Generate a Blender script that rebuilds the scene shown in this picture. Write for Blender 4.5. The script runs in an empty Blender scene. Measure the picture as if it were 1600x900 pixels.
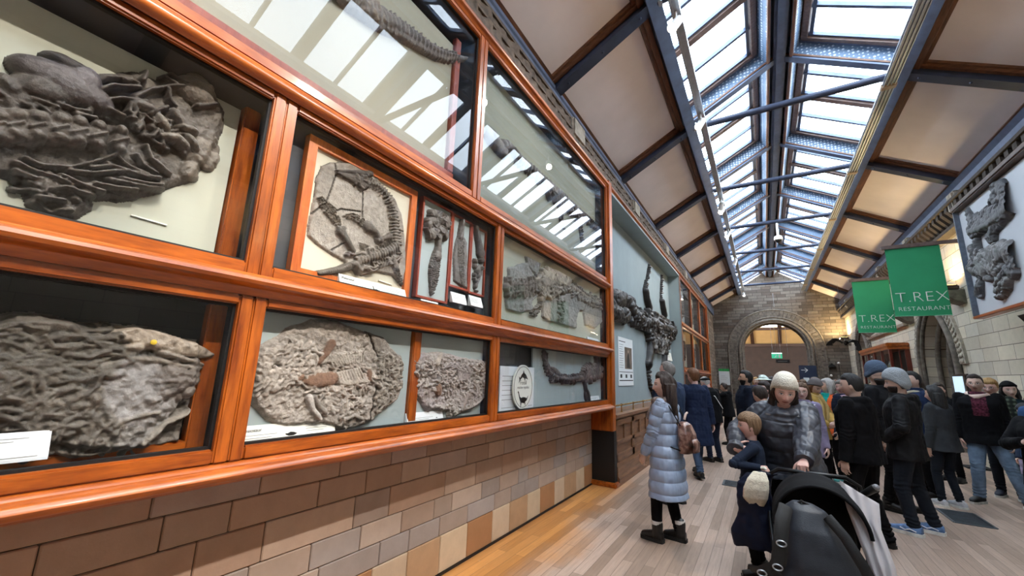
import bpy, bmesh, math, random
import numpy as np
from mathutils import Vector, Matrix, noise as mnoise

random.seed(7)
S = bpy.context.scene
COL = S.collection
PI = math.pi

# ------------------------------------------------------------------ camera
F_PX = 625.49
EYE = np.array([0.0, 0.0, 1.65])
YAW, PITCH, ROLL = math.radians(32.0284), math.radians(11.7804), math.radians(1.94499)
_f = np.array([-math.sin(YAW) * math.cos(PITCH), math.cos(YAW) * math.cos(PITCH), math.sin(PITCH)])
_r0 = np.array([math.cos(YAW), math.sin(YAW), 0.0])
_u0 = np.cross(_r0, _f)
_r = math.cos(ROLL) * _r0 + math.sin(ROLL) * _u0
_u = -math.sin(ROLL) * _r0 + math.cos(ROLL) * _u0
cam_data = bpy.data.cameras.new('camera')
cam_data.sensor_width = 36.0
cam_data.lens = 36.0 * F_PX / 1600.0
cam_data.clip_start = 0.05
cam = bpy.data.objects.new('camera', cam_data)
COL.objects.link(cam)
cam.matrix_world = Matrix(((_r[0], _u[0], -_f[0], EYE[0]), (_r[1], _u[1], -_f[1], EYE[1]),
                           (_r[2], _u[2], -_f[2], EYE[2]), (0, 0, 0, 1)))
S.camera = cam

# ------------------------------------------------------------------ sky, exposure
SKY_STRENGTH = 10.0
EXPOSURE = 0.45
world = bpy.data.worlds.new('overcast_sky')
S.world = world
world.use_nodes = True
bg = world.node_tree.nodes['Background']
bg.inputs['Color'].default_value = (0.86, 0.94, 1.0, 1)
bg.inputs['Strength'].default_value = SKY_STRENGTH
S.view_settings.view_transform = 'Standard'
S.view_settings.look = 'None'
S.view_settings.exposure = EXPOSURE
S.view_settings.gamma = 1.0
S.view_settings.use_curve_mapping = False
S.cycles.use_denoising = True
S.cycles.max_bounces = 8
S.cycles.diffuse_bounces = 4
S.cycles.glossy_bounces = 3
S.cycles.transmission_bounces = 4
S.cycles.transparent_max_bounces = 24
S.cycles.caustics_reflective = False
S.cycles.caustics_refractive = False
S.cycles.sample_clamp_indirect = 6.0

def lamp(name, kind, loc, energy, color, parent=None, target=None, **kw):
    d = bpy.data.lights.new(name, kind)
    d.energy = energy
    d.color = color
    for k, v in kw.items():
        setattr(d, k, v)
    o = bpy.data.objects.new(name, d)
    COL.objects.link(o)
    o.location = loc
    if target is not None:
        o.rotation_euler = (Vector(target) - Vector(loc)).to_track_quat('-Z', 'Y').to_euler()
    if parent is not None:
        o.parent = parent
        o.matrix_parent_inverse = Matrix.Translation(parent.location).inverted()
    return o

# room measures (metres): corridor along +Y, camera at the origin
XL, XR = -2.42, 3.84          # wall faces
XC = (XL + XR) / 2            # ridge
Y0, Y1 = -6.3, 27.0           # room ends
ZE, ZS, ZR = 5.85, 6.70, 7.62  # eaves, skylight spring, ridge
XSL, XSR = -0.90, 2.32        # skylight springs
BAY = 3.3
RIBS = [4.8 + BAY * k for k in range(-3, 7)]   # y of the roof ribs
XF = -2.05                    # front of the case woodwork

def ray(px, py):
    return _f + _r * ((px - 800) / F_PX) + _u * ((450 - py) / F_PX)
def on_x(px, py, x):
    d = ray(px, py); return EYE + d * (x / d[0])
def on_y(px, py, y):
    d = ray(px, py); return EYE + d * (y / d[1])
def on_z(px, py, z=0.0):
    d = ray(px, py); return EYE + d * ((z - EYE[2]) / d[2])
def wall_pts(x, pts):
    """photo measurements -> (y, z) on the upright plane at x"""
    return [tuple(on_x(a, b, x)[1:]) for a, b in pts]
# ------------------------------------------------------------------ materials
def lin(c):
    f = lambda v: v / 12.92 if v <= 0.04045 else ((v + 0.055) / 1.055) ** 2.4
    if isinstance(c, str):
        c = tuple(int(c[i:i + 2], 16) / 255 for i in (0, 2, 4))
    return tuple(f(v) for v in c[:3]) + (1.0,)

class NT:
    def __init__(self, name):
        self.m = bpy.data.materials.new(name)
        self.m.use_nodes = True
        self.t = self.m.node_tree
        self.b = self.t.nodes['Principled BSDF']
        self.out = self.t.nodes['Material Output']
    def n(self, kind, **kw):
        x = self.t.nodes.new(kind)
        for k, v in kw.items():
            if k in x.inputs.keys() and not hasattr(type(x), k):
                x.inputs[k].default_value = v
            else:
                setattr(x, k, v)
        return x
    def l(self, a, b):
        self.t.links.new(a, b)
    def math(self, op, a, b=None, c=None):
        x = self.t.nodes.new('ShaderNodeMath'); x.operation = op
        for i, v in enumerate((a, b, c)):
            if v is None: continue
            if isinstance(v, (int, float)): x.inputs[i].default_value = v
            else: self.l(v, x.inputs[i])
        return x.outputs[0]
    def mix(self, fac, a, b, blend='MIX'):
        x = self.t.nodes.new('ShaderNodeMix'); x.data_type = 'RGBA'; x.blend_type = blend
        for s, v in ((x.inputs[0], fac), (x.inputs[6], a), (x.inputs[7], b)):
            if isinstance(v, (int, float)): s.default_value = v
            elif isinstance(v, tuple): s.default_value = v
            else: self.l(v, s)
        return x.outputs[2]
    def coords(self, scale=(1, 1, 1), rot=(0, 0, 0), kind='Object'):
        tc = self.n('ShaderNodeTexCoord'); mp = self.n('ShaderNodeMapping')
        mp.inputs['Scale'].default_value = scale; mp.inputs['Rotation'].default_value = rot
        self.l(tc.outputs[kind], mp.inputs['Vector'])
        return mp.outputs['Vector']
    def noise(self, vec, scale, detail=4, rough=0.55):
        x = self.n('ShaderNodeTexNoise')
        x.inputs['Scale'].default_value = scale; x.inputs['Detail'].default_value = detail
        x.inputs['Roughness'].default_value = rough
        self.l(vec, x.inputs['Vector'])
        return x.outputs['Fac']
    def ramp(self, fac, stops):
        x = self.n('ShaderNodeValToRGB')
        e = x.color_ramp.elements
        while len(e) < len(stops): e.new(0.5)
        for el, (p, c) in zip(e, stops):
            el.position = p; el.color = c
        self.l(fac, x.inputs['Fac'])
        return x.outputs['Color']
    def bump(self, h, strength=0.3, dist=0.01):
        x = self.n('ShaderNodeBump')
        x.inputs['Strength'].default_value = strength; x.inputs['Distance'].default_value = dist
        self.l(h, x.inputs['Height']); self.l(x.outputs['Normal'], self.b.inputs['Normal'])
    def base(self, c):
        if isinstance(c, tuple): self.b.inputs['Base Color'].default_value = c
        else: self.l(c, self.b.inputs['Base Color'])
    def set(self, **kw):
        for k, v in kw.items():
            self.b.inputs[k.replace('_', ' ')].default_value = v

MATS = {}
def plain(name, c, rough=0.6, metal=0.0, var=0.12, scale=14.0, bump=0.0, bscale=120.0, spec=0.5, stretch=(1, 1, 1), sheen=0.0):
    if name in MATS: return MATS[name]
    t = NT(name); c = lin(c)
    v = t.coords(stretch)
    if var:
        n = t.noise(v, scale)
        lo = tuple(max(0, x * (1 - var * 2)) for x in c[:3]) + (1,)
        hi = tuple(min(1, x * (1 + var * 2)) for x in c[:3]) + (1,)
        t.base(t.ramp(n, [(0.3, lo), (0.7, hi)]))
    else:
        t.base(c)
    t.set(Roughness=rough, Metallic=metal)
    t.b.inputs['Specular IOR Level'].default_value = spec
    if sheen:
        t.b.inputs['Sheen Weight'].default_value = sheen
    if bump:
        t.bump(t.noise(v, bscale, 3), bump, 0.004)
    MATS[name] = t.m
    return t.m

def wood(name, dark, light, axis='y', rough=0.3, scale=6.0, coat=0.25):
    if name in MATS: return MATS[name]
    t = NT(name)
    st = {'x': (0.12, 1, 1), 'y': (1, 0.12, 1), 'z': (1, 1, 0.12)}[axis]
    v = t.coords(st)
    n = t.noise(v, scale * 4, 6, 0.6); n2 = t.noise(v, scale * 22, 3, 0.5)
    f = t.math('ADD', t.math('MULTIPLY', n, 0.75), t.math('MULTIPLY', n2, 0.25))
    t.base(t.ramp(f, [(0.33, lin(dark)), (0.66, lin(light))]))
    t.set(Roughness=rough)
    t.b.inputs['Coat Weight'].default_value = coat
    t.b.inputs['Coat Roughness'].default_value = 0.12
    t.bump(n2, 0.06, 0.002)
    MATS[name] = t.m
    return t.m

def glass(name, tint=(1, 1, 1, 1), strength=1.0):
    """thin pane: clear, with a real Fresnel reflection on its outer faces"""
    if name in MATS: return MATS[name]
    t = NT(name)
    t.t.nodes.remove(t.b)
    tr = t.n('ShaderNodeBsdfTransparent'); tr.inputs['Color'].default_value = tint
    gl = t.n('ShaderNodeBsdfGlossy'); gl.inputs['Roughness'].default_value = 0.0
    fr = t.n('ShaderNodeFresnel'); fr.inputs['IOR'].default_value = 1.5
    ge = t.n('ShaderNodeNewGeometry')
    f = t.math('MULTIPLY', fr.outputs[0], t.math('SUBTRACT', 1.0, ge.outputs['Backfacing']))
    f = t.math('MULTIPLY', f, strength)
    mx = t.n('ShaderNodeMixShader')
    t.l(f, mx.inputs[0]); t.l(tr.outputs[0], mx.inputs[1]); t.l(gl.outputs[0], mx.inputs[2])
    t.l(mx.outputs[0], t.out.inputs['Surface'])
    MATS[name] = t.m
    return t.m

def glow(name, c, strength):
    if name in MATS: return MATS[name]
    t = NT(name)
    t.base(lin(c)); t.b.inputs['Emission Color'].default_value = lin(c)
    t.b.inputs['Emission Strength'].default_value = strength
    MATS[name] = t.m
    return t.m

def attr_mat(name, rough=0.7, spec=0.35, nscale=30, nvar=0.35, bump=0.4, bscale=90, bdist=0.006):
    """colour from the mesh's own 'Col' attribute (the rock or bone it is made of), broken up by noise"""
    if name in MATS: return MATS[name]
    t = NT(name)
    a = t.n('ShaderNodeVertexColor'); a.layer_name = 'Col'
    v = t.coords()
    n = t.noise(v, nscale, 6, 0.65)
    k = t.ramp(n, [(0.25, (1 - nvar, 1 - nvar, 1 - nvar, 1)), (0.75, (1 + nvar, 1 + nvar, 1 + nvar, 1))])
    t.base(t.mix(1.0, a.outputs['Color'], k, 'MULTIPLY'))
    t.set(Roughness=rough); t.b.inputs['Specular IOR Level'].default_value = spec
    if bump: t.bump(t.noise(v, bscale, 6, 0.65), bump, bdist)
    MATS[name] = t.m
    return t.m

# ------------------------------------------------------------------ meshes
class MB:
    """collects boxes, bars, tubes, prisms and lathes; build() links them as one mesh object"""
    def __init__(self):
        self.v = []; self.f = []; self.mi = []; self.cur = 0; self.cols = None
    def add(self, vs, fs):
        o = len(self.v)
        self.v += [tuple(map(float, p)) for p in vs]
        self.f += [tuple(i + o for i in q) for q in fs]
        self.mi += [self.cur] * len(fs)
        return self
    def box(self, x0, x1, y0, y1, z0, z1):
        vs = [(x, y, z) for x in (x0, x1) for y in (y0, y1) for z in (z0, z1)]
        return self.add(vs, [(0, 1, 3, 2), (4, 6, 7, 5), (0, 4, 5, 1), (2, 3, 7, 6), (0, 2, 6, 4), (1, 5, 7, 3)])
    def bbox(self, x0, x1, y0, y1, z0, z1, b=0.006):
        """box with chamfered edges"""
        bm = bmesh.new()
        bmesh.ops.create_cube(bm, size=1.0, matrix=Matrix.Translation(((x0 + x1) / 2, (y0 + y1) / 2, (z0 + z1) / 2)) @ Matrix.Diagonal((x1 - x0, y1 - y0, z1 - z0, 1)))
        bmesh.ops.bevel(bm, geom=bm.edges[:], offset=min(b, abs(x1 - x0) * .45, abs(y1 - y0) * .45, abs(z1 - z0) * .45), segments=2, affect='EDGES')
        bm.verts.index_update()
        self.add([v.co for v in bm.verts], [[v.index for v in f.verts] for f in bm.faces]); bm.free()
        return self
    def prism(self, prof, a, b, axis='y'):
        """profile of 2-D points extruded along an axis from a to b"""
        n = len(prof)
        def P(p, t):
            if axis == 'y': return (p[0], t, p[1])
            if axis == 'x': return (t, p[0], p[1])
            return (p[0], p[1], t)
        vs = [P(p, a) for p in prof] + [P(p, b) for p in prof]
        fs = [(i, (i + 1) % n, (i + 1) % n + n, i + n) for i in range(n)]
        fs += [tuple(range(n))[::-1], tuple(range(n, 2 * n))]
        return self.add(vs, fs)
    def bar(self, p, q, w, h, up=(0, 0, 1)):
        p, q = Vector(p), Vector(q); d = (q - p).normalized(); up = Vector(up)
        s = d.cross(up).normalized(); u = s.cross(d).normalized()
        vs = []
        for c in (p, q):
            for a, b in ((-1, -1), (1, -1), (1, 1), (-1, 1)):
                vs.append(c + s * (a * w / 2) + u * (b * h / 2))
        return self.add(vs, [(0, 3, 2, 1), (4, 5, 6, 7), (0, 1, 5, 4), (1, 2, 6, 5), (2, 3, 7, 6), (3, 0, 4, 7)])
    def tube(self, pts, rad, n=10, caps=True, flat=1.0, up=(0, 0, 1)):
        pts = [Vector(p) for p in pts]; m = len(pts)
        rad = [rad] * m if isinstance(rad, (int, float)) else list(rad)
        vs = []; prev = None
        for i, p in enumerate(pts):
            d = (pts[min(i + 1, m - 1)] - pts[max(i - 1, 0)])
            d = d.normalized() if d.length > 1e-9 else Vector((0, 0, 1))
            if prev is None:
                ref = Vector(up) if abs(d.dot(Vector(up))) < 0.95 else Vector((1, 0, 0))
                s = d.cross(ref).normalized()
            else:
                s = (prev - d * prev.dot(d)).normalized()
            prev = s; u = s.cross(d)
            for k in range(n):
                a = 2 * PI * k / n
                vs.append(p + s * (math.cos(a) * rad[i]) + u * (math.sin(a) * rad[i] * flat))
        fs = [(i * n + k, i * n + (k + 1) % n, (i + 1) * n + (k + 1) % n, (i + 1) * n + k) for i in range(m - 1) for k in range(n)]
        if caps:
            fs += [tuple(range(n))[::-1], tuple(range((m - 1) * n, m * n))]
        return self.add(vs, fs)
    def lathe(self, prof, c=(0, 0, 0), n=24, axis=(0, 0, 1), sx=1.0, sy=1.0):
        """(radius, height) profile turned about an axis"""
        rot = Vector((0, 0, 1)).rotation_difference(Vector(axis)).to_matrix(); c = Vector(c)
        vs = [c + rot @ Vector((r * math.cos(2 * PI * k / n) * sx, r * math.sin(2 * PI * k / n) * sy, h)) for r, h in prof for k in range(n)]
        m = len(prof)
        fs = [(i * n + k, i * n + (k + 1) % n, (i + 1) * n + (k + 1) % n, (i + 1) * n + k) for i in range(m - 1) for k in range(n)]
        fs += [tuple(range(n))[::-1], tuple(range((m - 1) * n, m * n))]
        return self.add(vs, fs)
    def ball(self, c, r, n=12, rot=None):
        r = (r, r, r) if isinstance(r, (int, float)) else r
        c = Vector(c); rot = rot or Matrix.Identity(3); h = max(4, n // 2 + 1)
        vs = [c + rot @ Vector((0, 0, r[2]))]
        for i in range(1, h):
            t = PI * i / h
            for k in range(n):
                a = 2 * PI * k / n
                vs.append(c + rot @ Vector((r[0] * math.sin(t) * math.cos(a), r[1] * math.sin(t) * math.sin(a), r[2] * math.cos(t))))
        vs.append(c + rot @ Vector((0, 0, -r[2])))
        fs = [(0, 1 + k, 1 + (k + 1) % n) for k in range(n)]
        for i in range(h - 2):
            fs += [(1 + i * n + k, 1 + (i + 1) * n + k, 1 + (i + 1) * n + (k + 1) % n, 1 + i * n + (k + 1) % n) for k in range(n)]
        e = len(vs) - 1; b = 1 + (h - 2) * n
        fs += [(e, b + (k + 1) % n, b + k) for k in range(n)]
        return self.add(vs, fs)
    def caps(self, p, q, r0, r1, n=10):
        """tapered capsule"""
        p, q = Vector(p), Vector(q); d = (q - p); L = d.length
        if L < 1e-6: return self.ball(p, max(r0, r1), n)
        d /= L
        pts = []; rr = []
        for a in (-1, -.8, -.45, 0):
            pts.append(p + d * (a * r0)); rr.append(max(1e-4, r0 * math.sqrt(max(0, 1 - a * a))))
        for a in (0, .45, .8, 1):
            pts.append(q + d * (a * r1)); rr.append(max(1e-4, r1 * math.sqrt(max(0, 1 - a * a))))
        return self.tube(pts, rr, n)
    def loft(self, rings, n=20, pw=2.0):
        """rings: (centre, half-width vector, half-depth vector); closed solid"""
        vs = []
        for c, a, b in rings:
            c, a, b = Vector(c), Vector(a), Vector(b)
            for k in range(n):
                t = 2 * PI * k / n; ct, st = math.cos(t), math.sin(t)
                ex = 2.0 / pw
                vs.append(c + a * (math.copysign(abs(ct) ** ex, ct)) + b * (math.copysign(abs(st) ** ex, st)))
        m = len(rings)
        fs = [(i * n + k, i * n + (k + 1) % n, (i + 1) * n + (k + 1) % n, (i + 1) * n + k) for i in range(m - 1) for k in range(n)]
        fs += [tuple(range(n))[::-1], tuple(range((m - 1) * n, m * n))]
        return self.add(vs, fs)
    def poly(self, pts, normal, depth):
        """flat outline given thickness"""
        n = len(pts); d = Vector(normal) * depth
        vs = [Vector(p) for p in pts] + [Vector(p) + d for p in pts]
        fs = [(i, (i + 1) % n, (i + 1) % n + n, i + n) for i in range(n)] + [tuple(range(n))[::-1], tuple(range(n, 2 * n))]
        return self.add(vs, fs)
    def mesh(self, name, mats, smooth=None):
        me = bpy.data.meshes.new(name)
        me.from_pydata(self.v, [], self.f)
        mats = mats if isinstance(mats, (list, tuple)) else [mats]
        for m in mats: me.materials.append(m)
        if len(mats) > 1: me.polygons.foreach_set('material_index', self.mi)
        bm = bmesh.new(); bm.from_mesh(me)
        bmesh.ops.recalc_face_normals(bm, faces=bm.faces)
        bm.to_mesh(me); bm.free()
        if smooth is not None:
            me.shade_smooth()
            if smooth > 0: me.set_sharp_from_angle(angle=math.radians(smooth))
        return me
    def build(self, name, mats, parent=None, smooth=None, loc=None):
        o = bpy.data.objects.new(name, self.mesh(name, mats, smooth))
        COL.objects.link(o)
        if loc is not None: o.location = loc
        if parent is not None: attach(o, parent)
        return o

def attach(o, parent):
    """parent a mesh given in world coordinates to an unrotated thing"""
    o.parent = parent
    o.matrix_parent_inverse = world_of(parent).inverted()
def world_of(o):
    m = o.matrix_basis.copy()
    if o.parent is not None:
        m = world_of(o.parent) @ o.matrix_parent_inverse @ m
    return m

def tag(o, label, cat, group=None, kind=None):
    o['label'] = label; o['category'] = cat
    if group: o['group'] = group
    if kind: o['kind'] = kind
    return o
def thing(name, label, cat, loc=(0, 0, 0), group=None, rz=0.0):
    o = bpy.data.objects.new(name, None)
    COL.objects.link(o); o.location = loc; o.rotation_euler = (0, 0, rz)
    o.empty_display_size = 0.1
    return tag(o, label, cat, group)
def struct(o, label=None):
    o['kind'] = 'structure'
    if label: o['label'] = label
    return o

def fbm(shape, cells, seed, octaves=4, gain=0.5):
    """smooth fractal noise on a grid, about -1..1"""
    rng = np.random.default_rng(seed); out = np.zeros(shape); amp = 1.0; tot = 0
    for o in range(octaves):
        cy, cx = max(2, int(cells[0] * 2 ** o)), max(2, int(cells[1] * 2 ** o))
        g = rng.uniform(-1, 1, (cy + 2, cx + 2))
        yy = np.linspace(0, cy - 1e-6, shape[0]); xx = np.linspace(0, cx - 1e-6, shape[1])
        iy = yy.astype(int); ix = xx.astype(int)
        fy = (yy - iy)[:, None]; fx = (xx - ix)[None, :]
        fy = fy * fy * (3 - 2 * fy); fx = fx * fx * (3 - 2 * fx)
        a = g[np.ix_(iy, ix)]; b = g[np.ix_(iy, ix + 1)]; c = g[np.ix_(iy + 1, ix)]; d = g[np.ix_(iy + 1, ix + 1)]
        out += amp * ((a * (1 - fx) + b * fx) * (1 - fy) + (c * (1 - fx) + d * fx) * fy)
        tot += amp; amp *= gain
    return out / tot * 1.6
# ------------------------------------------------------------------ surface materials
M_MAHOG_Y = wood('mahogany along', '6e2c08', 'c2661e', 'y', 0.3, 5)
M_MAHOG_Z = wood('mahogany upright', '6e2c08', 'c2661e', 'z', 0.3, 5)
M_OAK_Y = wood('oak dado', '5a3a26', '8a6040', 'y', 0.45, 5, 0.1)
M_BLUE = plain('blue grey ironwork', '56627a', 0.42, 0.25, 0.1, 5, bump=0.08)
M_BLUE_D = plain('dark blue ironwork', '323a4e', 0.45, 0.25, 0.1, 5)
M_BROWN = wood('brown roof moulding', '4a3024', '7d5238', 'y', 0.5, 6, 0.05)
M_BROWN_X = wood('brown roof moulding across', '4a3024', '7d5238', 'x', 0.5, 6, 0.05)
M_CREAM = plain('cream plaster ceiling', 'e4d9d8', 0.85, 0, 0.025, 1.6)
M_CASE_IN = plain('dark grey case lining', '44474b', 0.8, 0, 0.08, 4)
M_SAGE = plain('sage green paint', '8f9da0', 0.7, 0, 0.03, 2.5)
M_BLACK = plain('black painted wood', '0c0c0e', 0.55, 0, 0.1, 6)
M_BRASS = plain('polished brass', 'b8903f', 0.25, 1.0, 0.06, 10)
M_STEEL = plain('brushed steel track', 'a8acb4', 0.35, 0.7, 0.05, 12)
M_WHITE = plain('white enamel', 'e8e8e6', 0.35, 0, 0.02, 5)
M_GLASS = glass('clear pane')
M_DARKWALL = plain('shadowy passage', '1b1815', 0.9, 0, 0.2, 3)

def lattice_mat():
    t = NT('blue lattice with painted daylight dots')
    v = t.coords((1, 1, 1))
    vo = t.n('ShaderNodeTexVoronoi'); vo.inputs['Scale'].default_value = 16.0; vo.inputs['Randomness'].default_value = 0.25
    t.l(v, vo.inputs['Vector'])
    r = t.ramp(vo.outputs['Distance'], [(0.27, lin('c4d2de')), (0.36, lin('5f7894'))])  # daylight through the piercings is painted as pale dots on a solid web
    t.base(r); t.set(Roughness=0.5)
    t.bump(vo.outputs['Distance'], 0.5, 0.01)
    return t.m
M_LATTICE = lattice_mat()

def stone_mat(name, plane, bw, bh, cols, mortar, msize=0.012, bump=0.5, rough=0.85, vein=0.12):
    t = NT(name)
    tc = t.n('ShaderNodeTexCoord'); sp = t.n('ShaderNodeSeparateXYZ'); cb = t.n('ShaderNodeCombineXYZ')
    t.l(tc.outputs['Object'], sp.inputs[0])
    a, b = {'yz': ('Y', 'Z'), 'xz': ('X', 'Z')}[plane]
    t.l(sp.outputs[a], cb.inputs[0]); t.l(sp.outputs[b], cb.inputs[1])
    br = t.n('ShaderNodeTexBrick'); br.offset = 0.5; br.squash = 1.4; br.squash_frequency = 3
    br.inputs['Color1'].default_value = (0, 0, 0, 1); br.inputs['Color2'].default_value = (1, 1, 1, 1)
    br.inputs['Mortar'].default_value = (0.5, 0.5, 0.5, 1)
    br.inputs['Scale'].default_value = 1.0; br.inputs['Mortar Size'].default_value = msize
    br.inputs['Mortar Smooth'].default_value = 0.2
    br.inputs['Brick Width'].default_value = bw; br.inputs['Row Height'].default_value = bh
    t.l(cb.outputs[0], br.inputs['Vector'])
    n = t.noise(cb.outputs[0], 9, 6, 0.65); n2 = t.noise(cb.outputs[0], 0.9, 3)
    k = len(cols)
    c = t.ramp(br.outputs['Color'], [(i / max(1, k - 1), lin(x)) for i, x in enumerate(cols)])
    f = t.math('ADD', t.math('MULTIPLY', n, vein * 2), t.math('MULTIPLY', n2, vein * 2))
    c = t.mix(1.0, c, t.ramp(f, [(vein, (1 - 2 * vein,) * 3 + (1,)), (vein * 3, (1 + 2 * vein,) * 3 + (1,))]), 'MULTIPLY')
    c = t.mix(br.outputs['Fac'], c, lin(mortar))
    t.base(c); t.set(Roughness=rough)
    h = t.math('SUBTRACT', t.math('MULTIPLY', n, 0.35), br.outputs['Fac'])
    t.bump(h, bump, 0.015)
    return t.m
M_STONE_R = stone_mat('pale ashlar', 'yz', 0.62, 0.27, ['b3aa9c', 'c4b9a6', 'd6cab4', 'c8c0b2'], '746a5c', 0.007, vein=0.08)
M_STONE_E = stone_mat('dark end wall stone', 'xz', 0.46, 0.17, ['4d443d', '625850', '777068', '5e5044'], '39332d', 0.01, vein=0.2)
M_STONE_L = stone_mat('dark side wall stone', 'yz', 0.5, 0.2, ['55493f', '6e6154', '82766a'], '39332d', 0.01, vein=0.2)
M_STONE_TRIM = plain('carved grey stone', '6f675e', 0.85, 0, 0.2, 9, bump=0.6, bscale=45)
M_STONE_PALE = plain('pale carved stone', 'a39a8c', 0.85, 0, 0.16, 9, bump=0.6, bscale=45)
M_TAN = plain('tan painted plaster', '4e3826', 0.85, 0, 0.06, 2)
M_DKBROWN = plain('dark brown timber', '3c2414', 0.6, 0, 0.1, 3)

# ------------------------------------------------------------------ floor
def floor_mat():
    t = NT('oak strip floor')
    tc = t.n('ShaderNodeTexCoord'); sp = t.n('ShaderNodeSeparateXYZ'); cb = t.n('ShaderNodeCombineXYZ')
    t.l(tc.outputs['Object'], sp.inputs[0])
    t.l(sp.outputs['Y'], cb.inputs[0]); t.l(sp.outputs['X'], cb.inputs[1])
    br = t.n('ShaderNodeTexBrick'); br.offset = 0.37; br.offset_frequency = 2
    br.inputs['Color1'].default_value = (0, 0, 0, 1); br.inputs['Color2'].default_value = (1, 1, 1, 1); br.inputs['Mortar'].default_value = (.4, .4, .4, 1)
    br.inputs['Scale'].default_value = 1.0; br.inputs['Mortar Size'].default_value = 0.0022
    br.inputs['Brick Width'].default_value = 1.35; br.inputs['Row Height'].default_value = 0.095
    t.l(cb.outputs[0], br.inputs['Vector'])
    mp = t.n('ShaderNodeMapping'); mp.inputs['Scale'].default_value = (0.6, 9, 1); t.l(cb.outputs[0], mp.inputs['Vector'])
    g = t.noise(mp.outputs[0], 5, 8, 0.65)
    worn = t.noise(cb.outputs[0], 0.8, 5, 0.6)
    fine = t.noise(cb.outputs[0], 30, 5, 0.7)
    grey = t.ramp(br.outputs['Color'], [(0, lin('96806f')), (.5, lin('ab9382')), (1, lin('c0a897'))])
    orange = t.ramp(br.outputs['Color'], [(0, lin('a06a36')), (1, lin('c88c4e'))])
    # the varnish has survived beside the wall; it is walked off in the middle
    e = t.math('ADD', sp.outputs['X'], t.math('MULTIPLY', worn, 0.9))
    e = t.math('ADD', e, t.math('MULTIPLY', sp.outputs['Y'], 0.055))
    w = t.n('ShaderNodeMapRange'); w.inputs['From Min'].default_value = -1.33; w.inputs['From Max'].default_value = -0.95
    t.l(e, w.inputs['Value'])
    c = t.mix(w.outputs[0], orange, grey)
    c = t.mix(1.0, c, t.ramp(g, [(0.3, (.82, .82, .82, 1)), (0.7, (1.14, 1.14, 1.14, 1))]), 'MULTIPLY')
    spk = t.math('MULTIPLY', t.math('GREATER_THAN', fine, 0.66), t.math('GREATER_THAN', worn, 0.52))
    c = t.mix(t.math('MULTIPLY', spk, 0.35), c, lin('cfc4b8'))
    c = t.mix(t.math('MULTIPLY', br.outputs['Fac'], 0.55), c, lin('3e2f26'))
    t.base(c)
    t.l(t.ramp(worn, [(0.3, (.30,) * 3 + (1,)), (0.7, (.46,) * 3 + (1,))]), t.b.inputs['Roughness'])
    t.bump(t.math('SUBTRACT', t.math('MULTIPLY', g, 0.25), br.outputs['Fac']), 0.18, 0.004)
    return t.m
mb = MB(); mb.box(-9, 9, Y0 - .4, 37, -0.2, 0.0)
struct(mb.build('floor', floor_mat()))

# ------------------------------------------------------------------ left wall, blocks under the cases
struct(MB().box(XL - .5, XL, Y0, 6.5, 0, 6.1).box(XL - .5, XL, 6.5, 20.3, 0, 6.1).build('wall_left', M_CASE_IN))
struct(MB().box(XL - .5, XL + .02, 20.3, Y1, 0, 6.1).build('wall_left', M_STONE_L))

def block_wall():
    rng = random.Random(5)
    t = attr_mat('terracotta blocks', 0.8, 0.3, 7, 0.10, 0.35, 60, 0.003)
    courses = [0.015, 0.30, 0.45, 0.60, 0.80, 0.95, 1.12]
    tones = [(0.40, 0.30, 0.235), (0.36, 0.275, 0.22), (0.43, 0.34, 0.275), (0.34, 0.28, 0.245), (0.38, 0.275, 0.21), (0.36, 0.305, 0.275)]
    bm = bmesh.new(); cl = bm.loops.layers.float_color.new('Col')
    for r, (z0, z1) in enumerate(zip(courses[:-1], courses[1:])):
        y = -2.2 - rng.random() * .3; k = 0
        fixed = [3.2, 3.6, 3.92, 4.3, 4.61, 5.0, 5.3, 5.7, 6.01, 6.33] if r == 0 else None
        edges = [y]
        while edges[-1] < 6.33:
            edges.append(edges[-1] + (rng.uniform(.30, .42) if r == 0 else rng.uniform(.26, .62) * (1.0 if z1 - z0 > .16 else .8)))
        if fixed:
            edges = [e for e in edges if e < 2.95] + fixed
        edges[-1] = 6.33
        if len(edges) > 2 and edges[-1] - edges[-2] < .12: edges.pop(-2)
        for a, b in zip(edges[:-1], edges[1:]):
            k += 1
            c = rng.choice(tones)
            if r == 0:
                c = [(0.56, 0.43, 0.29), (0.40, 0.20, 0.09), (0.55, 0.42, 0.29), (0.43, 0.27, 0.15)][(k + len(edges)) % 4]
            elif r >= 3: c = tuple(x * y for x, y in zip(c, (1.02, .97, .95)))
            j = rng.uniform(.92, 1.08); c = tuple(x * j for x in c)
            g = bmesh.ops.create_cube(bm, size=1.0, matrix=Matrix.Translation((XL + .01, (a + b) / 2, (z0 + z1) / 2)) @ Matrix.Diagonal((.05, b - a - .005, z1 - z0 - .005, 1)))
            vs = g['verts']; es = {e for v in vs for e in v.link_edges}
            fs0 = {f for v in vs for f in v.link_faces}
            bv = bmesh.ops.bevel(bm, geom=list(es), offset=.005, segments=1, affect='EDGES')
            for f in set(bv['faces']) | {f for v in bv['verts'] for f in v.link_faces}:
                for l in f.loops: l[cl] = c + (1,)
    # mortar bed
    g = bmesh.ops.create_cube(bm, size=1.0, matrix=Matrix.Translation((XL + .008, 2.0, .565)) @ Matrix.Diagonal((.03, 8.66, 1.11, 1)))
    for v in g['verts']:
        for f in v.link_faces:
            for l in f.loops: l[cl] = (.09, .07, .055, 1)
    me = bpy.data.meshes.new('wall_left'); bm.to_mesh(me); bm.free(); me.materials.append(t)
    o = bpy.data.objects.new('wall_left', me); COL.objects.link(o); return struct(o)
block_wall()
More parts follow.
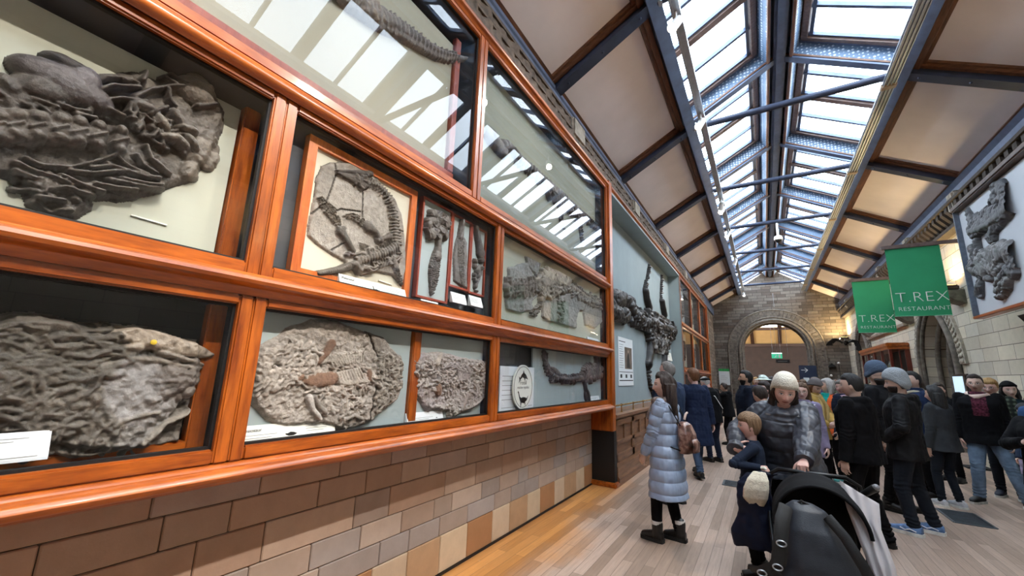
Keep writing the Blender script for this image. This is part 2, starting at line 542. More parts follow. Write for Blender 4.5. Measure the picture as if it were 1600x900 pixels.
struct(MB().box(XL + .03, XL + .045, -2.2, 6.33, 0.0, 0.02).build('baseboard_left', M_BLACK))

# ------------------------------------------------------------------ right wall with two arched openings
def arch_outline(c, r, spring, point=0.0, n=20):
    """left foot to right foot of an arch; point > 0 gives a slightly pointed head"""
    out = [(c - r, 0.0)]
    for k in range(n + 1):
        a = PI - PI * k / n
        out.append((c + r * math.cos(a), spring + (r + point * math.sin(a) ** 3) * math.sin(a)))
    return out + [(c + r, 0.0)]
def wall_with_arches(name, axis, lo, hi, top, arches, t0, t1, mat):
    prof = [(lo, 0.0)]
    for a in arches: prof += arch_outline(*a)
    prof += [(hi, 0.0)] + top
    mb = MB(); mb.prism(prof, t0, t1, axis)
    return struct(mb.build(name, mat))
RA = [(14.55, 1.18, 2.15, 0.22), (23.4, 1.25, 2.5, 0.15)]
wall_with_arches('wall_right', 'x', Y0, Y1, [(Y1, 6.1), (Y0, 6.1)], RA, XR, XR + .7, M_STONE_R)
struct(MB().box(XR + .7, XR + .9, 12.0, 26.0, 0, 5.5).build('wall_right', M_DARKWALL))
for i, (c, r, sp, pt) in enumerate(RA):
    mb = MB()
    for rr, off, th in ((r + .10, .06, .07), (r + .02, .02, .05), (r - .12, -.25, .06), (r - .22, -.45, .07)):
        ar = arch_outline(c, rr, sp, pt, 26)
        mb.tube([(XR - off, y, z) for y, z in ar], th, 8)
    struct(mb.build('trim_%d' % (1 + i), M_STONE_TRIM, smooth=50))
    # carved outer band
    mb = MB(); ar0 = arch_outline(c, r + .2, sp, pt, 40)[1:-1]; ar1 = arch_outline(c, r + .52, sp, pt, 40)[1:-1]
    for (a, b), (a2, b2), (d, e), (d2, e2) in zip(ar0[:-1], ar0[1:], ar1[:-1], ar1[1:]):
        mb.add([(XR - .05, a, b), (XR - .05, a2, b2), (XR - .05, d2, e2), (XR - .05, d, e), (XR + .02, a, b), (XR + .02, a2, b2), (XR + .02, d2, e2), (XR + .02, d, e)],
               [(0, 1, 2, 3), (4, 7, 6, 5), (0, 4, 5, 1), (3, 2, 6, 7), (0, 3, 7, 4), (1, 5, 6, 2)])
        my, mz = (a + a2 + d + d2) / 4, (b + b2 + e + e2) / 4
        mb.ball((XR - .05, my, mz), (.035, .06, .06), 6); mb.ball((XR - .05, my * .5 + (d + d2) / 4, mz * .5 + (e + e2) / 4), (.03, .04, .05), 5)
        mb.ball((XR - .05, my * .5 + (a + a2) / 4, mz * .5 + (b + b2) / 4), (.03, .04, .05), 5)
    struct(mb.build('trim_%d' % (3 + i), M_STONE_PALE if i == 0 else M_STONE_TRIM, smooth=50))
# door standing deep in the nearer arch
mb = MB(); mb.box(XR + .62, XR + .68, 13.42, 15.68, 0, 3.2)
for y in (13.5, 14.3, 14.55, 15.4): mb.bbox(XR + .56, XR + .63, y, y + .16, 0, 3.0, .01)
for z in (.1, 1.0, 2.1): mb.bbox(XR + .57, XR + .63, 13.5, 15.55, z, z + .16, .01)
struct(mb.build('door_1', wood('dark oak door', '2a1c12', '4d3420', 'z', .5, 5, .1)))
# string course
struct(MB().prism([(XR + .02, 3.42), (XR - .10, 3.42), (XR - .13, 3.50), (XR - .04, 3.58), (XR + .02, 3.58)], 16.6, 21.9, 'y').build('trim_5', M_STONE_PALE))

# ------------------------------------------------------------------ end wall and the hall beyond
AC, AR, AS = 0.60, 1.56, 3.30
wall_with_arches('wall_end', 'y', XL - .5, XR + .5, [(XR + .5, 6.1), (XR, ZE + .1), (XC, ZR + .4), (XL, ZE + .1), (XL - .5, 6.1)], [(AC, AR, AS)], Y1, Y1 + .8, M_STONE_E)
mb = MB()
for rr, off, th in ((AR + .03, .02, .06), (AR + .14, .05, .08), (AR + .30, .03, .05), (AR - .02, -.4, .07), (AR + .72, .02, .05)):
    mb.tube([(x, Y1 - off, z) for x, z in arch_outline(AC, rr, AS, 0, 40)], th, 8)
struct(mb.build('trim_6', M_STONE_TRIM, smooth=50))
mb = MB(); rng = random.Random(3)
for k in range(34):
    a0, a1 = PI * k / 34 + .006, PI * (k + 1) / 34 - .006
    for r0, r1, d in ((AR + .19, AR + .28, .05), (AR + .34, AR + .69, .035 + .02 * rng.random())):
        q = [(AC + r * math.cos(a), AS + r * math.sin(a)) for r, a in ((r0, a0), (r0, a1), (r1, a1), (r1, a0))]
        mb.poly([(x, Y1 - d, z) for x, z in q], (0, 1, 0), .1)
for s in (-1, 1):
    for k in range(12):
        x0 = AC + s * (AR + .33); x1 = AC + s * (AR + .66 - .12 * (k % 2))
        mb.box(min(x0, x1), max(x0, x1), Y1 - .04, Y1 + .05, k * .275 + .01, k * .275 + .265)
struct(mb.build('trim_7', M_STONE_TRIM))
# beyond: cross hall
YB = 35.0
prof = [(-9, 0), (9, 0), (9, 4.3), (-9, 4.3)]
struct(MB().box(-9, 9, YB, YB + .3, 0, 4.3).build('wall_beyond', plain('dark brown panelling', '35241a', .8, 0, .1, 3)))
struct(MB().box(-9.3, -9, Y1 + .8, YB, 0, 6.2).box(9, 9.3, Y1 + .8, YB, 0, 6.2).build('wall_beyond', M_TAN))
mb = MB(); mb.box(-9, 9, YB - .18, YB, 4.05, 4.25)
struct(mb.build('trim_8', M_DKBROWN))
mb = MB(); mb.poly([(-9, YB, 4.25), (9, YB, 4.25), (9, YB - 1.5, 5.25), (-9, YB - 1.5, 5.25)], (0, .4, .6), .15)
mb.cur = 1
for k in range(-5, 6): mb.bar((AC + k * 1.7 + .55, YB - .02, 4.2), (AC + k * 1.7 + .55, YB - 1.55, 5.22), .22, .12, (0, -.5, -.8))
mb.bar((-9, YB - 1.5, 5.2), (9, YB - 1.5, 5.2), .25, .16, (0, 0, 1))
for k in range(-5, 6): mb.bar((AC + k * 1.7 + .55, YB - 1.5, 5.2), (AC + k * 1.7 + .55, YB - 4.2, 6.2), .25, .16, (0, -.4, -.9))
struct(mb.build('ceiling', [plain('cream hall ceiling', 'c09a62', .85, 0, .03, 2), M_DKBROWN]))
struct(MB().box(-9, 9, Y1 + .8, YB - 2.3, 6.2, 6.3).poly([(-9, YB - 2.35, 6.2), (9, YB - 2.35, 6.2), (9, YB - 2.35, 5.6), (-9, YB - 2.35, 5.6)], (0, .1, 0), 1).build('ceiling', M_DKBROWN))
for x in (-1.6, 2.6):
    mb = MB(); ar = arch_outline(x + .2, .95, 1.0, 0, 16)
    mb.tube([(a, YB - .03, b) for a, b in ar], .1, 6)
    mb.prism([(a, b) for a, b in ar], YB - .05, YB, 'y')
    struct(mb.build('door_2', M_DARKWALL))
for x, y in ((-3.5, 31.5), (5.3, 31.5), (.6, 29.9)):  # unseen lamps, added to give the cross hall its warm light
    t = thing('added_hall_lamp', 'warm lamp hanging in the hall beyond the arch', 'lamp', (x, y, 5.2), 'lamps in the hall beyond the arch')
    mb = MB(); mb.lathe([(.01, .9), (.012, .1), (.10, .05), (.16, -.1), (.15, -.12)], (x, y, 5.2), 16); mb.build('shade', M_BRASS, t, 40)
    lamp('added_hall_light', 'POINT', (x, y, 4.95), 24, (1.0, .66, .33), t, shadow_soft_size=.15)
# wall behind the photographer
struct(MB().prism([(XL - .5, 0), (XR + .5, 0), (XR + .5, 6.1), (XR, ZE + .1), (XC, ZR + .4), (XL, ZE + .1), (XL - .5, 6.1)], Y0 - .3, Y0, 'y').build('wall_back', M_STONE_E))

# ------------------------------------------------------------------ roof: cream slopes
SL = Vector((XSL - XL, 0, ZS - ZE)).normalized(); NL = Vector((-SL.z, 0, SL.x))     # up-slope, outward normal
SR = Vector((XSR - XR, 0, ZS - ZE)).normalized(); NR = Vector((-SR.z, 0, SR.x)) * -1
mb = MB()
for x0, x1 in ((XL - .15, XSL), (XR + .15, XSR)):
    z0 = ZE - .08
    mb.poly([(x0, Y0, z0 + .1), (x1, Y0, ZS + .1), (x1, Y1, ZS + .1), (x0, Y1, z0 + .1)], (0, 0, 1), .12)
struct(mb.build('ceiling', M_CREAM))

def slope_pt(side, s, y, out=0.0):
    a, d, n = ((Vector((XL, 0, ZE)), Vector((XSL, 0, ZS)), NL) if side < 0 else (Vector((XR, 0, ZE)), Vector((XSR, 0, ZS)), NR))
    p = a.lerp(d, s) + n * out; p.y = y; return p
n_trim = 9
for side in (-1, 1):
    n = NL if side < 0 else NR
    # ribs: dark flange with brown mouldings each side
    for y in RIBS:
        mb = MB(); mb.cur = 0
        mb.bar(slope_pt(side, -.02, y, .0), slope_pt(side, 1.02, y, .0), .10, .16, n)
        mb.bar(slope_pt(side, -.02, y, -.095), slope_pt(side, 1.0, y, -.095), .19, .05, n)
        for k in range(3): mb.ball(slope_pt(side, .15 + .35 * k, y, -.12), .022, 8)
        mb.cur = 1
        for s in (-1, 1):
            mb.bar(slope_pt(side, -.02, y + s * .085, .045), slope_pt(side, 1.02, y + s * .085, .045), .07, .08, n)
            mb.bar(slope_pt(side, -.02, y + s * .135, .07), slope_pt(side, 1.02, y + s * .135, .07), .04, .04, n)
        struct(mb.build('trim_%d' % n_trim, [M_BLUE_D, M_BROWN_X])); n_trim += 1
    # eaves and spring beams with mouldings
    mb = MB(); mb.cur = 0
    mb.bar(slope_pt(side, .99, Y0, -.01), slope_pt(side, .99, Y1, -.01), .17, .2, n)
    mb.bar(slope_pt(side, .98, Y0, -.12), slope_pt(side, .98, Y1, -.12), .19, .03, n)
    mb.cur = 1
    mb.bar(slope_pt(side, .905, Y0, .03), slope_pt(side, .905, Y1, .03), .08, .09, n)
    mb.bar(slope_pt(side, .87, Y0, .06), slope_pt(side, .87, Y1, .06), .05, .05, n)
    mb.bar(slope_pt(side, .055, Y0, .05), slope_pt(side, .055, Y1, .05), .09, .06, n)
    struct(mb.build('trim_%d' % n_trim, [M_BLUE, M_BROWN])); n_trim += 1

# ------------------------------------------------------------------ roof: skylight
M_SKYGLASS = glass('skylight pane', (.93, .96, 1, 1))
def sky_pt(side, s, y, out=0.0):
    a = Vector((XSL if side < 0 else XSR, 0, ZS + .02)); d = Vector((XC, 0, ZR))
    q = (d - a).normalized(); n = Vector((-q.z, 0, q.x)); n = n if n.z > 0 else -n
    p = a.lerp(d, s) + n * out; p.y = y; return p
def sky_n(side):
    q = (Vector((XC, 0, ZR)) - Vector((XSL if side < 0 else XSR, 0, ZS + .02))).normalized(); n = Vector((-q.z, 0, q.x)); return n if n.z > 0 else -n
DEEP = .34
for side in (-1, 1):
    n = sky_n(side)
    for y in RIBS:
        mb = MB(); mb.cur = 0
        mb.bar(sky_pt(side, -.02, y, 0), sky_pt(side, 1.0, y, 0), .15, .03, n)
        mb.bar(sky_pt(side, -.02, y, .03), sky_pt(side, 1.0, y, .03), .09, .05, n)
        mb.bar(sky_pt(side, -.02, y, DEEP), sky_pt(side, 1.0, y, DEEP), .2, .05, n)
        mb.cur = 1
        mb.bar(sky_pt(side, -.12, y, .18), sky_pt(side, .98, y, .18), .035, .28, n)
        mb.cur = 2
        for s in (-1, 1): mb.bar(sky_pt(side, 0, y + s * .06, .045), sky_pt(side, .98, y + s * .06, .045), .03, .03, n)
        struct(mb.build('trim_%d' % n_trim, [M_BLUE, M_LATTICE, M_BROWN_X])); n_trim += 1
    # sill and ridge bands
    mb = MB(); mb.cur = 0
    mb.bar(sky_pt(side, -.12, Y0, .20), sky_pt(side, -.12, Y1, .20), .05, .30, n)
    mb.cur = 1
    mb.bar(sky_pt(side, .90, Y0, .16), sky_pt(side, .90, Y1, .16), .03, .32, n)
    mb.cur = 2
    mb.bar(sky_pt(side, .89, Y0, .01), sky_pt(side, .89, Y1, .01), .05, .03, n)
    struct(mb.build('trim_%d' % n_trim, [M_BLUE, M_LATTICE, M_BROWN])); n_trim += 1
mb = MB(); mb.box(XC - .10, XC + .10, Y0, Y1, ZR - .06, ZR + .0).box(XC - .05, XC + .05, Y0, Y1, ZR - .12, ZR - .05).box(XC - .16, XC + .16, Y0, Y1, ZR + .2, ZR + .42)
struct(mb.build('trim_%d' % n_trim, M_BLUE)); n_trim += 1
# glazed bays: each side of each bay is one window with wooden frame, bars and panes
M_WINWOOD = wood('dull brown window frame', '54423c', '80685e', 'x', 0.5, 6, 0.05)
win = 1
ends = RIBS + [Y1]
for side in (-1, 1):
    n = sky_n(side)
    for y0, y1 in zip(ends[:-1], ends[1:]):
        a, b = y0 + .11, min(y1 - .11, Y1 - .05)
        fr = MB()
        for y in (a + .03, b - .03): fr.bar(sky_pt(side, -.10, y, DEEP), sky_pt(side, .86, y, DEEP), .08, .10, n)
        for s in (-.09, .85): fr.bar(sky_pt(side, s, a, DEEP), sky_pt(side, s, b, DEEP), .10, .10, n)
        fr.bar(sky_pt(side, -.10, (a + b) / 2, DEEP), sky_pt(side, .86, (a + b) / 2, DEEP), .13, .10, n)
        w = struct(fr.build('window_%d' % win, M_WINWOOD))
        bars = MB()
        for y in (a + (b - a) * .25, a + (b - a) * .75): bars.bar(sky_pt(side, -.10, y, DEEP + .02), sky_pt(side, .86, y, DEEP + .02), .06, .07, n)
        for y in (a + .095, (a + b) / 2 - .095, (a + b) / 2 + .095, b - .095): bars.bar(sky_pt(side, -.10, y, DEEP + .02), sky_pt(side, .86, y, DEEP + .02), .035, .06, n)
        for q in (-.055, .80): bars.bar(sky_pt(side, q, a, DEEP + .02), sky_pt(side, q, b, DEEP + .02), .06, .05, n)
        struct(bars.build('glazing_bars', M_BLUE, w))
        g = MB(); m0 = (a + b) / 2
        p = [sky_pt(side, -.10, a, DEEP + .04), sky_pt(side, .855, a, DEEP + .04), sky_pt(side, .855, b, DEEP + .04), sky_pt(side, -.10, b, DEEP + .04)]
        g.poly(p, n, .008)
        struct(g.build('pane', M_SKYGLASS, w))
        win += 1
# roof blocking around the glazing so that daylight enters only through it
mb = MB()
for side in (-1, 1):
    n = sky_n(side)
    p0, p1 = sky_pt(side, -.22, 0, DEEP), sky_pt(side, -.10, 0, DEEP)
    mb.poly([(p0.x, Y0, p0.z), (p1.x, Y0, p1.z), (p1.x, Y1, p1.z), (p0.x, Y1, p0.z)], n, .06)
    p2 = sky_pt(side, .86, 0, DEEP)
    mb.poly([(p2.x, Y0, p2.z), (XC, Y0, ZR + DEEP + .1), (XC, Y1, ZR + DEEP + .1), (p2.x, Y1, p2.z)], n, .06)
    q = slope_pt(side, 1.0, 0, .1)
    mb.poly([(q.x, Y0, q.z), (p0.x, Y0, p0.z + .03), (p0.x, Y1, p0.z + .03), (q.x, Y1, q.z)], (0, 0, 1), .06)
struct(mb.build('ceiling', M_BROWN))

# tie rods with their shackles
for y in RIBS:
    mb = MB(); mb.tube([(XSL - .05, y, ZS - .06), (XSR + .05, y, ZS - .06)], .062, 10); mb.cur = 1
    for x in (XSL + .08, XSR - .16): mb.box(x, x + .05, y - .045, y + .045, ZS - .13, ZS + .02)
    struct(mb.build('trim_%d' % n_trim, [M_BLUE_D, M_STEEL], smooth=40)); n_trim += 1

# ------------------------------------------------------------------ cornices
def carved_band(x0, z0, x1, z1, ya, yb, seed, amp=.035):
    ny, nz = int((yb - ya) / .035), 14
    rel = fbm((nz + 1, ny + 1), (4, (yb - ya) * 4), seed, 3, .6)
    yy = np.linspace(ya, yb, ny + 1)
    scroll = np.sin(yy * 22)[None, :] * np.sin(np.linspace(0, 3 * PI, nz + 1))[:, None]
    vs = []
    for i in range(nz + 1):
        t = i / nz
        for j in range(ny + 1):
            d = amp * (rel[i, j] * .6 + .6 * scroll[i, j]) * (1 if 0 < i < nz else 0)
            s = 1 if x1 < x0 else -1
            vs.append((x0 + (x1 - x0) * t + s * abs(d), yy[j], z0 + (z1 - z0) * t - d * .3))
    fs = [(i * (ny + 1) + j, i * (ny + 1) + j + 1, (i + 1) * (ny + 1) + j + 1, (i + 1) * (ny + 1) + j) for i in range(nz) for j in range(ny)]
    return vs, fs
M_CARVE = plain('dark carved frieze', '5c4c3e', .7, 0, .3, 12, bump=.4)
mb = MB(); mb.add(*carved_band(XF - .05, 4.96, XF - .12, 5.37, -3.0, 20.3, 3, .045))
mb.box(XL, XF - .13, -3.0, 20.3, 4.97, 5.36)
mb.bar((XF - .05, -3, 4.98), (XF - .05, 20.3, 4.98), .05, .04); mb.bar((XF - .11, -3, 5.37), (XF - .11, 20.3, 5.37), .05, .04)
mb.bar((XF - .075, -3, 5.17), (XF - .075, 20.3, 5.17), .04, .03)
struct(mb.build('trim_%d' % n_trim, M_CARVE, smooth=60)); n_trim += 1
mb = MB(); mb.prism([(XL, 5.39), (XL + .10, 5.40), (XL + .10, 5.76), (XL + .12, 5.78), (XL + .12, 5.83), (XL, 5.83)], Y0, Y1)
struct(mb.build('trim_%d' % n_trim, M_BLUE)); n_trim += 1
mb = MB()
for y in RIBS[3:7]: mb.bbox(XF - .2, XF - .03, y + .1, y + .55, 5.08, 5.39, .03)
struct(mb.build('trim_%d' % n_trim, M_STONE_PALE)); n_trim += 1
# right cornice with a row of small corbel arches
mb = MB()
mb.prism([(XR, 5.46), (XR - .10, 5.48), (XR - .14, 5.72), (XR - .20, 5.80), (XR, 5.80)], Y0, Y1)
struct(mb.build('trim_%d' % n_trim, M_BLUE)); n_trim += 1
mb = MB()
mb.prism([(XR, 5.36), (XR - .30, 5.38), (XR - .30, 5.44), (XR - .12, 5.50), (XR, 5.50)], Y0, Y1)
mb.prism([(XR, 4.96), (XR - .16, 4.98), (XR - .16, 5.06), (XR, 5.08)], Y0, Y1)
y = 3.0
while y < Y1 - .2:
    mb.prism([(XR, 5.06), (XR - .12, 5.08), (XR - .27, 5.28), (XR - .27, 5.38), (XR, 5.38)], y, y + .13); y += .26
struct(mb.build('trim_%d' % n_trim, plain('brown carved corbels', '3d332b', .8, 0, .2, 10, bump=.4))); n_trim += 1
for y in RIBS[3:]:
    struct(MB().bbox(XR - .26, XR - .02, y - .16, y + .16, 5.2, 5.62, .04).build('trim_%d' % n_trim, M_STONE_PALE)); n_trim += 1
# ------------------------------------------------------------------ left wall woodwork
def rail(z0, z1, nose, y0, y1, x0=XL, zn=None):
    """long horizontal rail with a rounded nosing"""
    zm = (z0 + z1) / 2 if zn is None else zn
    pr = [(x0, z0), (XF - .02, z0), (XF - .005, zm - .035)]
    for k in range(7):
        a = -PI / 2 + PI * k / 6
        pr.append((XF + nose * math.cos(a), zm + .03 * math.sin(a)))
    pr += [(XF - .005, zm + .035), (XF - .012, zm + .042), (XF - .02, z1), (x0, z1)]
    mb = MB(); mb.prism(pr, y0, y1)
    return mb
YA, YP0, YP1 = -1.75, 6.30, 6.46        # first case to main post
for (z0, z1, nose, zn) in ((1.12, 1.21, .05, 1.165), (1.965, 2.065, .055, 2.03), (3.055, 3.145, .03, 3.08), (4.845, 4.955, .02, 4.9)):
    struct(rail(z0, z1, nose, YA, YP0, zn=zn).build('trim_%d' % n_trim, M_MAHOG_Y, smooth=35)); n_trim += 1

def ring(mb, y0, y1, z0, z1, w, xa, xb):
    """rectangular frame in an upright plane, one connected piece"""
    o = [(y0, z0), (y1, z0), (y1, z1), (y0, z1)]; i = [(y0 + w, z0 + w), (y1 - w, z0 + w), (y1 - w, z1 - w), (y0 + w, z1 - w)]
    vs = [(x, *p) for x in (xa, xb) for q in (o, i) for p in q]
    fs = []
    for k in range(4):
        n = (k + 1) % 4
        fs += [(k, n, 4 + n, 4 + k), (8 + k, 12 + k, 12 + n, 8 + n), (k, 8 + k, 8 + n, n), (4 + k, 4 + n, 12 + n, 12 + k)]
    return mb.add(vs, fs)
def case(y0, y1, z0, z1, label, group=None, inner=None, lining=None, fw=.062, x_back=XL + .01, name='display_case', extra_mullions=()):
    t = thing(name, label, 'display case', (x_back, (y0 + y1) / 2, z0), group)
    c = MB(); th = .012
    xb, xf = x_back, XF - .055
    c.box(xb, xb + th, y0, y1, z0, z1)                                    # back
    c.box(xb, xf, y0, y0 + th, z0, z1).box(xb, xf, y1 - th, y1, z0, z1)   # sides
    c.box(xb, xf, y0, y1, z0, z0 + th).box(xb, xf, y0, y1, z1 - th, z1)   # floor and top
    c.build('carcass', lining or M_CASE_IN, t)
    f = MB()
    xa, xz = XF - .055, XF - .018
    f.bbox(xa, xz, y0 + .001, y0 + fw, z0, z1, .008).build('stile', M_MAHOG_Z, t)
    MB().bbox(xa, xz, y1 - fw, y1 - .001, z0, z1, .008).build('stile', M_MAHOG_Z, t)
    MB().bbox(xa, xz - .002, y0 + fw, y1 - fw, z0, z0 + fw, .008).build('rail', M_MAHOG_Y, t)
    MB().bbox(xa, xz - .002, y0 + fw, y1 - fw, z1 - fw * .75, z1, .008).build('rail', M_MAHOG_Y, t)
    b = MB(); xg = XF - .062
    g = .012                                                              # dark rebate around the pane
    ring(b, y0 + fw - .004, y1 - fw + .004, z0 + fw - .004, z1 - fw * .75 + .004, g + .004, xg - .012, xg + .012)
    b.build('rebate', M_BLACK, t)
    MB().box(xg - .003, xg + .003, y0 + fw, y1 - fw, z0 + fw, z1 - fw * .75).build('glass_pane', M_GLASS, t)
    return t
ZB0, ZB1, ZM0, ZM1, ZT0, ZT1 = 1.21, 1.965, 2.065, 3.055, 3.145, 4.845
YC1, YC2, YT1 = .965, 3.075, 2.655
case(YA, YC1, ZM0, ZM1, 'mahogany wall case with the big dark ribcage fossil, second row up')
case(YC1, YC2, ZM0, ZM1, 'mahogany wall case holding the orange framed plesiosaur and three narrow framed paddles', x_back=-2.235)
case(YC2, YP0, ZM0, ZM1, 'mahogany wall case with the long grey flagstone plesiosaur, below the top row', x_back=-2.235)
case(YA, YC1, ZB0, ZB1, 'mahogany bottom row case with the huge dark fossil block and tilted label', lining=plain('near black case lining', '2a2c2e', .8, 0, .08, 4))
case(YC1, YC2, ZB0, ZB1, 'mahogany bottom row case holding two pale rounded fossil slabs', x_back=-2.235)
case(YC2, YP0, ZB0, ZB1, 'mahogany bottom row case with the oval sign and the small dark skeleton', x_back=-2.235)
case(YA, YT1, ZT0, ZT1, 'tall top row case with the long dark tail fossil behind reflections')
case(YT1, YP0, ZT0, ZT1, 'tall top row case beside the main post, with the long necked skeleton')
M_BOARD = plain('pale green grey backing board', 'b9bbaa', .85, 0, .02, 2)
M_BOARD2 = plain('blue grey backing board', 'a3b0b0', .85, 0, .02, 2)
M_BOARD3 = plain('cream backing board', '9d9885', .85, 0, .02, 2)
M_ORANGE = wood('orange stained frame', 'a8480f', 'd97a2c', 'z', .4, 5, .1)
M_REDWOOD = wood('dull red frame', '7a2c1c', 'a04a30', 'z', .45, 6, .1)

def board(y0, y1, z0, z1, x, mat, label, name='backing_board', th=.02):
    o = MB().box(x - th, x, y0, y1, z0, z1).build(name, mat)
    return tag(o, label, 'board')
XB = -2.28      # face of the boards the fossils are fixed to
XN = -2.185     # the shallower cases
XT = -2.25
board(YA + .05, .84, 2.13, 2.975, XB, M_BOARD, 'pale green board behind the big dark ribcage fossil')
o = MB().bbox(XB - .03, XB + .03, .85, .93, 2.10, 3.0, .006).build('board_edge_batten', M_MAHOG_Z); tag(o, 'orange upright batten at the right edge of the ribcage fossil board', 'batten')
# wall behind the framed group is the dark case lining itself
board(YC2 + .03, YP0 - .10, 2.09, 3.03, XN, M_BOARD, 'pale board behind the flagstone plesiosaur')
o = MB().bbox(XB - .03, XB + .03, .86, .935, 1.235, 1.925, .006).build('board_edge_batten', M_MAHOG_Z); tag(o, 'red upright batten at the right edge of the dark fossil block', 'batten')
o = MB().bbox(XB - .03, XB + .045, YA + .05, .86, 1.235, 1.295, .006).build('board_edge_batten', M_MAHOG_Y); tag(o, 'red batten lying along the foot of the dark fossil block', 'batten')
board(YC1 + .02, 2.12, 1.235, 1.94, XN, M_BOARD2, 'grey green board behind the larger pale slab')
board(2.21, YC2 - .05, 1.235, 1.94, XN, M_BOARD2, 'grey green board behind the smaller pale slab')
o = MB().bbox(XN - .03, XN + .03, 2.125, 2.205, 1.235, 1.945, .006).build('board_edge_batten', M_MAHOG_Z); tag(o, 'red upright batten between the two pale slabs', 'batten')
board(3.98, YP0 - .10, 1.24, 1.94, XN, M_BOARD2, 'blue grey board behind the small dark skeleton')
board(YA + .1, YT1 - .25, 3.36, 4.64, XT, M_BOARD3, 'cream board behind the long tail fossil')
o = MB().bbox(XT - .02, XT + .035, YA + .1, YT1 - .16, 3.28, 3.355, .006).build('board_edge_batten', M_REDWOOD); tag(o, 'red batten under the cream board of the tail fossil', 'batten')
o = MB().bbox(XT - .02, XT + .035, YT1 - .245, YT1 - .17, 3.36, 4.72, .006).build('board_edge_batten', M_REDWOOD); tag(o, 'red upright batten beside the tail fossil board', 'batten')
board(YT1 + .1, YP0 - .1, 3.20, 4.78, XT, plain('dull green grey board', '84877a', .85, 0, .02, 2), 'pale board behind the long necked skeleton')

# main post and the black end of the panelled base
mb = MB(); mb.bbox(XL, XF + .015, YP0 + .002, YP1, .80, 4.97, .008)
struct(mb.build('trim_%d' % n_trim, M_MAHOG_Z)); n_trim += 1
mb = MB(); mb.bbox(XL, XF + .02, YP0 + .03, YP1, .07, .80, .004)
struct(mb.build('trim_%d' % n_trim, M_BLACK)); n_trim += 1
mb = MB(); mb.bbox(XL, XF + .06, YP0 - .01, YP1, 0, .07, .015)
struct(mb.build('trim_%d' % n_trim, M_MAHOG_Y)); n_trim += 1

# alcove: recess with sage paint, panelled oak base, brass rail
YQ0, YQ1 = YP1, 13.3
struct(MB().box(XL, XL + .02, YQ0, YQ1, 1.0, 4.97).box(XL + .02, XF - .01, YQ1 - .02, YQ1, 1.0, 4.97).box(XL + .02, XF - .01, YQ0, YQ0 + .02, 1.0, 4.97).box(XL + .02, XF - .01, YQ0, YQ1, 4.80, 4.84).build('wall_left', M_SAGE))
struct(rail(4.845, 4.955, .02, YQ0, YQ1, zn=4.9).build('trim_%d' % n_trim, M_MAHOG_Y, smooth=35)); n_trim += 1
struct(MB().bbox(XF - .05, XF + .0, YQ1 - .02, YQ1 + .03, 1.0, 4.85, .006).build('trim_%d' % n_trim, M_MAHOG_Z)); n_trim += 1
mb = MB()
mb.prism([(XL, 0), (XF + .055, 0), (XF + .055, .10), (XF + .035, .13), (XF + .03, .26), (XF + .01, .30), (XF - .0, .32), (XL, .32)], YQ0, YQ1)
mb.prism([(XL, .32), (XF - .012, .32), (XF - .012, .95), (XF - .0, .96), (XF + .03, .99), (XF + .035, 1.03), (XF - .02, 1.05), (XL, 1.05)], YQ0, YQ1)
n = 7; w = (YQ1 - YQ0) / n
for k in range(n + 1):
    y = YQ0 + k * w
    mb.bbox(XF - .014, XF + .012, max(YQ0, y - .07), min(YQ1, y + .07), .32, .95, .006)
mb.bbox(XF - .014, XF + .012, YQ0, YQ1, .32, .44, .006).bbox(XF - .014, XF + .012, YQ0, YQ1, .86, .95, .006)
for k in range(n):
    y = YQ0 + k * w + w / 2
    mb.bbox(XF - .014, XF + .010, y - .045, y + .045, .62, .88, .006)
mb.bbox(XF - .014, XF + .012, YQ0, YQ1, .57, .64, .006)
struct(mb.build('trim_%d' % n_trim, M_OAK_Y)); n_trim += 1
t = thing('brass_rail', 'thin brass guard rail above the panelled oak base of the alcove', 'rail', (XF - .03, (YQ0 + YQ1) / 2, 1.05))
mb = MB(); mb.tube([(XF - .03, YQ0 + .02, 1.165), (XF - .03, YQ1 - .03, 1.165)], .014, 10); mb.build('bar', M_BRASS, t, 40)
y = YQ0 + .45
while y < YQ1:
    MB().lathe([(.018, 0), (.018, .008), (.009, .014), (.009, .09), (.016, .10), (.018, .115), (.016, .13), (.004, .138)], (XF - .03, y, 1.05), 10).build('post', M_BRASS, t, 40); y += .72

# far group of glazed cases
YR0, YR1 = YQ1 + .03, 20.25
cols = [YR0 + (YR1 - YR0) * k / 3 for k in range(4)]
rows = [(1.20, 1.80), (1.88, 3.22), (3.30, 4.84)]
for z0, z1, zn in ((1.11, 1.20, 1.155), (1.80, 1.88, 1.84), (3.22, 3.30, 3.26), (4.84, 4.955, 4.9)):
    struct(rail(z0, z1, .03, YR0, YR1, zn=zn).build('trim_%d' % n_trim, M_MAHOG_Y, smooth=35)); n_trim += 1
struct(MB().bbox(XL, XF + .02, YR1, YR1 + .16, 0, 4.97, .008).build('trim_%d' % n_trim, M_MAHOG_Z)); n_trim += 1
struct(MB().box(XL, XF - .06, YR0, YR1, 0, 1.10).build('trim_%d' % n_trim, M_OAK_Y)); n_trim += 1
pos = ['nearest the alcove', 'in the middle', 'nearest the end wall']; lev = ['low', 'middle row', 'top row']
FAR_CASES = []
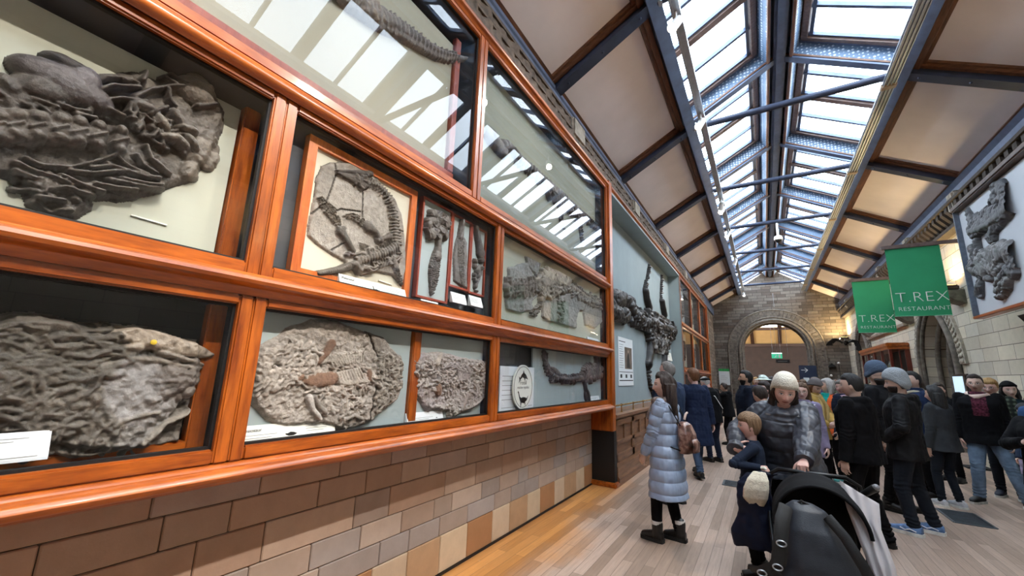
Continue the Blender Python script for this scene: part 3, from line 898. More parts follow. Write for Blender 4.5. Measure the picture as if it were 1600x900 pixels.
for j, (z0, z1) in enumerate(rows):
    for k in range(3):
        case(cols[k] + .004, cols[k + 1] - .004, z0, z1, '%s case of the far left group, %s' % (lev[j], pos[k]), fw=.075)
        FAR_CASES.append((j, k, cols[k] + .004, cols[k + 1] - .004, z0, z1))
        if j > 0:
            o = board(cols[k] + .10, cols[k + 1] - .25, z0 + .08, z1 - .08, XB, M_BOARD if (j + k) % 2 else M_BOARD2, 'pale board in the %s far left case, %s' % (lev[j], pos[k]))
# ------------------------------------------------------------------ fossils: relief meshes modelled bone by bone
M_FOSSIL = attr_mat('fossil rock', .66, .35, 38, .38, .9, 110, .007)
M_FOSSIL_D = attr_mat('dark fossil bone', .42, .5, 34, .42, .8, 120, .006)
DARK, DARK2, MIDG, PALE, RUST = (.060, .050, .042), (.092, .078, .065), (.21, .19, .165), (.40, .36, .315), (.20, .115, .075)

def crop(x0, y0, s):
    return lambda *pts: [(x0 + a * s, y0 + b * s) for a, b in pts]

LIMIT = {XB: .145, XN: .060, XN - .004: .060, XT: .115}    # keeps every bone behind its glass
CLIP = {XT: (YA + .08, YP0 - .085), XN - .004: (YC1 + .07, YC2 - .07), XN: (YC1 + .07, YP0 - .085), XB: (YA + .08, 40), XL + .022: (6.50, 13.22)}
class Relief:
    """height field on an upright plane x = const; face +1 bulges towards +x, -1 towards -x"""
    def __init__(self, x, y0, y1, z0, z1, res, seed=1, face=1):
        self.x, self.res, self.face, self.seed = x, res, face, seed
        self.ny, self.nz = int((y1 - y0) / res) + 1, int((z1 - z0) / res) + 1
        self.yy = y0 + np.arange(self.ny) * res; self.zz = z0 + np.arange(self.nz) * res
        self.Y, self.Z = np.meshgrid(self.yy, self.zz)
        self.h = np.full(self.Y.shape, -.006); self.on = np.zeros(self.Y.shape, bool)
        self.col = np.zeros(self.Y.shape + (3,)); self.rng = np.random.default_rng(seed)
        self.clip = CLIP.get(x); self.cells = ((z1 - z0), (y1 - y0)); self.base = np.zeros(self.Y.shape)
    def noise(self, f, s, o=4, g=.5):
        return fbm(self.Y.shape, (self.cells[0] * f, self.cells[1] * f), self.seed * 31 + s, o, g)
    def _seg(self, win, a, b):
        (ay, az), (by, bz) = a, b
        Y, Z = self.Y[win] - ay, self.Z[win] - az
        dy, dz = by - ay, bz - az; L2 = dy * dy + dz * dz + 1e-12
        t = np.clip((Y * dy + Z * dz) / L2, 0, 1)
        return np.hypot(Y - t * dy, Z - t * dz), t
    def _win(self, y0, y1, z0, z1):
        i0 = max(0, int((z0 - self.zz[0]) / self.res)); i1 = min(self.nz, int((z1 - self.zz[0]) / self.res) + 2)
        j0 = max(0, int((y0 - self.yy[0]) / self.res)); j1 = min(self.ny, int((y1 - self.yy[0]) / self.res) + 2)
        return (slice(i0, i1), slice(j0, j1)) if i1 > i0 and j1 > j0 else None
    def sdf(self, poly):
        P = np.array(poly); n = len(P); d = np.full(self.Y.shape, 1e9); ins = np.zeros(self.Y.shape, bool)
        for i in range(n):
            a, b = P[i], P[(i + 1) % n]
            dd, _ = self._seg((slice(None), slice(None)), a, b); d = np.minimum(d, dd)
            c = ((a[1] > self.Z) != (b[1] > self.Z))
            with np.errstate(divide='ignore', invalid='ignore'):
                xx = (b[0] - a[0]) * (self.Z - a[1]) / (b[1] - a[1]) + a[0]
            ins ^= c & (self.Y < xx)
        return np.where(ins, d, -d)
    def slab(self, poly, thick, color, edge=.02, rough=.012, ragged=.012, f=6, color2=None, step=0):
        sd = self.sdf(poly) + self.noise(9, 1) * ragged
        k = np.clip(sd / edge, 0, 1); k = k * k * (3 - 2 * k)
        n = self.noise(f, 2, 5, .55); m = self.noise(f * .5, 3, 3)
        if step: n = np.round(n * step) / step * .7 + n * .3        # broken, stepped bedding
        hh = k * (thick + rough * n)
        w = sd > 0
        up = w & (hh > self.h)
        self.h = np.where(up, hh, self.h); self.on |= up
        c2 = color2 or tuple(v * .75 for v in color)
        mm = np.clip(m * .8 + .5, 0, 1)[..., None]
        self.col = np.where(up[..., None], np.array(color) * (1 - mm) + np.array(c2) * mm, self.col)
        self.base = np.where(up, self.h, self.base)
    def put(self, win, hh, mask, color, jit=.0):
        b = self.base[win]; new = b + hh
        up = mask & (new > self.h[win])
        self.h[win] = np.where(up, new, self.h[win]); self.on[win] |= up
        c = np.array(color) * (1 + jit * self.rng.uniform(-1, 1))
        self.col[win] = np.where(up[..., None], c, self.col[win])
    def bone(self, pts, r, h, color, r1=None, knob=0.0, jit=.18, flat=.5):
        """long bone or rib; knob widens both ends"""
        r1 = r if r1 is None else r1; P = [np.array(p) for p in pts]
        ls = [np.hypot(*(b - a)) for a, b in zip(P[:-1], P[1:])]; T = sum(ls) + 1e-9; acc = 0
        col = np.array(color) * (1 + jit * self.rng.uniform(-1, 1)); R = max(r, r1) * (1 + knob)
        for a, b, l in zip(P[:-1], P[1:], ls):
            w = self._win(min(a[0], b[0]) - R, max(a[0], b[0]) + R, min(a[1], b[1]) - R, max(a[1], b[1]) + R)
            if w is not None:
                d, t = self._seg(w, a, b); s = (acc + t * l) / T
                rr = r + (r1 - r) * s
                if knob: rr = rr * (1 + knob * np.abs(2 * s - 1) ** 3)
                q = d / rr
                self.put(w, h * np.power(np.clip(1 - q * q, 0, 1), flat), q < 1, col)
            acc += l
    def blob(self, c, ry, rz, h, color, ang=0.0, jit=.15, pw=.5):
        R = max(ry, rz); w = self._win(c[0] - R, c[0] + R, c[1] - R, c[1] + R)
        if w is None: return
        Y, Z = self.Y[w] - c[0], self.Z[w] - c[1]
        a, b = Y * math.cos(ang) + Z * math.sin(ang), -Y * math.sin(ang) + Z * math.cos(ang)
        q = (a / ry) ** 2 + (b / rz) ** 2
        self.put(w, h * np.power(np.clip(1 - q, 0, 1), pw), q < 1, color, jit)
    def along(self, pts, pitch):
        P = [np.array(p) for p in pts]; out = []; carry = 0.0
        for a, b in zip(P[:-1], P[1:]):
            l = np.hypot(*(b - a)); s = carry
            while s < l:
                out.append((a + (b - a) * s / l, math.atan2(b[1] - a[1], b[0] - a[0]))); s += pitch
            carry = s - l
        return out
    def spine(self, pts, r0, r1, h, pitch, color, proc=0.0, both=True):
        """a row of separate vertebrae, with processes standing off each"""
        st = self.along(pts, pitch); n = len(st)
        for i, (p, a) in enumerate(st):
            r = r0 + (r1 - r0) * i / max(1, n - 1); k = pitch / .9 * (r / max(r0, r1)) ** .3
            a += self.rng.uniform(-.12, .12)
            self.blob(p, k * .54, r, h, color, a, .25, .35)
            for sgn in ((-1, 1) if both else (1,)):
                if proc:
                    nrm = np.array([-math.sin(a), math.cos(a)]) * sgn; q = p + nrm * r * .8
                    self.bone([q, q + nrm * proc * self.rng.uniform(.7, 1.2) + np.array([math.cos(a), math.sin(a)]) * self.rng.uniform(-.3, .3) * proc], pitch * .24, h * .6, color)
    def paddle(self, pts, w0, w1, wm, h, color, pitch=.02, size=.010):
        """flipper packed with small rounded phalanges; widest (wm) in the middle"""
        for i, (p, a) in enumerate(self.along(pts, pitch)):
            n = max(1, len(self.along(pts, pitch)) - 1); s = i / n
            w = (w0 * (1 - s) + w1 * s) + wm * math.sin(PI * min(1, s)) 
            m = max(1, int(w * 2 / (size * 1.9)))
            for j in range(m):
                o = ((j + .5) / m - .5) * 2 * w if m > 1 else 0
                q = p + np.array([-math.sin(a), math.cos(a)]) * o + self.rng.uniform(-.25, .25, 2) * size
                self.blob(q, size * self.rng.uniform(.8, 1.15), size * self.rng.uniform(.65, .95), h * self.rng.uniform(.7, 1.1), color, a, .3, .5)
    def jumble(self, poly, n, lr, rr, hr, color, ang=None, spread=1.6):
        """scattered broken bone inside an outline"""
        P = np.array(poly); lo, hi = P.min(0), P.max(0); k = 0; tries = 0
        def inside(q):
            r = False
            for i in range(len(P)):
                a, b = P[i], P[(i + 1) % len(P)]
                if (a[1] > q[1]) != (b[1] > q[1]) and q[0] < (b[0] - a[0]) * (q[1] - a[1]) / (b[1] - a[1]) + a[0]: r = not r
            return r
        while k < n and tries < n * 20:
            tries += 1; q = self.rng.uniform(lo, hi)
            if not inside(q): continue
            k += 1; a = self.rng.uniform(0, PI) if ang is None else ang + self.rng.uniform(-spread, spread)
            L = self.rng.uniform(*lr); r = self.rng.uniform(*rr); d = np.array([math.cos(a), math.sin(a)]) * L / 2
            b = self.rng.uniform(-.25, .25) * L * np.array([-math.sin(a), math.cos(a)])
            if self.rng.random() < .35: self.blob(q, r * 2.2, r * 1.6, self.rng.uniform(*hr), color, a, .3)
            else: self.bone([q - d, q + b, q + d], r, self.rng.uniform(*hr), color, knob=.4, jit=.3)
    def crack(self, pts, w, depth, color=None):
        for a, b in zip(pts[:-1], pts[1:]):
            win = self._win(min(a[0], b[0]) - w * 2, max(a[0], b[0]) + w * 2, min(a[1], b[1]) - w * 2, max(a[1], b[1]) + w * 2)
            if win is None: continue
            d, _ = self._seg(win, np.array(a), np.array(b)); m = (d < w) & self.on[win]
            self.h[win] = np.where(m, np.maximum(self.h[win] - depth * (1 - d / w), .002), self.h[win])
            if color: self.col[win] = np.where(m[..., None], np.array(color), self.col[win])
    def roughen(self, f, amp, s=9, o=4):
        self.h = np.where(self.on, np.maximum(self.h + amp * self.noise(f, s, o, .6), .001), self.h)
    def ridged(self, f, amp, s=21, o=4):
        """sharp broken ridges"""
        self.h = np.where(self.on, np.maximum(self.h + amp * (.35 - np.abs(self.noise(f, s, o, .6))), .001), self.h)
    def tint(self, poly, color, k=.7, soft=.03):
        m = np.clip(self.sdf(poly) / soft + .5, 0, 1)[..., None] * k
        self.col = self.col * (1 - m) + np.array(color) * m
    def build(self, name, mat, parent=None, top=None):
        top = top or LIMIT.get(self.x, .3)
        self.h = np.where(self.h > 0, top * np.tanh(self.h / top * 1.0), self.h)
        if self.clip: self.on &= (self.Y > self.clip[0]) & (self.Y < self.clip[1])
        on = self.on.copy(); g = on.copy()
        g[1:] |= on[:-1]; g[:-1] |= on[1:]; g[:, 1:] |= g[:, :-1].copy(); g[:, :-1] |= g[:, 1:].copy()
        c = g[:-1, :-1] & g[1:, :-1] & g[:-1, 1:] & g[1:, 1:]
        idx = np.full(self.Y.shape, -1); use = np.zeros(self.Y.shape, bool)
        use[:-1, :-1] |= c; use[1:, :-1] |= c; use[:-1, 1:] |= c; use[1:, 1:] |= c
        idx[use] = np.arange(use.sum())
        # colour of the rim copies its neighbour
        col = self.col.copy()
        for sh in ((1, 0), (-1, 0), (0, 1), (0, -1)):
            e = (~on) & (col.sum(-1) == 0); r = np.roll(col, sh, (0, 1)); col[e] = r[e]
        hh = np.where(on, self.h, -.006)
        P = np.stack([self.x + self.face * (hh + .0064), self.Y, self.Z], -1)[use]
        i, j = np.nonzero(c)
        F = np.stack([idx[i, j], idx[i, j + 1], idx[i + 1, j + 1], idx[i + 1, j]], 1)
        if self.face < 0: F = F[:, ::-1]
        me = bpy.data.meshes.new(name)
        me.vertices.add(len(P)); me.vertices.foreach_set('co', P.astype(np.float32).ravel())
        me.loops.add(F.size); me.loops.foreach_set('vertex_index', F.ravel().astype(np.int32))
        me.polygons.add(len(F)); me.polygons.foreach_set('loop_start', np.arange(0, F.size, 4, dtype=np.int32))
        me.update(calc_edges=True); me.validate()
        at = me.color_attributes.new('Col', 'FLOAT_COLOR', 'POINT')
        cc = np.concatenate([col[use], np.ones((len(P), 1))], 1).astype(np.float32)
        at.data.foreach_set('color', cc.ravel())
        me.materials.append(mat); me.shade_smooth()
        o = bpy.data.objects.new(name, me); COL.objects.link(o)
        if parent is not None: attach(o, parent)
        return o

def relief_for(x, px_pts, res, seed, pad=.06, face=1):
    q = np.array(wall_pts(x, px_pts)); lo, hi = q.min(0) - pad, q.max(0) + pad
    return Relief(x, lo[0], hi[0], lo[1], hi[1], res, seed, face)

# --- the big dark ribcage, second row
c = crop(0, 60, .3223); W = lambda *p: wall_pts(XB, c(*p))
out = c((-300, 300), (-100, 200), (0, 215), (40, 262), (100, 240), (160, 190), (270, 150), (320, 130), (420, 165), (540, 200), (640, 165), (760, 205), (860, 215), (930, 205), (1010, 240), (1050, 300), (1085, 360), (1070, 450), (1055, 520), (1010, 590), (930, 690), (870, 720), (770, 760), (640, 795), (560, 800), (440, 780), (430, 830), (350, 880), (240, 850), (130, 815), (90, 740), (40, 690), (-60, 680), (-300, 640))
R = relief_for(XB, out, .0042, 11)
R.slab(wall_pts(XB, out), .028, DARK2, .03, .016, .012, 7, DARK, step=3)
R.tint(W((520, 220), (640, 165), (860, 215), (1010, 240), (1085, 360), (1055, 520), (930, 690), (800, 700), (880, 500), (700, 400)), (.19, .165, .135), .7, .08)
R.blob(W((300, 245))[0], .15, .072, .12, (.095, .082, .08), -.15); R.blob(W((190, 270))[0], .09, .06, .10, DARK, .2); R.blob(W((385, 240))[0], .055, .075, .12, (.12, .105, .105), 0)
R.blob(W((340, 165))[0], .09, .035, .09, DARK, -.2); R.blob(W((30, 250))[0], .05, .03, .09, DARK, -.9); R.blob(W((60, 290))[0], .07, .05, .06, DARK, -.2)
R.blob(W((935, 270))[0], .085, .075, .07, (.20, .17, .135), -.4); R.blob(W((965, 230))[0], .06, .035, .06, (.20, .17, .135), -.5)
for p in (((430, 235), (500, 215), (570, 218), (640, 245)), ((430, 215), (520, 205), (600, 235)), ((425, 285), (520, 250), (650, 262)), ((410, 370), (450, 325), (560, 312), (680, 330)), ((630, 305), (700, 272), (800, 252), (860, 250)),
          ((450, 345), (520, 372), (575, 398)), ((610, 340), (600, 375), (630, 410)), ((625, 330), (635, 380), (610, 405)), ((790, 270), (795, 320), (820, 350)), ((700, 385), (780, 355)), ((255, 345), (330, 370), (410, 380)), ((140, 320), (200, 345), (255, 365)),
          ((930, 350), (1015, 340)), ((665, 230), (690, 180)), ((780, 205), (830, 245)), ((810, 195), (880, 240)), ((350, 390), (440, 408))):
    R.bone(W(*p), .012, .065, DARK2, .009, .3)
for p in (((60, 620), (160, 660), (250, 685), (310, 715)), ((110, 600), (190, 632), (320, 640), (430, 615), (550, 575)), ((315, 655), (430, 668), (540, 655), (640, 665), (745, 695)), ((280, 680), (370, 720), (480, 755)), ((500, 620), (570, 650), (680, 685), (750, 690)), ((440, 715), (540, 735), (640, 745)),
          ((510, 695), (600, 715), (700, 735), (770, 740)), ((570, 690), (680, 715), (760, 725)), ((550, 590), (600, 635), (690, 675)), ((640, 580), (670, 630), (730, 670)), ((690, 535), (710, 600), (790, 665)), ((730, 610), (800, 670)), ((420, 640), (520, 630), (600, 655)), ((200, 745), (300, 735), (430, 775)), ((170, 780), (290, 800)), ((205, 720), (200, 760)), ((60, 660), (150, 690))):
    R.bone(W(*p), .0095, .055, DARK2, .008, .2)
for k, (a, b) in enumerate(((-40, 455), (55, 450), (155, 455), (265, 465), (355, 480), (450, 495), (555, 520))):
    q = W((a, b))[0]; s = 1 - .06 * k
    R.blob(q, .043 * s, .080 * s, .080, DARK2, -.15, .12, .22); R.blob(W((a + 6, b - 45))[0], .036 * s, .028, .105, DARK2, .3, .1, .4); R.blob(W((a + 2, b + 40))[0], .034 * s, .022, .098, DARK2, -.3, .1, .4)
    R.bone(W((a - 36, b + 6), (a + 34, b - 8)), .009, .10, DARK2)
for a, b, an in ((760, 430, -.9), (835, 405, -.9), (680, 355, 0), (800, 500, .3), (850, 520, -.6), (900, 520, -.8), (880, 460, .2)):
    R.blob(W((a, b))[0], .05, .022, .085, (.16, .14, .115), an)
R.jumble(W((600, 400), (760, 380), (930, 500), (900, 600), (700, 520)), 26, (.03, .08), (.006, .012), (.03, .06), DARK2)
R.jumble(W((-200, 280), (100, 320), (420, 370), (300, 385), (-200, 350)), 26, (.05, .16), (.008, .014), (.03, .06), DARK, -.2, .3)
R.jumble(W((0, 650), (400, 700), (430, 820), (240, 840), (100, 760)), 18, (.05, .14), (.007, .012), (.02, .05), DARK2, -.2, .4)
R.jumble(W((900, 540), (1040, 480), (1000, 600), (900, 680)), 22, (.03, .07), (.012, .025), (.015, .03), (.19, .165, .135))
R.ridged(11, .007); R.roughen(60, .0025, 5, 3)
tag(R.build('ribcage_fossil', M_FOSSIL_D), 'big dark fossil ribcage with vertebrae, on a pale board at far left', 'fossil')

# --- the dark fossil block, bottom row
c = crop(0, 460, .3333); W = lambda *p: wall_pts(XB, c(*p))
out = c((-400, 120), (0, 110), (120, 100), (240, 120), (400, 140), (540, 150), (620, 140), (760, 180), (915, 215), (910, 320), (885, 440), (830, 690), (700, 712), (380, 725), (300, 715), (130, 690), (40, 600), (0, 580), (-400, 560))
R = relief_for(XB, out, .0045, 12)
R.slab(wall_pts(XB, out), .05, (.13, .115, .10), .02, .02, .01, 7, (.10, .09, .075), step=4)
R.tint(W((380, 790), (520, 620), (860, 540), (840, 735)), (.19, .165, .14), .7, .05)
R.blob(W((740, 225))[0], .22, .04, .06, (.33, .28, .225), -.22, 0, .25); R.blob(W((600, 460))[0], .17, .17, .05, (.24, .225, .215), 0, 0, .3)
R.blob(W((180, 135))[0], .10, .035, .08, (.17, .15, .125), -.1); R.blob(W((680, 485))[0], .04, .025, .075, (.2, .18, .16), 0)
for p in (((450, 330), (600, 300), (720, 310), (800, 330), (920, 345)), ((720, 270), (820, 300), (930, 330)), ((440, 440), (480, 550), (520, 590)), ((520, 590), (600, 565), (700, 550)), ((0, 385), (100, 380), (200, 385)), ((190, 430), (250, 500), (280, 610)), ((10, 580), (70, 640), (160, 680)), ((230, 710), (320, 745), (420, 700), (490, 650)), ((640, 690), (740, 600), (860, 540))):
    R.bone(W(*p), .018, .06, (.20, .175, .145), .012)
R.jumble(W((-350, 130), (540, 170), (540, 330), (440, 400), (-350, 380)), 330, (.04, .14), (.006, .016), (.02, .09), (.095, .083, .066), -.1, .6)
R.jumble(W((-350, 380), (440, 380), (500, 620), (420, 740), (150, 690), (-350, 560)), 300, (.03, .12), (.006, .016), (.02, .09), (.11, .096, .078), None)
R.jumble(W((700, 330), (900, 340), (880, 450), (720, 470)), 40, (.03, .08), (.012, .022), (.04, .08), (.13, .11, .095))
R.jumble(W((480, 640), (640, 590), (660, 680), (520, 760)), 60, (.02, .06), (.008, .016), (.02, .05), (.17, .155, .14))
R.tint(W((540, 150), (620, 140), (935, 215), (930, 300), (760, 260), (560, 270)), (.40, .335, .265), .8, .02)
R.tint(W((470, 400), (540, 310), (700, 330), (730, 480), (600, 560), (520, 580), (450, 500)), (.27, .255, .245), .8, .03)
R.ridged(9, .030); R.roughen(50, .006, 5, 3)
tag(R.build('fossil_block', M_FOSSIL_D), 'huge dark jumbled fossil block with a pale upper corner, bottom row', 'fossil')
o = MB().lathe([(.011, 0), (.011, .006), (.004, .008)], (XB + .105, *W((675, 225))[0]), 14, (1, 0, 0)).build('yellow_marker', plain('yellow dot', 'd8b832', .5)); tag(o, 'tiny round yellow marker stuck on the pale corner of the dark block', 'marker')

# --- framed plesiosaur
c = crop(460, 230, .27778); W = lambda *p: wall_pts(XN, c(*p))
fr = wall_pts(XN, [(481, 208), (650, 297), (635, 470), (453, 437)])
fy0, fy1, fz0, fz1 = 1.165, 2.045, 2.125, 2.985
t = thing('framed_plesiosaur', 'orange framed plesiosaur fossil with curved neck, on a pale panel', 'framed fossil', (XN, (fy0 + fy1) / 2, fz0))
mb = MB(); ring(mb, fy0, fy1, fz0, fz1, .055, XN - .03, XN + .02); mb.build('frame', M_ORANGE, t)
MB().box(XN - .025, XN - .004, fy0 + .05, fy1 - .05, fz0 + .05, fz1 - .05).build('backboard', plain('pale cream panel', 'cfcab6', .85, 0, .02, 2), t)
XP = XN - .004; W = lambda *p: wall_pts(XP, c(*p))
out = c((150, 110), (210, 90), (330, 85), (460, 165), (470, 195), (560, 290), (600, 370), (612, 460), (620, 600), (622, 690), (600, 785), (540, 720), (440, 700), (370, 728), (330, 690), (270, 640), (200, 600), (120, 540), (75, 500), (70, 440), (90, 370), (110, 260), (120, 170))
R = relief_for(XP, out, .0045, 13)
R.slab(wall_pts(XP, out), .012, (.40, .36, .31), .01, .003, .006, 6, (.33, .295, .25))
for poly in (((150, 110), (215, 95), (225, 150), (190, 260), (130, 310), (110, 260)), ((230, 90), (460, 165), (470, 195), (560, 290), (615, 460), (620, 700), (560, 600), (540, 330), (420, 180), (250, 110)), ((330, 640), (560, 600), (600, 785), (440, 700), (370, 728))):
    R.tint(W(*poly), (.25, .22, .185), .75, .03)
for p in (((220, 95), (228, 150), (170, 310), (230, 360), (250, 350)), ((375, 240), (372, 400)), ((250, 350), (360, 365)), ((90, 375), (170, 310)), ((580, 470), (615, 480)), ((200, 580), (270, 540))):
    R.crack(W(*p), .006, .012, (.09, .078, .065))
R.bone(W((228, 150), (300, 175), (370, 205)), .012, .03, DARK2, .05); R.bone(W((225, 140), (300, 145), (415, 155)), .010, .035, DARK2, .022)
R.jumble(W((290, 140), (420, 150), (400, 230), (340, 220)), 36, (.02, .05), (.005, .010), (.02, .045), DARK2)
for q in ((330, 165), (385, 200), (360, 235)): R.blob(W(q)[0], .022, .015, .045, (.14, .12, .10))
R.spine(W((400, 205), (450, 218), (500, 265), (535, 330), (548, 400), (552, 470), (560, 560)), .016, .036, .04, .022, (.17, .15, .125), .02)
R.spine(W((560, 555), (500, 595), (420, 620), (340, 645)), .034, .030, .045, .024, (.16, .14, .115), .035)
R.bone(W((345, 655), (250, 690), (180, 705), (125, 712)), .028, .035, (.12, .105, .085), .016); R.spine(W((345, 652), (250, 688), (130, 710)), .02, .011, .042, .014, (.14, .12, .10))
R.bone(W((325, 660), (350, 700)), .022, .05, (.14, .12, .1))
for k in range(9):
    R.bone(W((430 + k * 13, 615 - k * 4), (450 + k * 15, 650 - k * 2), (430 + k * 18, 690 - k * 5)), .006, .024, (.2, .175, .145))
for k in range(6): R.bone(W((355 + 7 * k, 540 + k * 2), (365 + 8 * k, 575 - k * 3)), .004, .02, (.2, .175, .145))
R.paddle(W((130, 285), (165, 345), (210, 395), (240, 450)), .022, .026, .012, .028, (.17, .15, .125), .013, .0075)
R.bone(W((248, 478), (275, 520), (310, 585)), .026, .045, (.13, .115, .095), .016, .4)
for q in ((235, 462), (262, 458), (250, 482)): R.blob(W(q)[0], .018, .015, .04, (.15, .13, .11))
for q in ((290, 600), (310, 605), (280, 610)): R.blob(W(q)[0], .02, .012, .035, (.13, .11, .10))
R.paddle(W((262, 388), (310, 390), (350, 410), (380, 440)), .01, .03, .008, .028, (.17, .15, .125), .013, .0075)
R.bone(W((400, 450), (440, 480), (470, 530)), .032, .045, (.16, .14, .12), .016, .35); R.bone(W((455, 525), (520, 505)), .014, .04, (.15, .13, .11), .02, .4)
R.paddle(W((550, 670), (570, 720), (595, 775)), .022, .010, .010, .028, (.15, .13, .11), .013, .0075)
R.bone(W((540, 625), (552, 670)), .022, .035, (.16, .14, .12), .03)
R.jumble(W((330, 600), (560, 560), (580, 640), (480, 690), (360, 700)), 60, (.03, .07), (.004, .009), (.015, .04), (.18, .155, .13), .3, .6)
R.roughen(20, .003)
R.build('fossil_slab', M_FOSSIL, t)

# --- three narrow framed limbs
def framed(y0, y1, z0, z1, label, x=XN):
    t = thing('framed_paddle', label, 'framed fossil', (x, (y0 + y1) / 2, z0), 'narrow framed paddles')
    mb = MB(); ring(mb, y0, y1, z0, z1, .017, x - .03, x + .012); mb.build('frame', M_REDWOOD, t)
    MB().box(x - .025, x - .004, y0 + .015, y1 - .015, z0 + .015, z1 - .015).build('backboard', M_BOARD2, t)
    return t
c = crop(640, 290, .23323); W = lambda *p: wall_pts(XP, c(*p))
def yz(*p): return wall_pts(XN, c(*p))
t = framed(2.118, 2.478, 2.175, 2.985, 'widest narrow red frame, holding a paddle topped by a clump of shoulder bone')
R = relief_for(XP, c((80, 140), (260, 760)), .0045, 14, .01)
R.bone(W((185, 340), (180, 440)), .026, .045, DARK2, .028, .3); R.blob(W((175, 470))[0], .045, .05, .05, (.14, .125, .11))
R.paddle(W((172, 480), (155, 560), (150, 640), (138, 735)), .05, .014, .02, .035, (.13, .115, .10), .015, .0085)
for q, a, b, an in (((190, 185), .09, .05, .2), ((230, 240), .05, .075, 0), ((130, 240), .075, .035, .3), ((170, 215), .1, .045, -.2), ((130, 320), .05, .06, .3), ((190, 300), .06, .05, 0), ((110, 265), .03, .045, 0), ((222, 330), .03, .06, .2), ((205, 160), .05, .03, .4)):
    R.blob(W(q)[0], a, b, .075, (.12, .105, .09), an, .25)
R.jumble(W((100, 230), (170, 150), (240, 170), (245, 270), (160, 340), (95, 330)), 50, (.03, .09), (.006, .014), (.05, .09), DARK2)
R.roughen(20, .005); R.build('paddle_bones', M_FOSSIL_D, t)
t = framed(2.482, 2.748, 2.33, 2.975, 'middle narrow red frame, holding a pointed limb on a grey strip of rock')
R = relief_for(XP, c((275, 200), (400, 710)), .0045, 15, .01)
R.slab(W((335, 225), (355, 235), (350, 330), (378, 385), (378, 690), (345, 680), (290, 640), (288, 460), (305, 375), (325, 320)), .015, (.17, .16, .15), .01, .004, .006)
R.bone(W((343, 230), (335, 300), (330, 350)), .018, .035, (.13, .12, .11), .03)
R.paddle(W((330, 375), (330, 480), (335, 580), (345, 675)), .045, .02, .008, .022, (.12, .11, .10), .014, .008)
R.roughen(20, .003); R.build('paddle_bones', M_FOSSIL_D, t)
t = framed(2.752, 2.985, 2.32, 2.965, 'smallest narrow red frame, holding one long arm bone and loose hand bones')
R = relief_for(XP, c((400, 265), (505, 740)), .0045, 16, .01)
R.bone(W((430, 275), (445, 350), (465, 450)), .022, .055, (.085, .078, .072), .042, .35)
R.bone(W((468, 480), (470, 495)), .035, .05, (.09, .08, .07), .035, .2); R.slab(W((440, 560), (490, 500), (480, 600), (440, 690), (425, 660)), .01, (.2, .19, .18), .008, .003, .005)
for q, a in (((430, 510), .026), ((428, 540), .024), ((475, 555), .018), ((440, 580), .02), ((425, 600), .018), ((430, 640), .017), ((445, 610), .016), ((430, 680), .018), ((437, 710), .013), ((420, 625), .012)):
    R.blob(W(q)[0], a, a * 1.2, .04, (.09, .082, .075), 0)
R.roughen(20, .004); R.build('paddle_bones', M_FOSSIL_D, t)

# --- two pale slabs, bottom row
c = crop(380, 490, .25544); W = lambda *p: wall_pts(XN, c(*p))
out = c((90, 205), (180, 150), (270, 95), (420, 40), (560, 45), (740, 110), (850, 150), (900, 215), (950, 260), (970, 340), (960, 430), (940, 520), (860, 590), (770, 660), (700, 690), (600, 715), (500, 680), (190, 690), (110, 625), (40, 560), (15, 500), (40, 400), (50, 300))
R = relief_for(XN, out, .004, 17)
R.slab(wall_pts(XN, out), .03, (.37, .325, .28), .02, .016, .008, 8, (.30, .265, .23), step=3)
R.tint(W((750, 110), (960, 260), (960, 430), (770, 660), (770, 520), (810, 420), (800, 250)), (.22, .195, .165), .6, .03)
for p in (((745, 110), (790, 230), (820, 320), (805, 420), (775, 520), (755, 650)), ((820, 340), (900, 370), (970, 350)), ((150, 330), (270, 300), (270, 230))): R.crack(W(*p), .007, .025, (.07, .06, .05))
R.blob(W((460, 400))[0], .12, .045, .075, RUST, .1); R.bone(W((510, 185), (480, 240), (430, 300)), .028, .07, RUST, .012); R.blob(W((740, 375))[0], .022, .045, .07, RUST, .1); R.blob(W((318, 392))[0], .028, .022, .06, RUST, .6)
for k in range(13): R.bone(W((455 + k * 17, 300 - k * 2), (490 + k * 18, 255 - k * 3 + (k % 3) * 4), (540 + k * 13, 315 - k * 2)), .008, .05, (.40, .355, .30))
for k in range(9): R.bone(W((545 + k * 16, 365 - k * 4), (560 + k * 18, 420 - k * 3), (615 + k * 15, 430 - k * 2)), .010, .055, (.42, .37, .315))
R.bone(W((375, 510), (395, 580), (440, 640)), .02, .06, (.42, .38, .34), .012); R.bone(W((405, 505), (430, 560), (470, 600)), .014, .06, (.2, .175, .15)); R.bone(W((600, 640), (650, 620), (700, 640)), .012, .04, (.25, .22, .19))
R.jumble(W((60, 250), (260, 180), (440, 200), (420, 280), (300, 420), (100, 480), (40, 420)), 260, (.02, .07), (.004, .012), (.015, .055), (.36, .315, .27))
R.jumble(W((300, 300), (700, 300), (800, 400), (640, 520), (380, 480)), 190, (.02, .08), (.004, .010), (.02, .05), (.35, .30, .255), -.4, .7)
R.jumble(W((810, 230), (950, 280), (950, 440), (850, 560), (790, 600), (800, 430)), 170, (.02, .05), (.004, .010), (.015, .04), (.26, .23, .195))
R.jumble(W((430, 480), (700, 470), (720, 600), (560, 640), (450, 600)), 110, (.02, .07), (.004, .010), (.012, .035), (.34, .3, .26))
R.ridged(12, .020); R.roughen(60, .005, 5, 3)
tag(R.build('fossil_slab', M_FOSSIL), 'large pale rounded fossil slab with rust brown bones, bottom row', 'fossil')
c = crop(630, 500, .2); W = lambda *p: wall_pts(XN, c(*p))
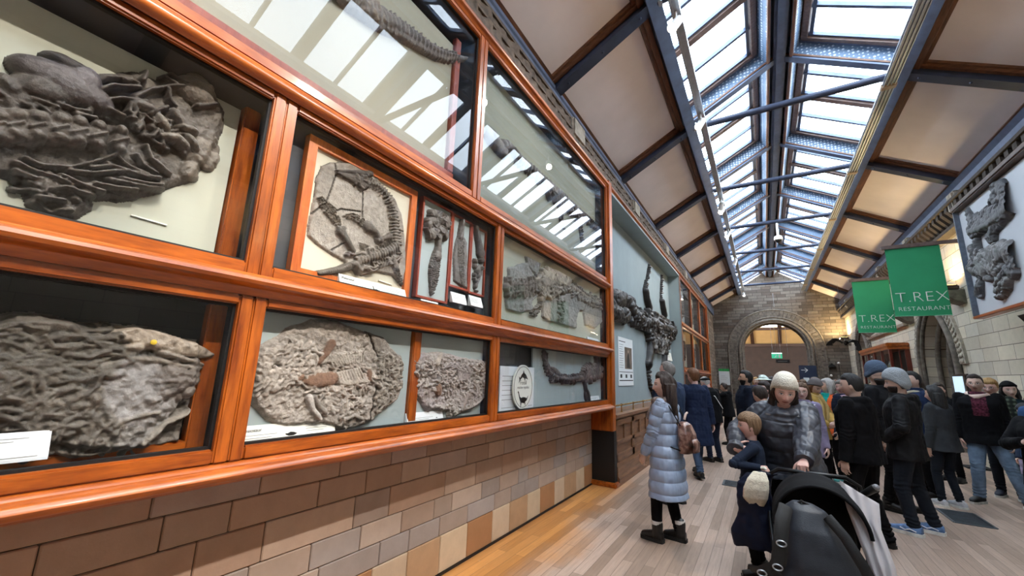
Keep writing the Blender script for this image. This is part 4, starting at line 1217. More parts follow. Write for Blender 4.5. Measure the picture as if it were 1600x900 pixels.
out = c((72, 350), (104, 284), (150, 250), (260, 250), (330, 265), (500, 305), (645, 320), (655, 400), (660, 540), (620, 610), (540, 680), (420, 745), (340, 775), (330, 710), (180, 715), (130, 640), (75, 570), (50, 440))
R = relief_for(XN, out, .004, 18)
R.slab(wall_pts(XN, out), .03, (.36, .325, .29), .02, .014, .008, 8, (.32, .28, .27), step=3)
R.blob(W((245, 545))[0], .035, .05, .06, RUST); R.bone(W((470, 590), (440, 660), (430, 700)), .022, .05, (.24, .20, .18), .014, .3); R.bone(W((230, 330), (265, 260)), .03, .06, (.38, .33, .28), .008)
for k in range(12): R.bone(W((270 + k * 18, 380 - (k % 4) * 8), (330 + k * 12, 335 + (k % 3) * 14), (390 + k * 10, 380 + k * 4), (400 + k * 6, 470)), .007, .045, (.30, .26, .25))
R.jumble(W((70, 330), (300, 300), (640, 340), (650, 540), (440, 520), (260, 520), (80, 480)), 320, (.02, .06), (.003, .009), (.015, .05), (.34, .30, .275))
R.jumble(W((80, 480), (400, 500), (640, 560), (420, 700), (180, 690)), 50, (.02, .06), (.006, .012), (.01, .03), (.33, .295, .27))
R.ridged(14, .016); R.roughen(60, .005, 5, 3)
tag(R.build('fossil_slab', M_FOSSIL), 'smaller pale oval fossil slab next to the red batten, bottom row', 'fossil')

# --- flagstone plesiosaur, second row
c = crop(780, 350, .34417); W = lambda *p: wall_pts(XN, c(*p))
P0 = c((20, 200), (40, 280), (480, 380), (440, 480), (60, 470))
R = relief_for(XN, c((24, 110), (478, 500)), .008, 19, .03)
for poly in (((36, 200), (120, 175), (170, 260), (150, 275), (40, 285)), ((115, 150), (150, 125), (185, 180), (165, 235), (120, 190)), ((24, 300), (110, 305), (180, 320), (140, 360), (150, 385), (90, 410), (85, 460), (60, 465), (36, 430), (24, 360)),
             ((190, 350), (270, 330), (265, 470), (230, 490), (215, 440), (190, 420)), ((270, 330), (330, 310), (385, 340), (350, 410), (345, 480), (290, 500), (262, 480)), ((385, 355), (470, 385), (478, 430), (430, 475), (385, 460), (378, 410)), ((350, 345), (390, 360), (375, 395), (345, 390))):
    R.slab(W(*poly), .022, (.23, .235, .225), .012, .005, .012, 5, (.27, .265, .24))
R.slab(W((190, 215), (230, 190), (280, 210), (310, 250), (300, 290), (240, 280), (190, 290), (170, 260)), .05, (.34, .305, .235), .03, .02, .015, 8, (.27, .24, .19))
R.spine(W((26, 290), (90, 292), (170, 275)), .05, .07, .06, .075, (.15, .135, .115), .05); R.spine(W((300, 270), (350, 305), (400, 345), (470, 370)), .06, .03, .05, .06, (.22, .195, .155), .05)
R.jumble(W((165, 240), (310, 250), (310, 300), (210, 340), (165, 310)), 120, (.06, .20), (.012, .026), (.04, .08), (.24, .215, .175))
R.jumble(W((185, 200), (300, 225), (310, 270), (190, 265)), 60, (.05, .16), (.012, .03), (.05, .09), (.33, .295, .23))
R.jumble(W((30, 270), (170, 265), (170, 305), (30, 315)), 50, (.05, .14), (.01, .02), (.03, .07), (.15, .135, .115)); R.jumble(W((310, 280), (470, 355), (470, 385), (320, 330)), 50, (.05, .14), (.01, .02), (.03, .06), (.21, .19, .155))
R.bone(W((195, 320), (180, 370)), .045, .06, (.13, .12, .10), .03, .2); R.paddle(W((180, 370), (150, 410), (110, 465)), .05, .04, .02, .04, (.13, .12, .105), .04, .022)
R.jumble(W((255, 350), (285, 350), (280, 480), (258, 480)), 60, (.02, .05), (.01, .018), (.02, .04), (.15, .14, .125))
R.ridged(9, .014)
tag(R.build('flagstone_plesiosaur', M_FOSSIL), 'long plesiosaur fossil laid over grey flagstones, second row by the main post', 'fossil')

# --- small dark skeleton, bottom row right
R = relief_for(XN, c((195, 575), (488, 815)), .007, 20, .02)
D = (.075, .062, .062)
R.bone(W((205, 590), (203, 630), (215, 670), (250, 695), (300, 705), (350, 698), (380, 690)), .018, .05, D, .03); R.spine(W((205, 590), (203, 630), (215, 670), (250, 695), (300, 705), (370, 695)), .018, .032, .06, .04, D, .025)
R.bone(W((200, 590), (212, 630), (222, 650)), .05, .03, D, .02)
R.blob(W((255, 672))[0], .15, .045, .035, D, -.3)
for q, a, b in (((400, 675), .20, .085), ((430, 660), .16, .10), ((375, 700), .12, .05), ((440, 635), .10, .12)): R.blob(W(q)[0], a, b, .07, D, .2)
R.jumble(W((370, 660), (400, 645), (450, 640), (455, 690), (400, 710), (365, 705)), 70, (.06, .18), (.012, .03), (.05, .09), (.11, .09, .085))
for k in range(4): R.bone(W((385 + k * 12, 665), (392 + k * 12, 642)), .02, .05, D)
R.bone(W((440, 650), (438, 600)), .06, .05, D, .10); R.bone(W((450, 662), (484, 645)), .05, .045, D, .02)
R.bone(W((380, 715), (390, 760), (402, 808)), .03, .05, D, .015); R.blob(W((396, 778))[0], .09, .10, .04, D, 1.2)
R.jumble(W((225, 690), (350, 700), (345, 718), (230, 705)), 40, (.03, .08), (.01, .014), (.02, .05), D, 1.4, .4)
R.ridged(10, .014)
tag(R.build('marine_reptile_skeleton', M_FOSSIL_D), 'small dark skeleton with a U shaped tail beside the oval sign', 'fossil')

# --- long tail fossil, top row
c = crop(480, 0, .175); W = lambda *p: wall_pts(XT, c(*p))
R = relief_for(XT, c((-300, -500), (1450, 560)), .008, 21, .03)
c2 = (.16, .135, .115)
R.bone(W((-100, -420), (150, -220), (330, -60), (480, 60), (640, 180), (800, 270), (950, 370), (1100, 470), (1200, 510), (1330, 525), (1450, 545)), .15, .06, c2, .012)
R.spine(W((100, -260), (330, -60), (480, 60), (640, 180), (800, 260), (950, 360), (1100, 465), (1200, 505), (1330, 525)), .10, .015, .09, .045, c2, .03)
R.blob(W((500, 30))[0], .12, .07, .07, c2, -.8); R.blob(W((660, 120))[0], .05, .05, .05, c2, -.8)
R.bone(W((130, 75), (110, 20), (160, -80)), .06, .05, (.20, .17, .14), .03, .3); R.jumble(W((330, -80), (560, 40), (640, 180), (480, 120)), 50, (.04, .12), (.01, .02), (.05, .09), (.2, .165, .13), -.7, .5)
R.roughen(12, .006)
R.clip = (YA + .08, YT1 - .09)
tag(R.build('tail_fossil', M_FOSSIL_D), 'long dark fossil tail tapering to the right, behind the top row glass', 'fossil')

# --- long necked skeleton, top row right
c = crop(740, 170, .2887); W = lambda *p: wall_pts(XT, c(*p))
R = relief_for(XT, c((60, 110), (690, 800)), .008, 22, .03)
D = (.10, .09, .082)
R.bone(W((75, 135), (120, 200), (150, 230)), .10, .07, D, .09); R.bone(W((150, 200), (200, 215), (225, 260)), .07, .09, D, .05)
for q in ((90, 150), (160, 195), (195, 205)): R.blob(W(q)[0], .08, .05, .10, D, -.9)
R.spine(W((225, 260), (265, 300), (310, 325), (350, 365), (390, 400)), .06, .09, .08, .07, D, .05)
R.jumble(W((385, 380), (450, 360), (550, 470), (600, 560), (560, 590), (470, 500), (390, 450)), 150, (.08, .24), (.014, .03), (.05, .10), (.125, .112, .10), -.7, .7)
R.spine(W((400, 420), (480, 490), (560, 560), (620, 600), (690, 650)), .09, .03, .10, .07, D, .06)
for pts, w in ((((415, 365), (410, 300)), .04), (((545, 480), (555, 420)), .04), (((455, 520), (465, 580)), .035), (((560, 580), (572, 640)), .035)): R.bone(W(*pts), w, .06, D, w * .8, .4)
R.paddle(W((408, 300), (415, 240), (428, 185)), .05, .02, .04, .05, D, .04, .022); R.paddle(W((555, 420), (552, 370), (568, 335)), .05, .02, .04, .05, D, .04, .022)
R.paddle(W((465, 580), (475, 640), (490, 700)), .045, .015, .03, .05, D, .04, .022); R.paddle(W((572, 640), (580, 700), (588, 760)), .045, .015, .03, .05, D, .04, .022)
R.roughen(12, .006)
tag(R.build('long_necked_skeleton', M_FOSSIL_D), 'long necked dark skeleton with four paddles, top row by the main post', 'fossil')

# --- great pliosaur in the sage alcove, part by part
XA = XL + .022
c = crop(950, 400, .26667); W = lambda *p: wall_pts(XA, c(*p))
t = thing('pliosaur_skeleton', 'huge black pliosaur skeleton mounted on the sage green alcove wall', 'skeleton', (XA, 10.5, 2.8))
D = (.022, .020, .020); L = (.2, .188, .175)
def piece(name, pts, seed): return name, relief_for(XA, c(*pts), .012, seed, .10)
n_, R = piece('skull', ((-30, 200), (130, 400)), 31)
R.bone(W((20, 250), (70, 240), (110, 270)), .22, .20, D, .24); R.bone(W((0, 300), (60, 360), (90, 350)), .22, .16, D, .16); R.bone(W((110, 270), (118, 310)), .18, .20, D, .14)
for q in ((75, 255), (95, 290), (60, 330)): R.blob(W(q)[0], .16, .10, .26, D, .5)
R.ridged(4, .06); R.build('skull', M_FOSSIL_D, t)
n_, R = piece('neck', ((110, 300), (220, 430)), 32)
R.spine(W((118, 325), (150, 360), (185, 385), (225, 400)), .13, .15, .22, .19, D, .14); R.jumble(W((120, 320), (225, 370), (225, 420), (130, 370)), 30, (.12, .3), (.025, .05), (.16, .24), D)
R.ridged(5, .05); R.build('neck', M_FOSSIL_D, t)
n_, R = piece('body', ((200, 320), (385, 580)), 33)
R.spine(W((215, 385), (270, 410), (330, 430), (375, 445)), .16, .16, .26, .2, D, .16)
R.jumble(W((215, 370), (290, 380), (370, 400), (380, 450), (330, 480), (220, 440)), 70, (.2, .55), (.03, .07), (.14, .28), D, -.2, .5)
for k in range(12): R.bone(W((240 + k * 7, 325 + k * 3), (262 + k * 7, 345 + k * 3), (268 + k * 8, 395 + k * 2)), .030, .16, L if k % 2 else (.16, .15, .14))
for k in range(12): R.bone(W((225 + k * 11, 435 + k * 2), (240 + k * 8, 500), (262 + k * 4, 565 - k * 5)), .035, .17, D if k % 3 else (.2, .185, .17))
R.jumble(W((230, 450), (350, 470), (330, 520), (270, 570), (240, 520)), 60, (.2, .5), (.02, .04), (.12, .2), (.12, .11, .10), 1.4, .5)
for q in ((345, 490), (335, 510), (355, 470)): R.blob(W(q)[0], .12, .06, .2, D, .4)
R.jumble(W((215, 430), (235, 430), (240, 490), (220, 490)), 12, (.1, .3), (.04, .06), (.15, .2), D)
R.ridged(5, .05); R.build('body', M_FOSSIL_D, t)
def limb(name, bone, w0, w1, pad, p0, p1, pm, seed):
    R = relief_for(XA, c(*bone, *pad), .010, seed, .22)
    R.bone(W(*bone), w0, .14, D, w1, .5)
    for q, a in R.along(W(*pad), .12):
        pass
    R.paddle(W(*pad), p0, p1, pm, .09, D, .075, .042); 
    for q, a in R.along(W(*pad), .23): R.blob(q + np.array([.02, 0]), .03, .026, .11, (.42, .39, .36), 1)
    R.roughen(6, .008); R.build(name, M_FOSSIL_D, t)
limb('front_paddle', ((228, 300), (215, 255), (208, 205)), .11, .06, ((208, 200), (218, 150), (228, 100), (236, 50)), .085, .02, .02, 34)
limb('hind_paddle', ((320, 345), (310, 300), (305, 265)), .09, .055, ((305, 260), (305, 210), (308, 150), (309, 105)), .075, .02, .02, 35)
limb('front_paddle', ((238, 515), (232, 570), (228, 630)), .10, .10, ((228, 640), (232, 700), (242, 770), (258, 815)), .115, .05, .01, 36)
limb('hind_paddle', ((325, 530), (320, 580), (318, 640)), .11, .08, ((318, 650), (320, 720), (330, 790)), .105, .05, .01, 37)

# --- fossils in the far cases
shapes = [((.15, .35), (.5, .8), (.8, .55), (.6, .2), (.3, .12)), ((.3, .1), (.25, .6), (.45, .92), (.7, .7), (.72, .3), (.5, .08)), ((.2, .2), (.3, .75), (.6, .9), (.78, .4), (.55, .12))]
for j, k, a, b, z0, z1 in FAR_CASES:
    if j == 0: continue
    R = Relief(XB, a + .12, b - .3, z0 + .1, z1 - .1, .02, 40 + j * 3 + k)
    m = lambda u, v: (a + .15 + (b - a - .5) * u, z0 + .12 + (z1 - z0 - .24) * v)
    poly = [m(*p) for p in shapes[(j + k) % 3]]
    if j == 2: R.slab(poly, .06, (.12, .11, .09), .05, .03, .06, 4, (.3, .27, .17))
    R.spine([m(.3, .8), m(.42, .6), m(.5, .4), m(.55, .2)], .12, .06, .12, .1, D, .08)
    R.jumble([m(.3, .3), m(.7, .35), m(.65, .65), m(.32, .6)], 30, (.15, .4), (.03, .05), (.06, .12), D)
    R.paddle([m(.62, .5), m(.75, .6), m(.85, .66)], .07, .03, .04, .08, D, .08, .045)
    tag(R.build('fossil', M_FOSSIL_D), 'dark fossil on the board of the %s far left case, %s' % (lev[j], pos[k]), 'fossil')
# ------------------------------------------------------------------ lettering helper
def lettering(txt, size, loc, normal, up, mat, parent=None, name='lettering', extrude=.0006, align='LEFT', spacing=1.0, offset=0.0):
    cu = bpy.data.curves.new(name, 'FONT'); cu.body = txt; cu.size = size; cu.extrude = extrude
    cu.align_x = align; cu.space_character = spacing; cu.offset = offset; cu.resolution_u = 3
    tmp = bpy.data.objects.new(name, cu); COL.objects.link(tmp)
    bpy.context.view_layer.update()
    me = bpy.data.meshes.new_from_object(tmp.evaluated_get(bpy.context.evaluated_depsgraph_get()))
    bpy.data.objects.remove(tmp)
    me.name = name; me.materials.clear(); me.materials.append(mat)
    n = Vector(normal).normalized(); u = Vector(up).normalized(); r = u.cross(n).normalized(); u = n.cross(r)
    M = Matrix(((r.x, u.x, n.x, loc[0]), (r.y, u.y, n.y, loc[1]), (r.z, u.z, n.z, loc[2]), (0, 0, 0, 1)))
    me.transform(M)
    o = bpy.data.objects.new(name, me); COL.objects.link(o)
    if parent is not None: attach(o, parent)
    return o
M_INK = plain('black print', '1c1c1c', .7, var=0)
M_GREYINK = plain('grey print', '8e8e8a', .7, var=0)
M_CARD = plain('white label card', 'e4e4da', .6, 0, .01, 3)
M_CARD2 = plain('cool white label card', 'dfe3e4', .6, 0, .01, 3)

def silhouette(kind, c, w, x, mat, parent, mirror=False, name='silhouette'):
    """small printed outline of a swimming reptile, centred at (y, z)"""
    if kind == 'plesio':
        p = [(-.5, .30), (-.46, .36), (-.40, .33), (-.30, .12), (-.18, .04), (0, .08), (.2, .06), (.34, .02), (.5, .14), (.36, -.08), (.2, -.14), (.24, -.34), (.12, -.18), (0, -.2), (-.12, -.16), (-.2, -.42), (-.24, -.14), (-.34, .02), (-.44, .26)]
    elif kind == 'ichthyo':
        p = [(-.5, -.34), (-.44, -.16), (-.5, .02), (-.36, -.06), (-.2, .12), (-.06, .20), (-.02, .36), (.08, .20), (.24, .14), (.36, .02), (.5, -.14), (.3, -.10), (.2, -.08), (.16, -.26), (.08, -.08), (-.1, -.02), (-.3, -.14)]
    else:
        p = [(-.5, .1), (-.3, .08), (-.1, .18), (.2, .14), (.5, .02), (.2, -.12), (.05, -.2), (-.2, -.12), (-.4, -.02)]
    s = -1 if mirror else 1
    return MB().poly([(x, c[0] + s * a * w, c[1] + b * w) for a, b in p], (.0008, 0, 0), 1).build(name, mat, parent)

def label(y0, y1, z0, z1, x, label_txt, heading=None, kind=None, lines=3, tilt=.35, mat=None, group='specimen labels', big=False):
    """label block: sloping printed face on a small wedge"""
    t = thing('specimen_label', label_txt, 'label', (x, (y0 + y1) / 2, z0), group)
    d = (z1 - z0) * tilt
    MB().prism([(x, z0), (x + d + .008, z0), (x + d + .008, z0 + .010), (x + .008, z1), (x, z1)], y0, y1, 'y').build('block', mat or M_CARD, t)
    n = Vector((z1 - z0 - .01, 0, d)).normalized(); up = Vector((-d, 0, z1 - z0 - .01)).normalized()
    o = Vector((x + .008, 0, z1)) + n * .0012
    P = lambda y, v: Vector((o.x, y, o.z)) - up * v * (z1 - z0)
    h = z1 - z0; w = y1 - y0
    if heading:
        q = P(y0 + w * .03, .26); lettering(heading, h * .20, (q.x, q.y, q.z), n, up, M_INK, t)
    pr = MB()
    for k in range(lines):
        v = (.40 if heading else .3) + .12 * k
        a, b = P(y0 + w * .03, v), P(y0 + w * (.36 - .05 * (k % 3) if big else .7 - .12 * (k % 2)), v)
        pr.bar(a, b, h * .022, .0006, n)
    if big:
        for k in range(3):
            a, b = P(y0 + w * .66, .22 + .11 * k), P(y0 + w * (.94 - .04 * k), .22 + .11 * k); pr.bar(a, b, h * .02, .0006, n)
        pr.bar(P(y0 + w * .04, .90), P(y0 + w * .34, .90), h * .03, .0006, n); pr.bar(P(y0 + w * .62, .90), P(y0 + w * .97, .90), h * .03, .0006, n)
    pr.build('printed_lines', M_GREYINK, t)
    if kind:
        q = P(y0 + w * (.50 if big else .8), .5)
        s = silhouette(kind, (q.y, q.z), h * (.55 if big else .18) , q.x + .001, M_INK, t)
    return t
label(-.42, .42, 1.300, 1.392, XB + .105, 'white sloping label at the foot of the dark fossil block', None, 'body', 0, .35, M_CARD2, big=True)
label(1.03, 1.55, 1.225, 1.345, XN + .004, 'long white label under the large pale slab, headed Plesiosaur', 'Plesiosaur', 'body', 4, .35, big=True)
label(2.12, 2.50, 1.235, 1.335, XN + .004, 'white label under the smaller pale slab, beside the red batten', 'Plesiosaur', 'body', 3, .3, M_CARD2)
label(1.455, 1.995, 2.085, 2.200, XN + .018, 'long cream label on the lower edge of the orange frame', 'Plesiosaur', 'plesio', 4, .35, big=True)
label(2.165, 2.355, 2.075, 2.165, XN + .014, 'small white label under the widest narrow frame', None, None, 4, .3, M_CARD2)
label(2.50, 2.69, 2.195, 2.285, XN + .014, 'small white label under the middle narrow frame', None, None, 4, .3, M_CARD2)
label(2.745, 2.925, 2.205, 2.30, XN + .014, 'small white label under the smallest narrow frame', None, None, 4, .3, M_CARD2)
label(5.60, 6.08, 2.095, 2.19, XN + .004, 'white label under the right end of the flagstone plesiosaur', None, 'body', 3, .25, M_CARD2)
label(5.72, 6.07, 1.245, 1.335, XN + .004, 'small white label below the small dark skeleton', None, 'body', 2, .2, M_CARD2)
label(12.2, 13.1, 2.12, 2.36, XL + .03, 'cream label on the sage alcove wall, right of the pliosaur', None, None, 3, .15, M_CARD, None)
# scale strips pinned under two fossils
for x, a, b, z, nm in ((XB, (204, 336), (260, 352), 0, 'pale scale strip below the ribcage fossil'), (XN - .003, (591, 438), (612, 445), 0, 'pale scale strip inside the orange frame')):
    (ya, za), (yb, zb) = wall_pts(x, [a, b])
    o = MB().bar((x + .004, ya, za), (x + .004, yb, zb), .006, .008, (1, 0, 0)).build('scale_strip', M_CARD); tag(o, nm, 'scale')

# information panel with the oval sign in the bottom row
XI = -2.165
t = thing('text_board', 'white printed panel behind the oval sign, bottom row', 'panel', (XI, 3.62, 1.25))
MB().box(XI - .012, XI, 3.30, 3.98, 1.235, 1.70).build('panel', M_CARD2, t)
pr = MB()
for k in range(6): pr.box(XI, XI + .0008, 3.34, 3.34 + .22 - .03 * (k % 2), 1.60 - k * .045, 1.606 - k * .045)
pr.box(XI, XI + .0008, 3.34, 3.95, 1.30, 1.305); pr.build('printed_lines', M_GREYINK, t)
XO = -2.13
t = thing('oval_sign', 'white oval sign reading Fossil marine reptiles, bottom row of cases', 'sign', (XO, 3.69, 1.28))
prof = [(math.cos(a) * .205 + 3.69, math.sin(a) * .222 + 1.50) for a in [2 * PI * k / 48 for k in range(48)]]
mb = MB(); mb.poly([(XO - .014, a, b) for a, b in prof], (1, 0, 0), .014); mb.build('plate', M_CARD, t)
mb = MB(); mb.tube([(XO + .0006, 3.69 + (a - 3.69) * .90, 1.50 + (b - 1.50) * .92) for a, b in prof] + [(XO + .0006, 3.69 + (prof[0][0] - 3.69) * .90, 1.5 + (prof[0][1] - 1.5) * .92)], .0022, 6, False); mb.build('border_line', M_INK, t)
silhouette('ichthyo', (3.69, 1.60), .19, XO, M_INK, t); silhouette('plesio', (3.69, 1.38), .22, XO, M_INK, t)
lettering('Fossil', .062, (XO + .0012, 3.69, 1.522), (1, 0, 0), (0, 0, 1), M_GREYINK, t, align='CENTER')
lettering('marine reptiles', .040, (XO + .0012, 3.69, 1.482), (1, 0, 0), (0, 0, 1), M_GREYINK, t, align='CENTER')

# white poster on the alcove wall
XQ = XL + .022
t = thing('alcove_poster', 'tall white poster with a dark picture, on the sage alcove wall beside the main post', 'poster', (XQ, 8.35, 1.45))
MB().box(XQ, XQ + .012, 7.80, 8.83, 1.45, 2.40).build('sheet', M_CARD2, t)
ph = MB(); ph.cur = 0; ph.box(XQ + .012, XQ + .0128, 8.22, 8.74, 1.78, 2.22)
ph.cur = 1; ph.poly([(XQ + .0129, y, z) for y, z in ((8.36, 1.80), (8.60, 1.80), (8.56, 1.95), (8.52, 2.06), (8.48, 2.10), (8.42, 2.06), (8.38, 1.95))], (1, 0, 0), .0006)
ph.cur = 2; ph.poly([(XQ + .0129, 8.48 + .035 * math.cos(a), 2.135 + .03 * math.sin(a)) for a in [2 * PI * k / 12 for k in range(12)]], (1, 0, 0), .0006)
ph.build('picture', [plain('sepia picture', '6e5f52', .7, 0, .2, 8), plain('dark figure', '221d1a', .7), plain('pale face', 'b59a84', .7)], t)
pr = MB()
for k in range(11): pr.box(XQ + .012, XQ + .0126, 7.86, 8.14 - .03 * (k % 3), 2.25 - .045 * k, 2.256 - .045 * k)
pr.box(XQ + .012, XQ + .0126, 7.84, 8.28, 2.31, 2.325); pr.box(XQ + .012, XQ + .0126, 7.84, 8.80, 1.71, 1.722); pr.box(XQ + .012, XQ + .0126, 7.84, 8.80, 1.54, 1.56)
for y in (7.9, 8.25, 8.6): pr.box(XQ + .012, XQ + .0126, y, y + .12, 1.60, 1.67)
pr.build('printed_lines', M_INK, t)

# ------------------------------------------------------------------ right wall: framed case with two skeletons
XG = 3.27
gy0, gy1, gz0, gz1 = 6.2, 10.16, 2.86, 4.78
t = thing('skeleton_display_panel', 'large white panel with grey frame, hung high on the pale right wall', 'display panel', (XG, 8.2, gz0))
MB().box(XG, XG + .03, gy0 + .02, gy1 - .02, gz0 + .02, gz1 - .02).build('backboard', plain('cool white board', 'b9bdc2', .8, 0, .02, 2), t)
mb = MB(); mb.box(XG - .075, XG + .05, gy1 - .03, gy1, gz0, gz1).build('side_rail', plain('grey blue frame', '5d6673', .6), t)
MB().box(XG - .075, XG + .05, gy0, gy0 + .03, gz0, gz1).build('side_rail', plain('grey blue frame', '5d6673', .6), t)
MB().bbox(XG - .08, XG + .06, gy0, gy1, gz0 - .05, gz0, .01).build('bottom_rail', wood('orange brown rail', '8a3c14', 'b8602c', 'y', .4), t)
MB().bbox(XG - .10, XG + .06, gy0, gy1 + .02, gz1, gz1 + .10, .02).build('top_rail', plain('brown grey moulding', '5a4c44', .6), t)
MB().box(XG + .05, XR, gy0 + .1, gy1 - .4, gz0 + .1, gz1 - .1).build('casing', M_DARKWALL, t)
o = MB().prism([(XR, 2.60), (XR - .22, 2.66), (XR - .30, 2.80), (XR, 2.80)], 5.5, 9.7, 'y').build('display_shelf', plain('dark oak shelf', '2e2019', .6)); tag(o, 'dark wooden shelf on the pale wall under the skeleton panel', 'shelf')
c = crop(1490, 270, .23355); W = lambda *p: wall_pts(XG, c(*p))
Dg = (.065, .065, .07)
def rrel(pts, seed):
    q = np.array(W(*pts)); lo, hi = q.min(0) - .1, q.max(0) + .1
    return Relief(XG - .001, lo[0], hi[0], lo[1], hi[1], .010, seed, -1)
LIMIT[XG - .001] = .10
R = rrel(((95, 90), (435, 450)), 51)
R.slab(W((120, 350), (200, 290), (240, 230), (330, 200), (390, 165), (430, 195), (425, 260), (370, 320), (280, 350), (190, 410), (110, 440), (95, 425)), .06, (.12, .115, .105), .05, .03, .03, 4)
R.jumble(W((130, 350), (240, 240), (400, 180), (425, 250), (280, 340), (120, 430)), 60, (.1, .35), (.025, .05), (.05, .1), Dg, -.5, .5)
R.bone(W((130, 400), (260, 350), (340, 290), (420, 210)), .05, .13, (.06, .06, .06), .07)
for p, w in ((((100, 250), (125, 290), (145, 315)), .08), (((300, 85), (300, 160)), .09), (((340, 100), (395, 150)), .16), (((310, 190), (350, 160), (400, 150)), .10), (((320, 340), (285, 380), (275, 430)), .11), (((140, 330), (200, 300)), .07), (((250, 240), (230, 260)), .06)):
    R.bone(W(*p), w * .7, .09, Dg, w, .2)
R.ridged(5, .07); R.roughen(20, .012, 5, 3)
tag(R.build('reptile_skeleton', M_FOSSIL_D), 'upper dark skeleton on the white panel of the right wall', 'skeleton')
R = rrel(((100, 440), (475, 860)), 52)
R.slab(W((200, 560), (260, 480), (330, 455), (400, 455), (440, 500), (430, 550), (340, 600), (300, 670), (220, 690), (160, 680), (110, 650)), .06, (.13, .125, .125), .05, .03, .03, 4)
R.jumble(W((140, 640), (260, 490), (420, 470), (430, 550), (300, 660), (180, 680)), 70, (.1, .35), (.025, .05), (.05, .11), (.14, .135, .135), .9, .7)
for p, w in ((((190, 690), (195, 740), (190, 800)), .09), (((430, 500), (475, 470)), .12), (((420, 570), (415, 650)), .12), (((110, 650), (160, 600)), .06), (((140, 500), (160, 560)), .07), (((175, 450), (190, 530)), .07), (((350, 690), (385, 640)), .07), (((150, 500), (175, 570)), .05)):
    R.bone(W(*p), w * .8, .09, Dg, w, .25)
R.slab(W((290, 745), (345, 690), (385, 680), (405, 720), (400, 780), (350, 840), (310, 850), (300, 800)), .04, (.11, .11, .105), .04, .02, .02, 5)
R.paddle(W((380, 690), (350, 760), (325, 840)), .12, .08, .05, .08, (.12, .12, .115), .09, .05)
R.ridged(5, .07); R.roughen(20, .012, 5, 3)
tag(R.build('reptile_skeleton', M_FOSSIL_D), 'lower dark skeleton on the white panel of the right wall', 'skeleton')

# ------------------------------------------------------------------ hanging banners
def banner(y, x0, x1, z0, z1, lab):
    t = thing('hanging_banner', lab, 'banner', (x0, y, z1), 'green restaurant banners')
    rng = random.Random(int(y * 10)); nx, nz = 14, 20
    mat = plain('green banner cloth', '2c9a68', .75, 0, .03, 2)
    vs = []
    for s in (0, .004):
        for i in range(nz + 1):
            for j in range(nx + 1):
                u, v = j / nx, i / nz
                vs.append((x0 + (x1 - x0) * u, y + s + .010 * math.sin(u * 5 + v * 2) * v, z1 - (z1 - z0) * v))
    fs = []; N = (nz + 1) * (nx + 1)
    for i in range(nz):
        for j in range(nx):
            a = i * (nx + 1) + j
            fs += [(a, a + 1, a + nx + 2, a + nx + 1), (N + a, N + a + nx + 1, N + a + nx + 2, N + a + 1)]
    for j in range(nx):
        a, b = j, nz * (nx + 1) + j
        fs += [(a, N + a, N + a + 1, a + 1), (b, b + 1, N + b + 1, N + b)]
    for i in range(nz):
        a, b = i * (nx + 1), i * (nx + 1) + nx
        fs += [(a, a + nx + 1, N + a + nx + 1, N + a), (b, N + b, N + b + nx + 1, b + nx + 1)]
    mb = MB(); mb.add(vs, fs); mb.build('cloth', mat, t, 60)
    MB().tube([(x0, y, z0), (x1, y, z0)], .008, 8).build('hem_bar', plain('pale green hem', '7fb89a', .6), t, 40)
    MB().bbox(x0 - .06, XR + .02, y - .035, y + .035, z1 - .01, z1 + .075, .01).build('beam', plain('brown grey beam', '6b5a55', .6), t)
    w = x1 - x0; wh = plain('white banner print', 'dfe9e2', .7, var=0)
    lettering('T.REX', w * .355, (x0 + w * .53, y - .014, z0 + (z1 - z0) * .20), (0, -1, 0), (0, 0, 1), wh, t, align='CENTER', extrude=.002, spacing=1.04, offset=-.0065)
    lettering('RESTAURANT', w * .140, (x0 + w * .53, y - .014, z0 + (z1 - z0) * .075), (0, -1, 0), (0, 0, 1), wh, t, align='CENTER', extrude=.002, spacing=1.08, offset=-.002)
banner(11.5, 2.48, 3.34, 3.07, 4.56, 'nearer and larger green banner reading T.REX RESTAURANT, beside the skeleton panel')
banner(15.0, 2.40, 3.22, 3.07, 4.57, 'farther green banner reading T.REX RESTAURANT, half behind the nearer one')

# ------------------------------------------------------------------ track, tray and spotlights
t = thing('lighting_track', 'long steel lighting track hung under the left side of the skylight', 'lighting track', (-.6, 10, 6.28))
mb = MB(); mb.bbox(-.655, -.545, Y0 + .1, 26.2, 6.26, 6.33, .008).bar((-.56, Y0 + .1, 6.255), (-.56, 26.2, 6.255), .03, .02).bar((-.64, Y0 + .1, 6.255), (-.64, 26.2, 6.255), .03, .02)
mb.build('track', M_STEEL, t)
for y in RIBS: MB().tube([(-.6, y, 6.32), (-.6, y, ZS - .05)], .012, 8).build('hanger', M_STEEL, t)
t = thing('cable_tray', 'long ribbed steel tray hung under the right side of the skylight', 'cable tray', (2.12, 10, 6.48))
mb = MB(); mb.bbox(2.03, 2.21, Y0 + .1, 26.2, 6.46, 6.49, .004)
for k in range(4): mb.bar((2.05 + .047 * k, Y0 + .1, 6.45), (2.05 + .047 * k, 26.2, 6.45), .012, .02)
mb.build('tray', M_STEEL, t)
for y in RIBS:
    MB().bbox(2.02, 2.22, y - .06, y + .06, 6.43, 6.50, .01).build('clamp', plain('tan clamp', 'b09a80', .5), t)
    MB().tube([(2.12, y, 6.48), (2.12, y, ZS - .05)], .012, 8).build('hanger', M_STEEL, t)
M_BULB = glow('lit spotlight lens', 'fff1dc', 60)
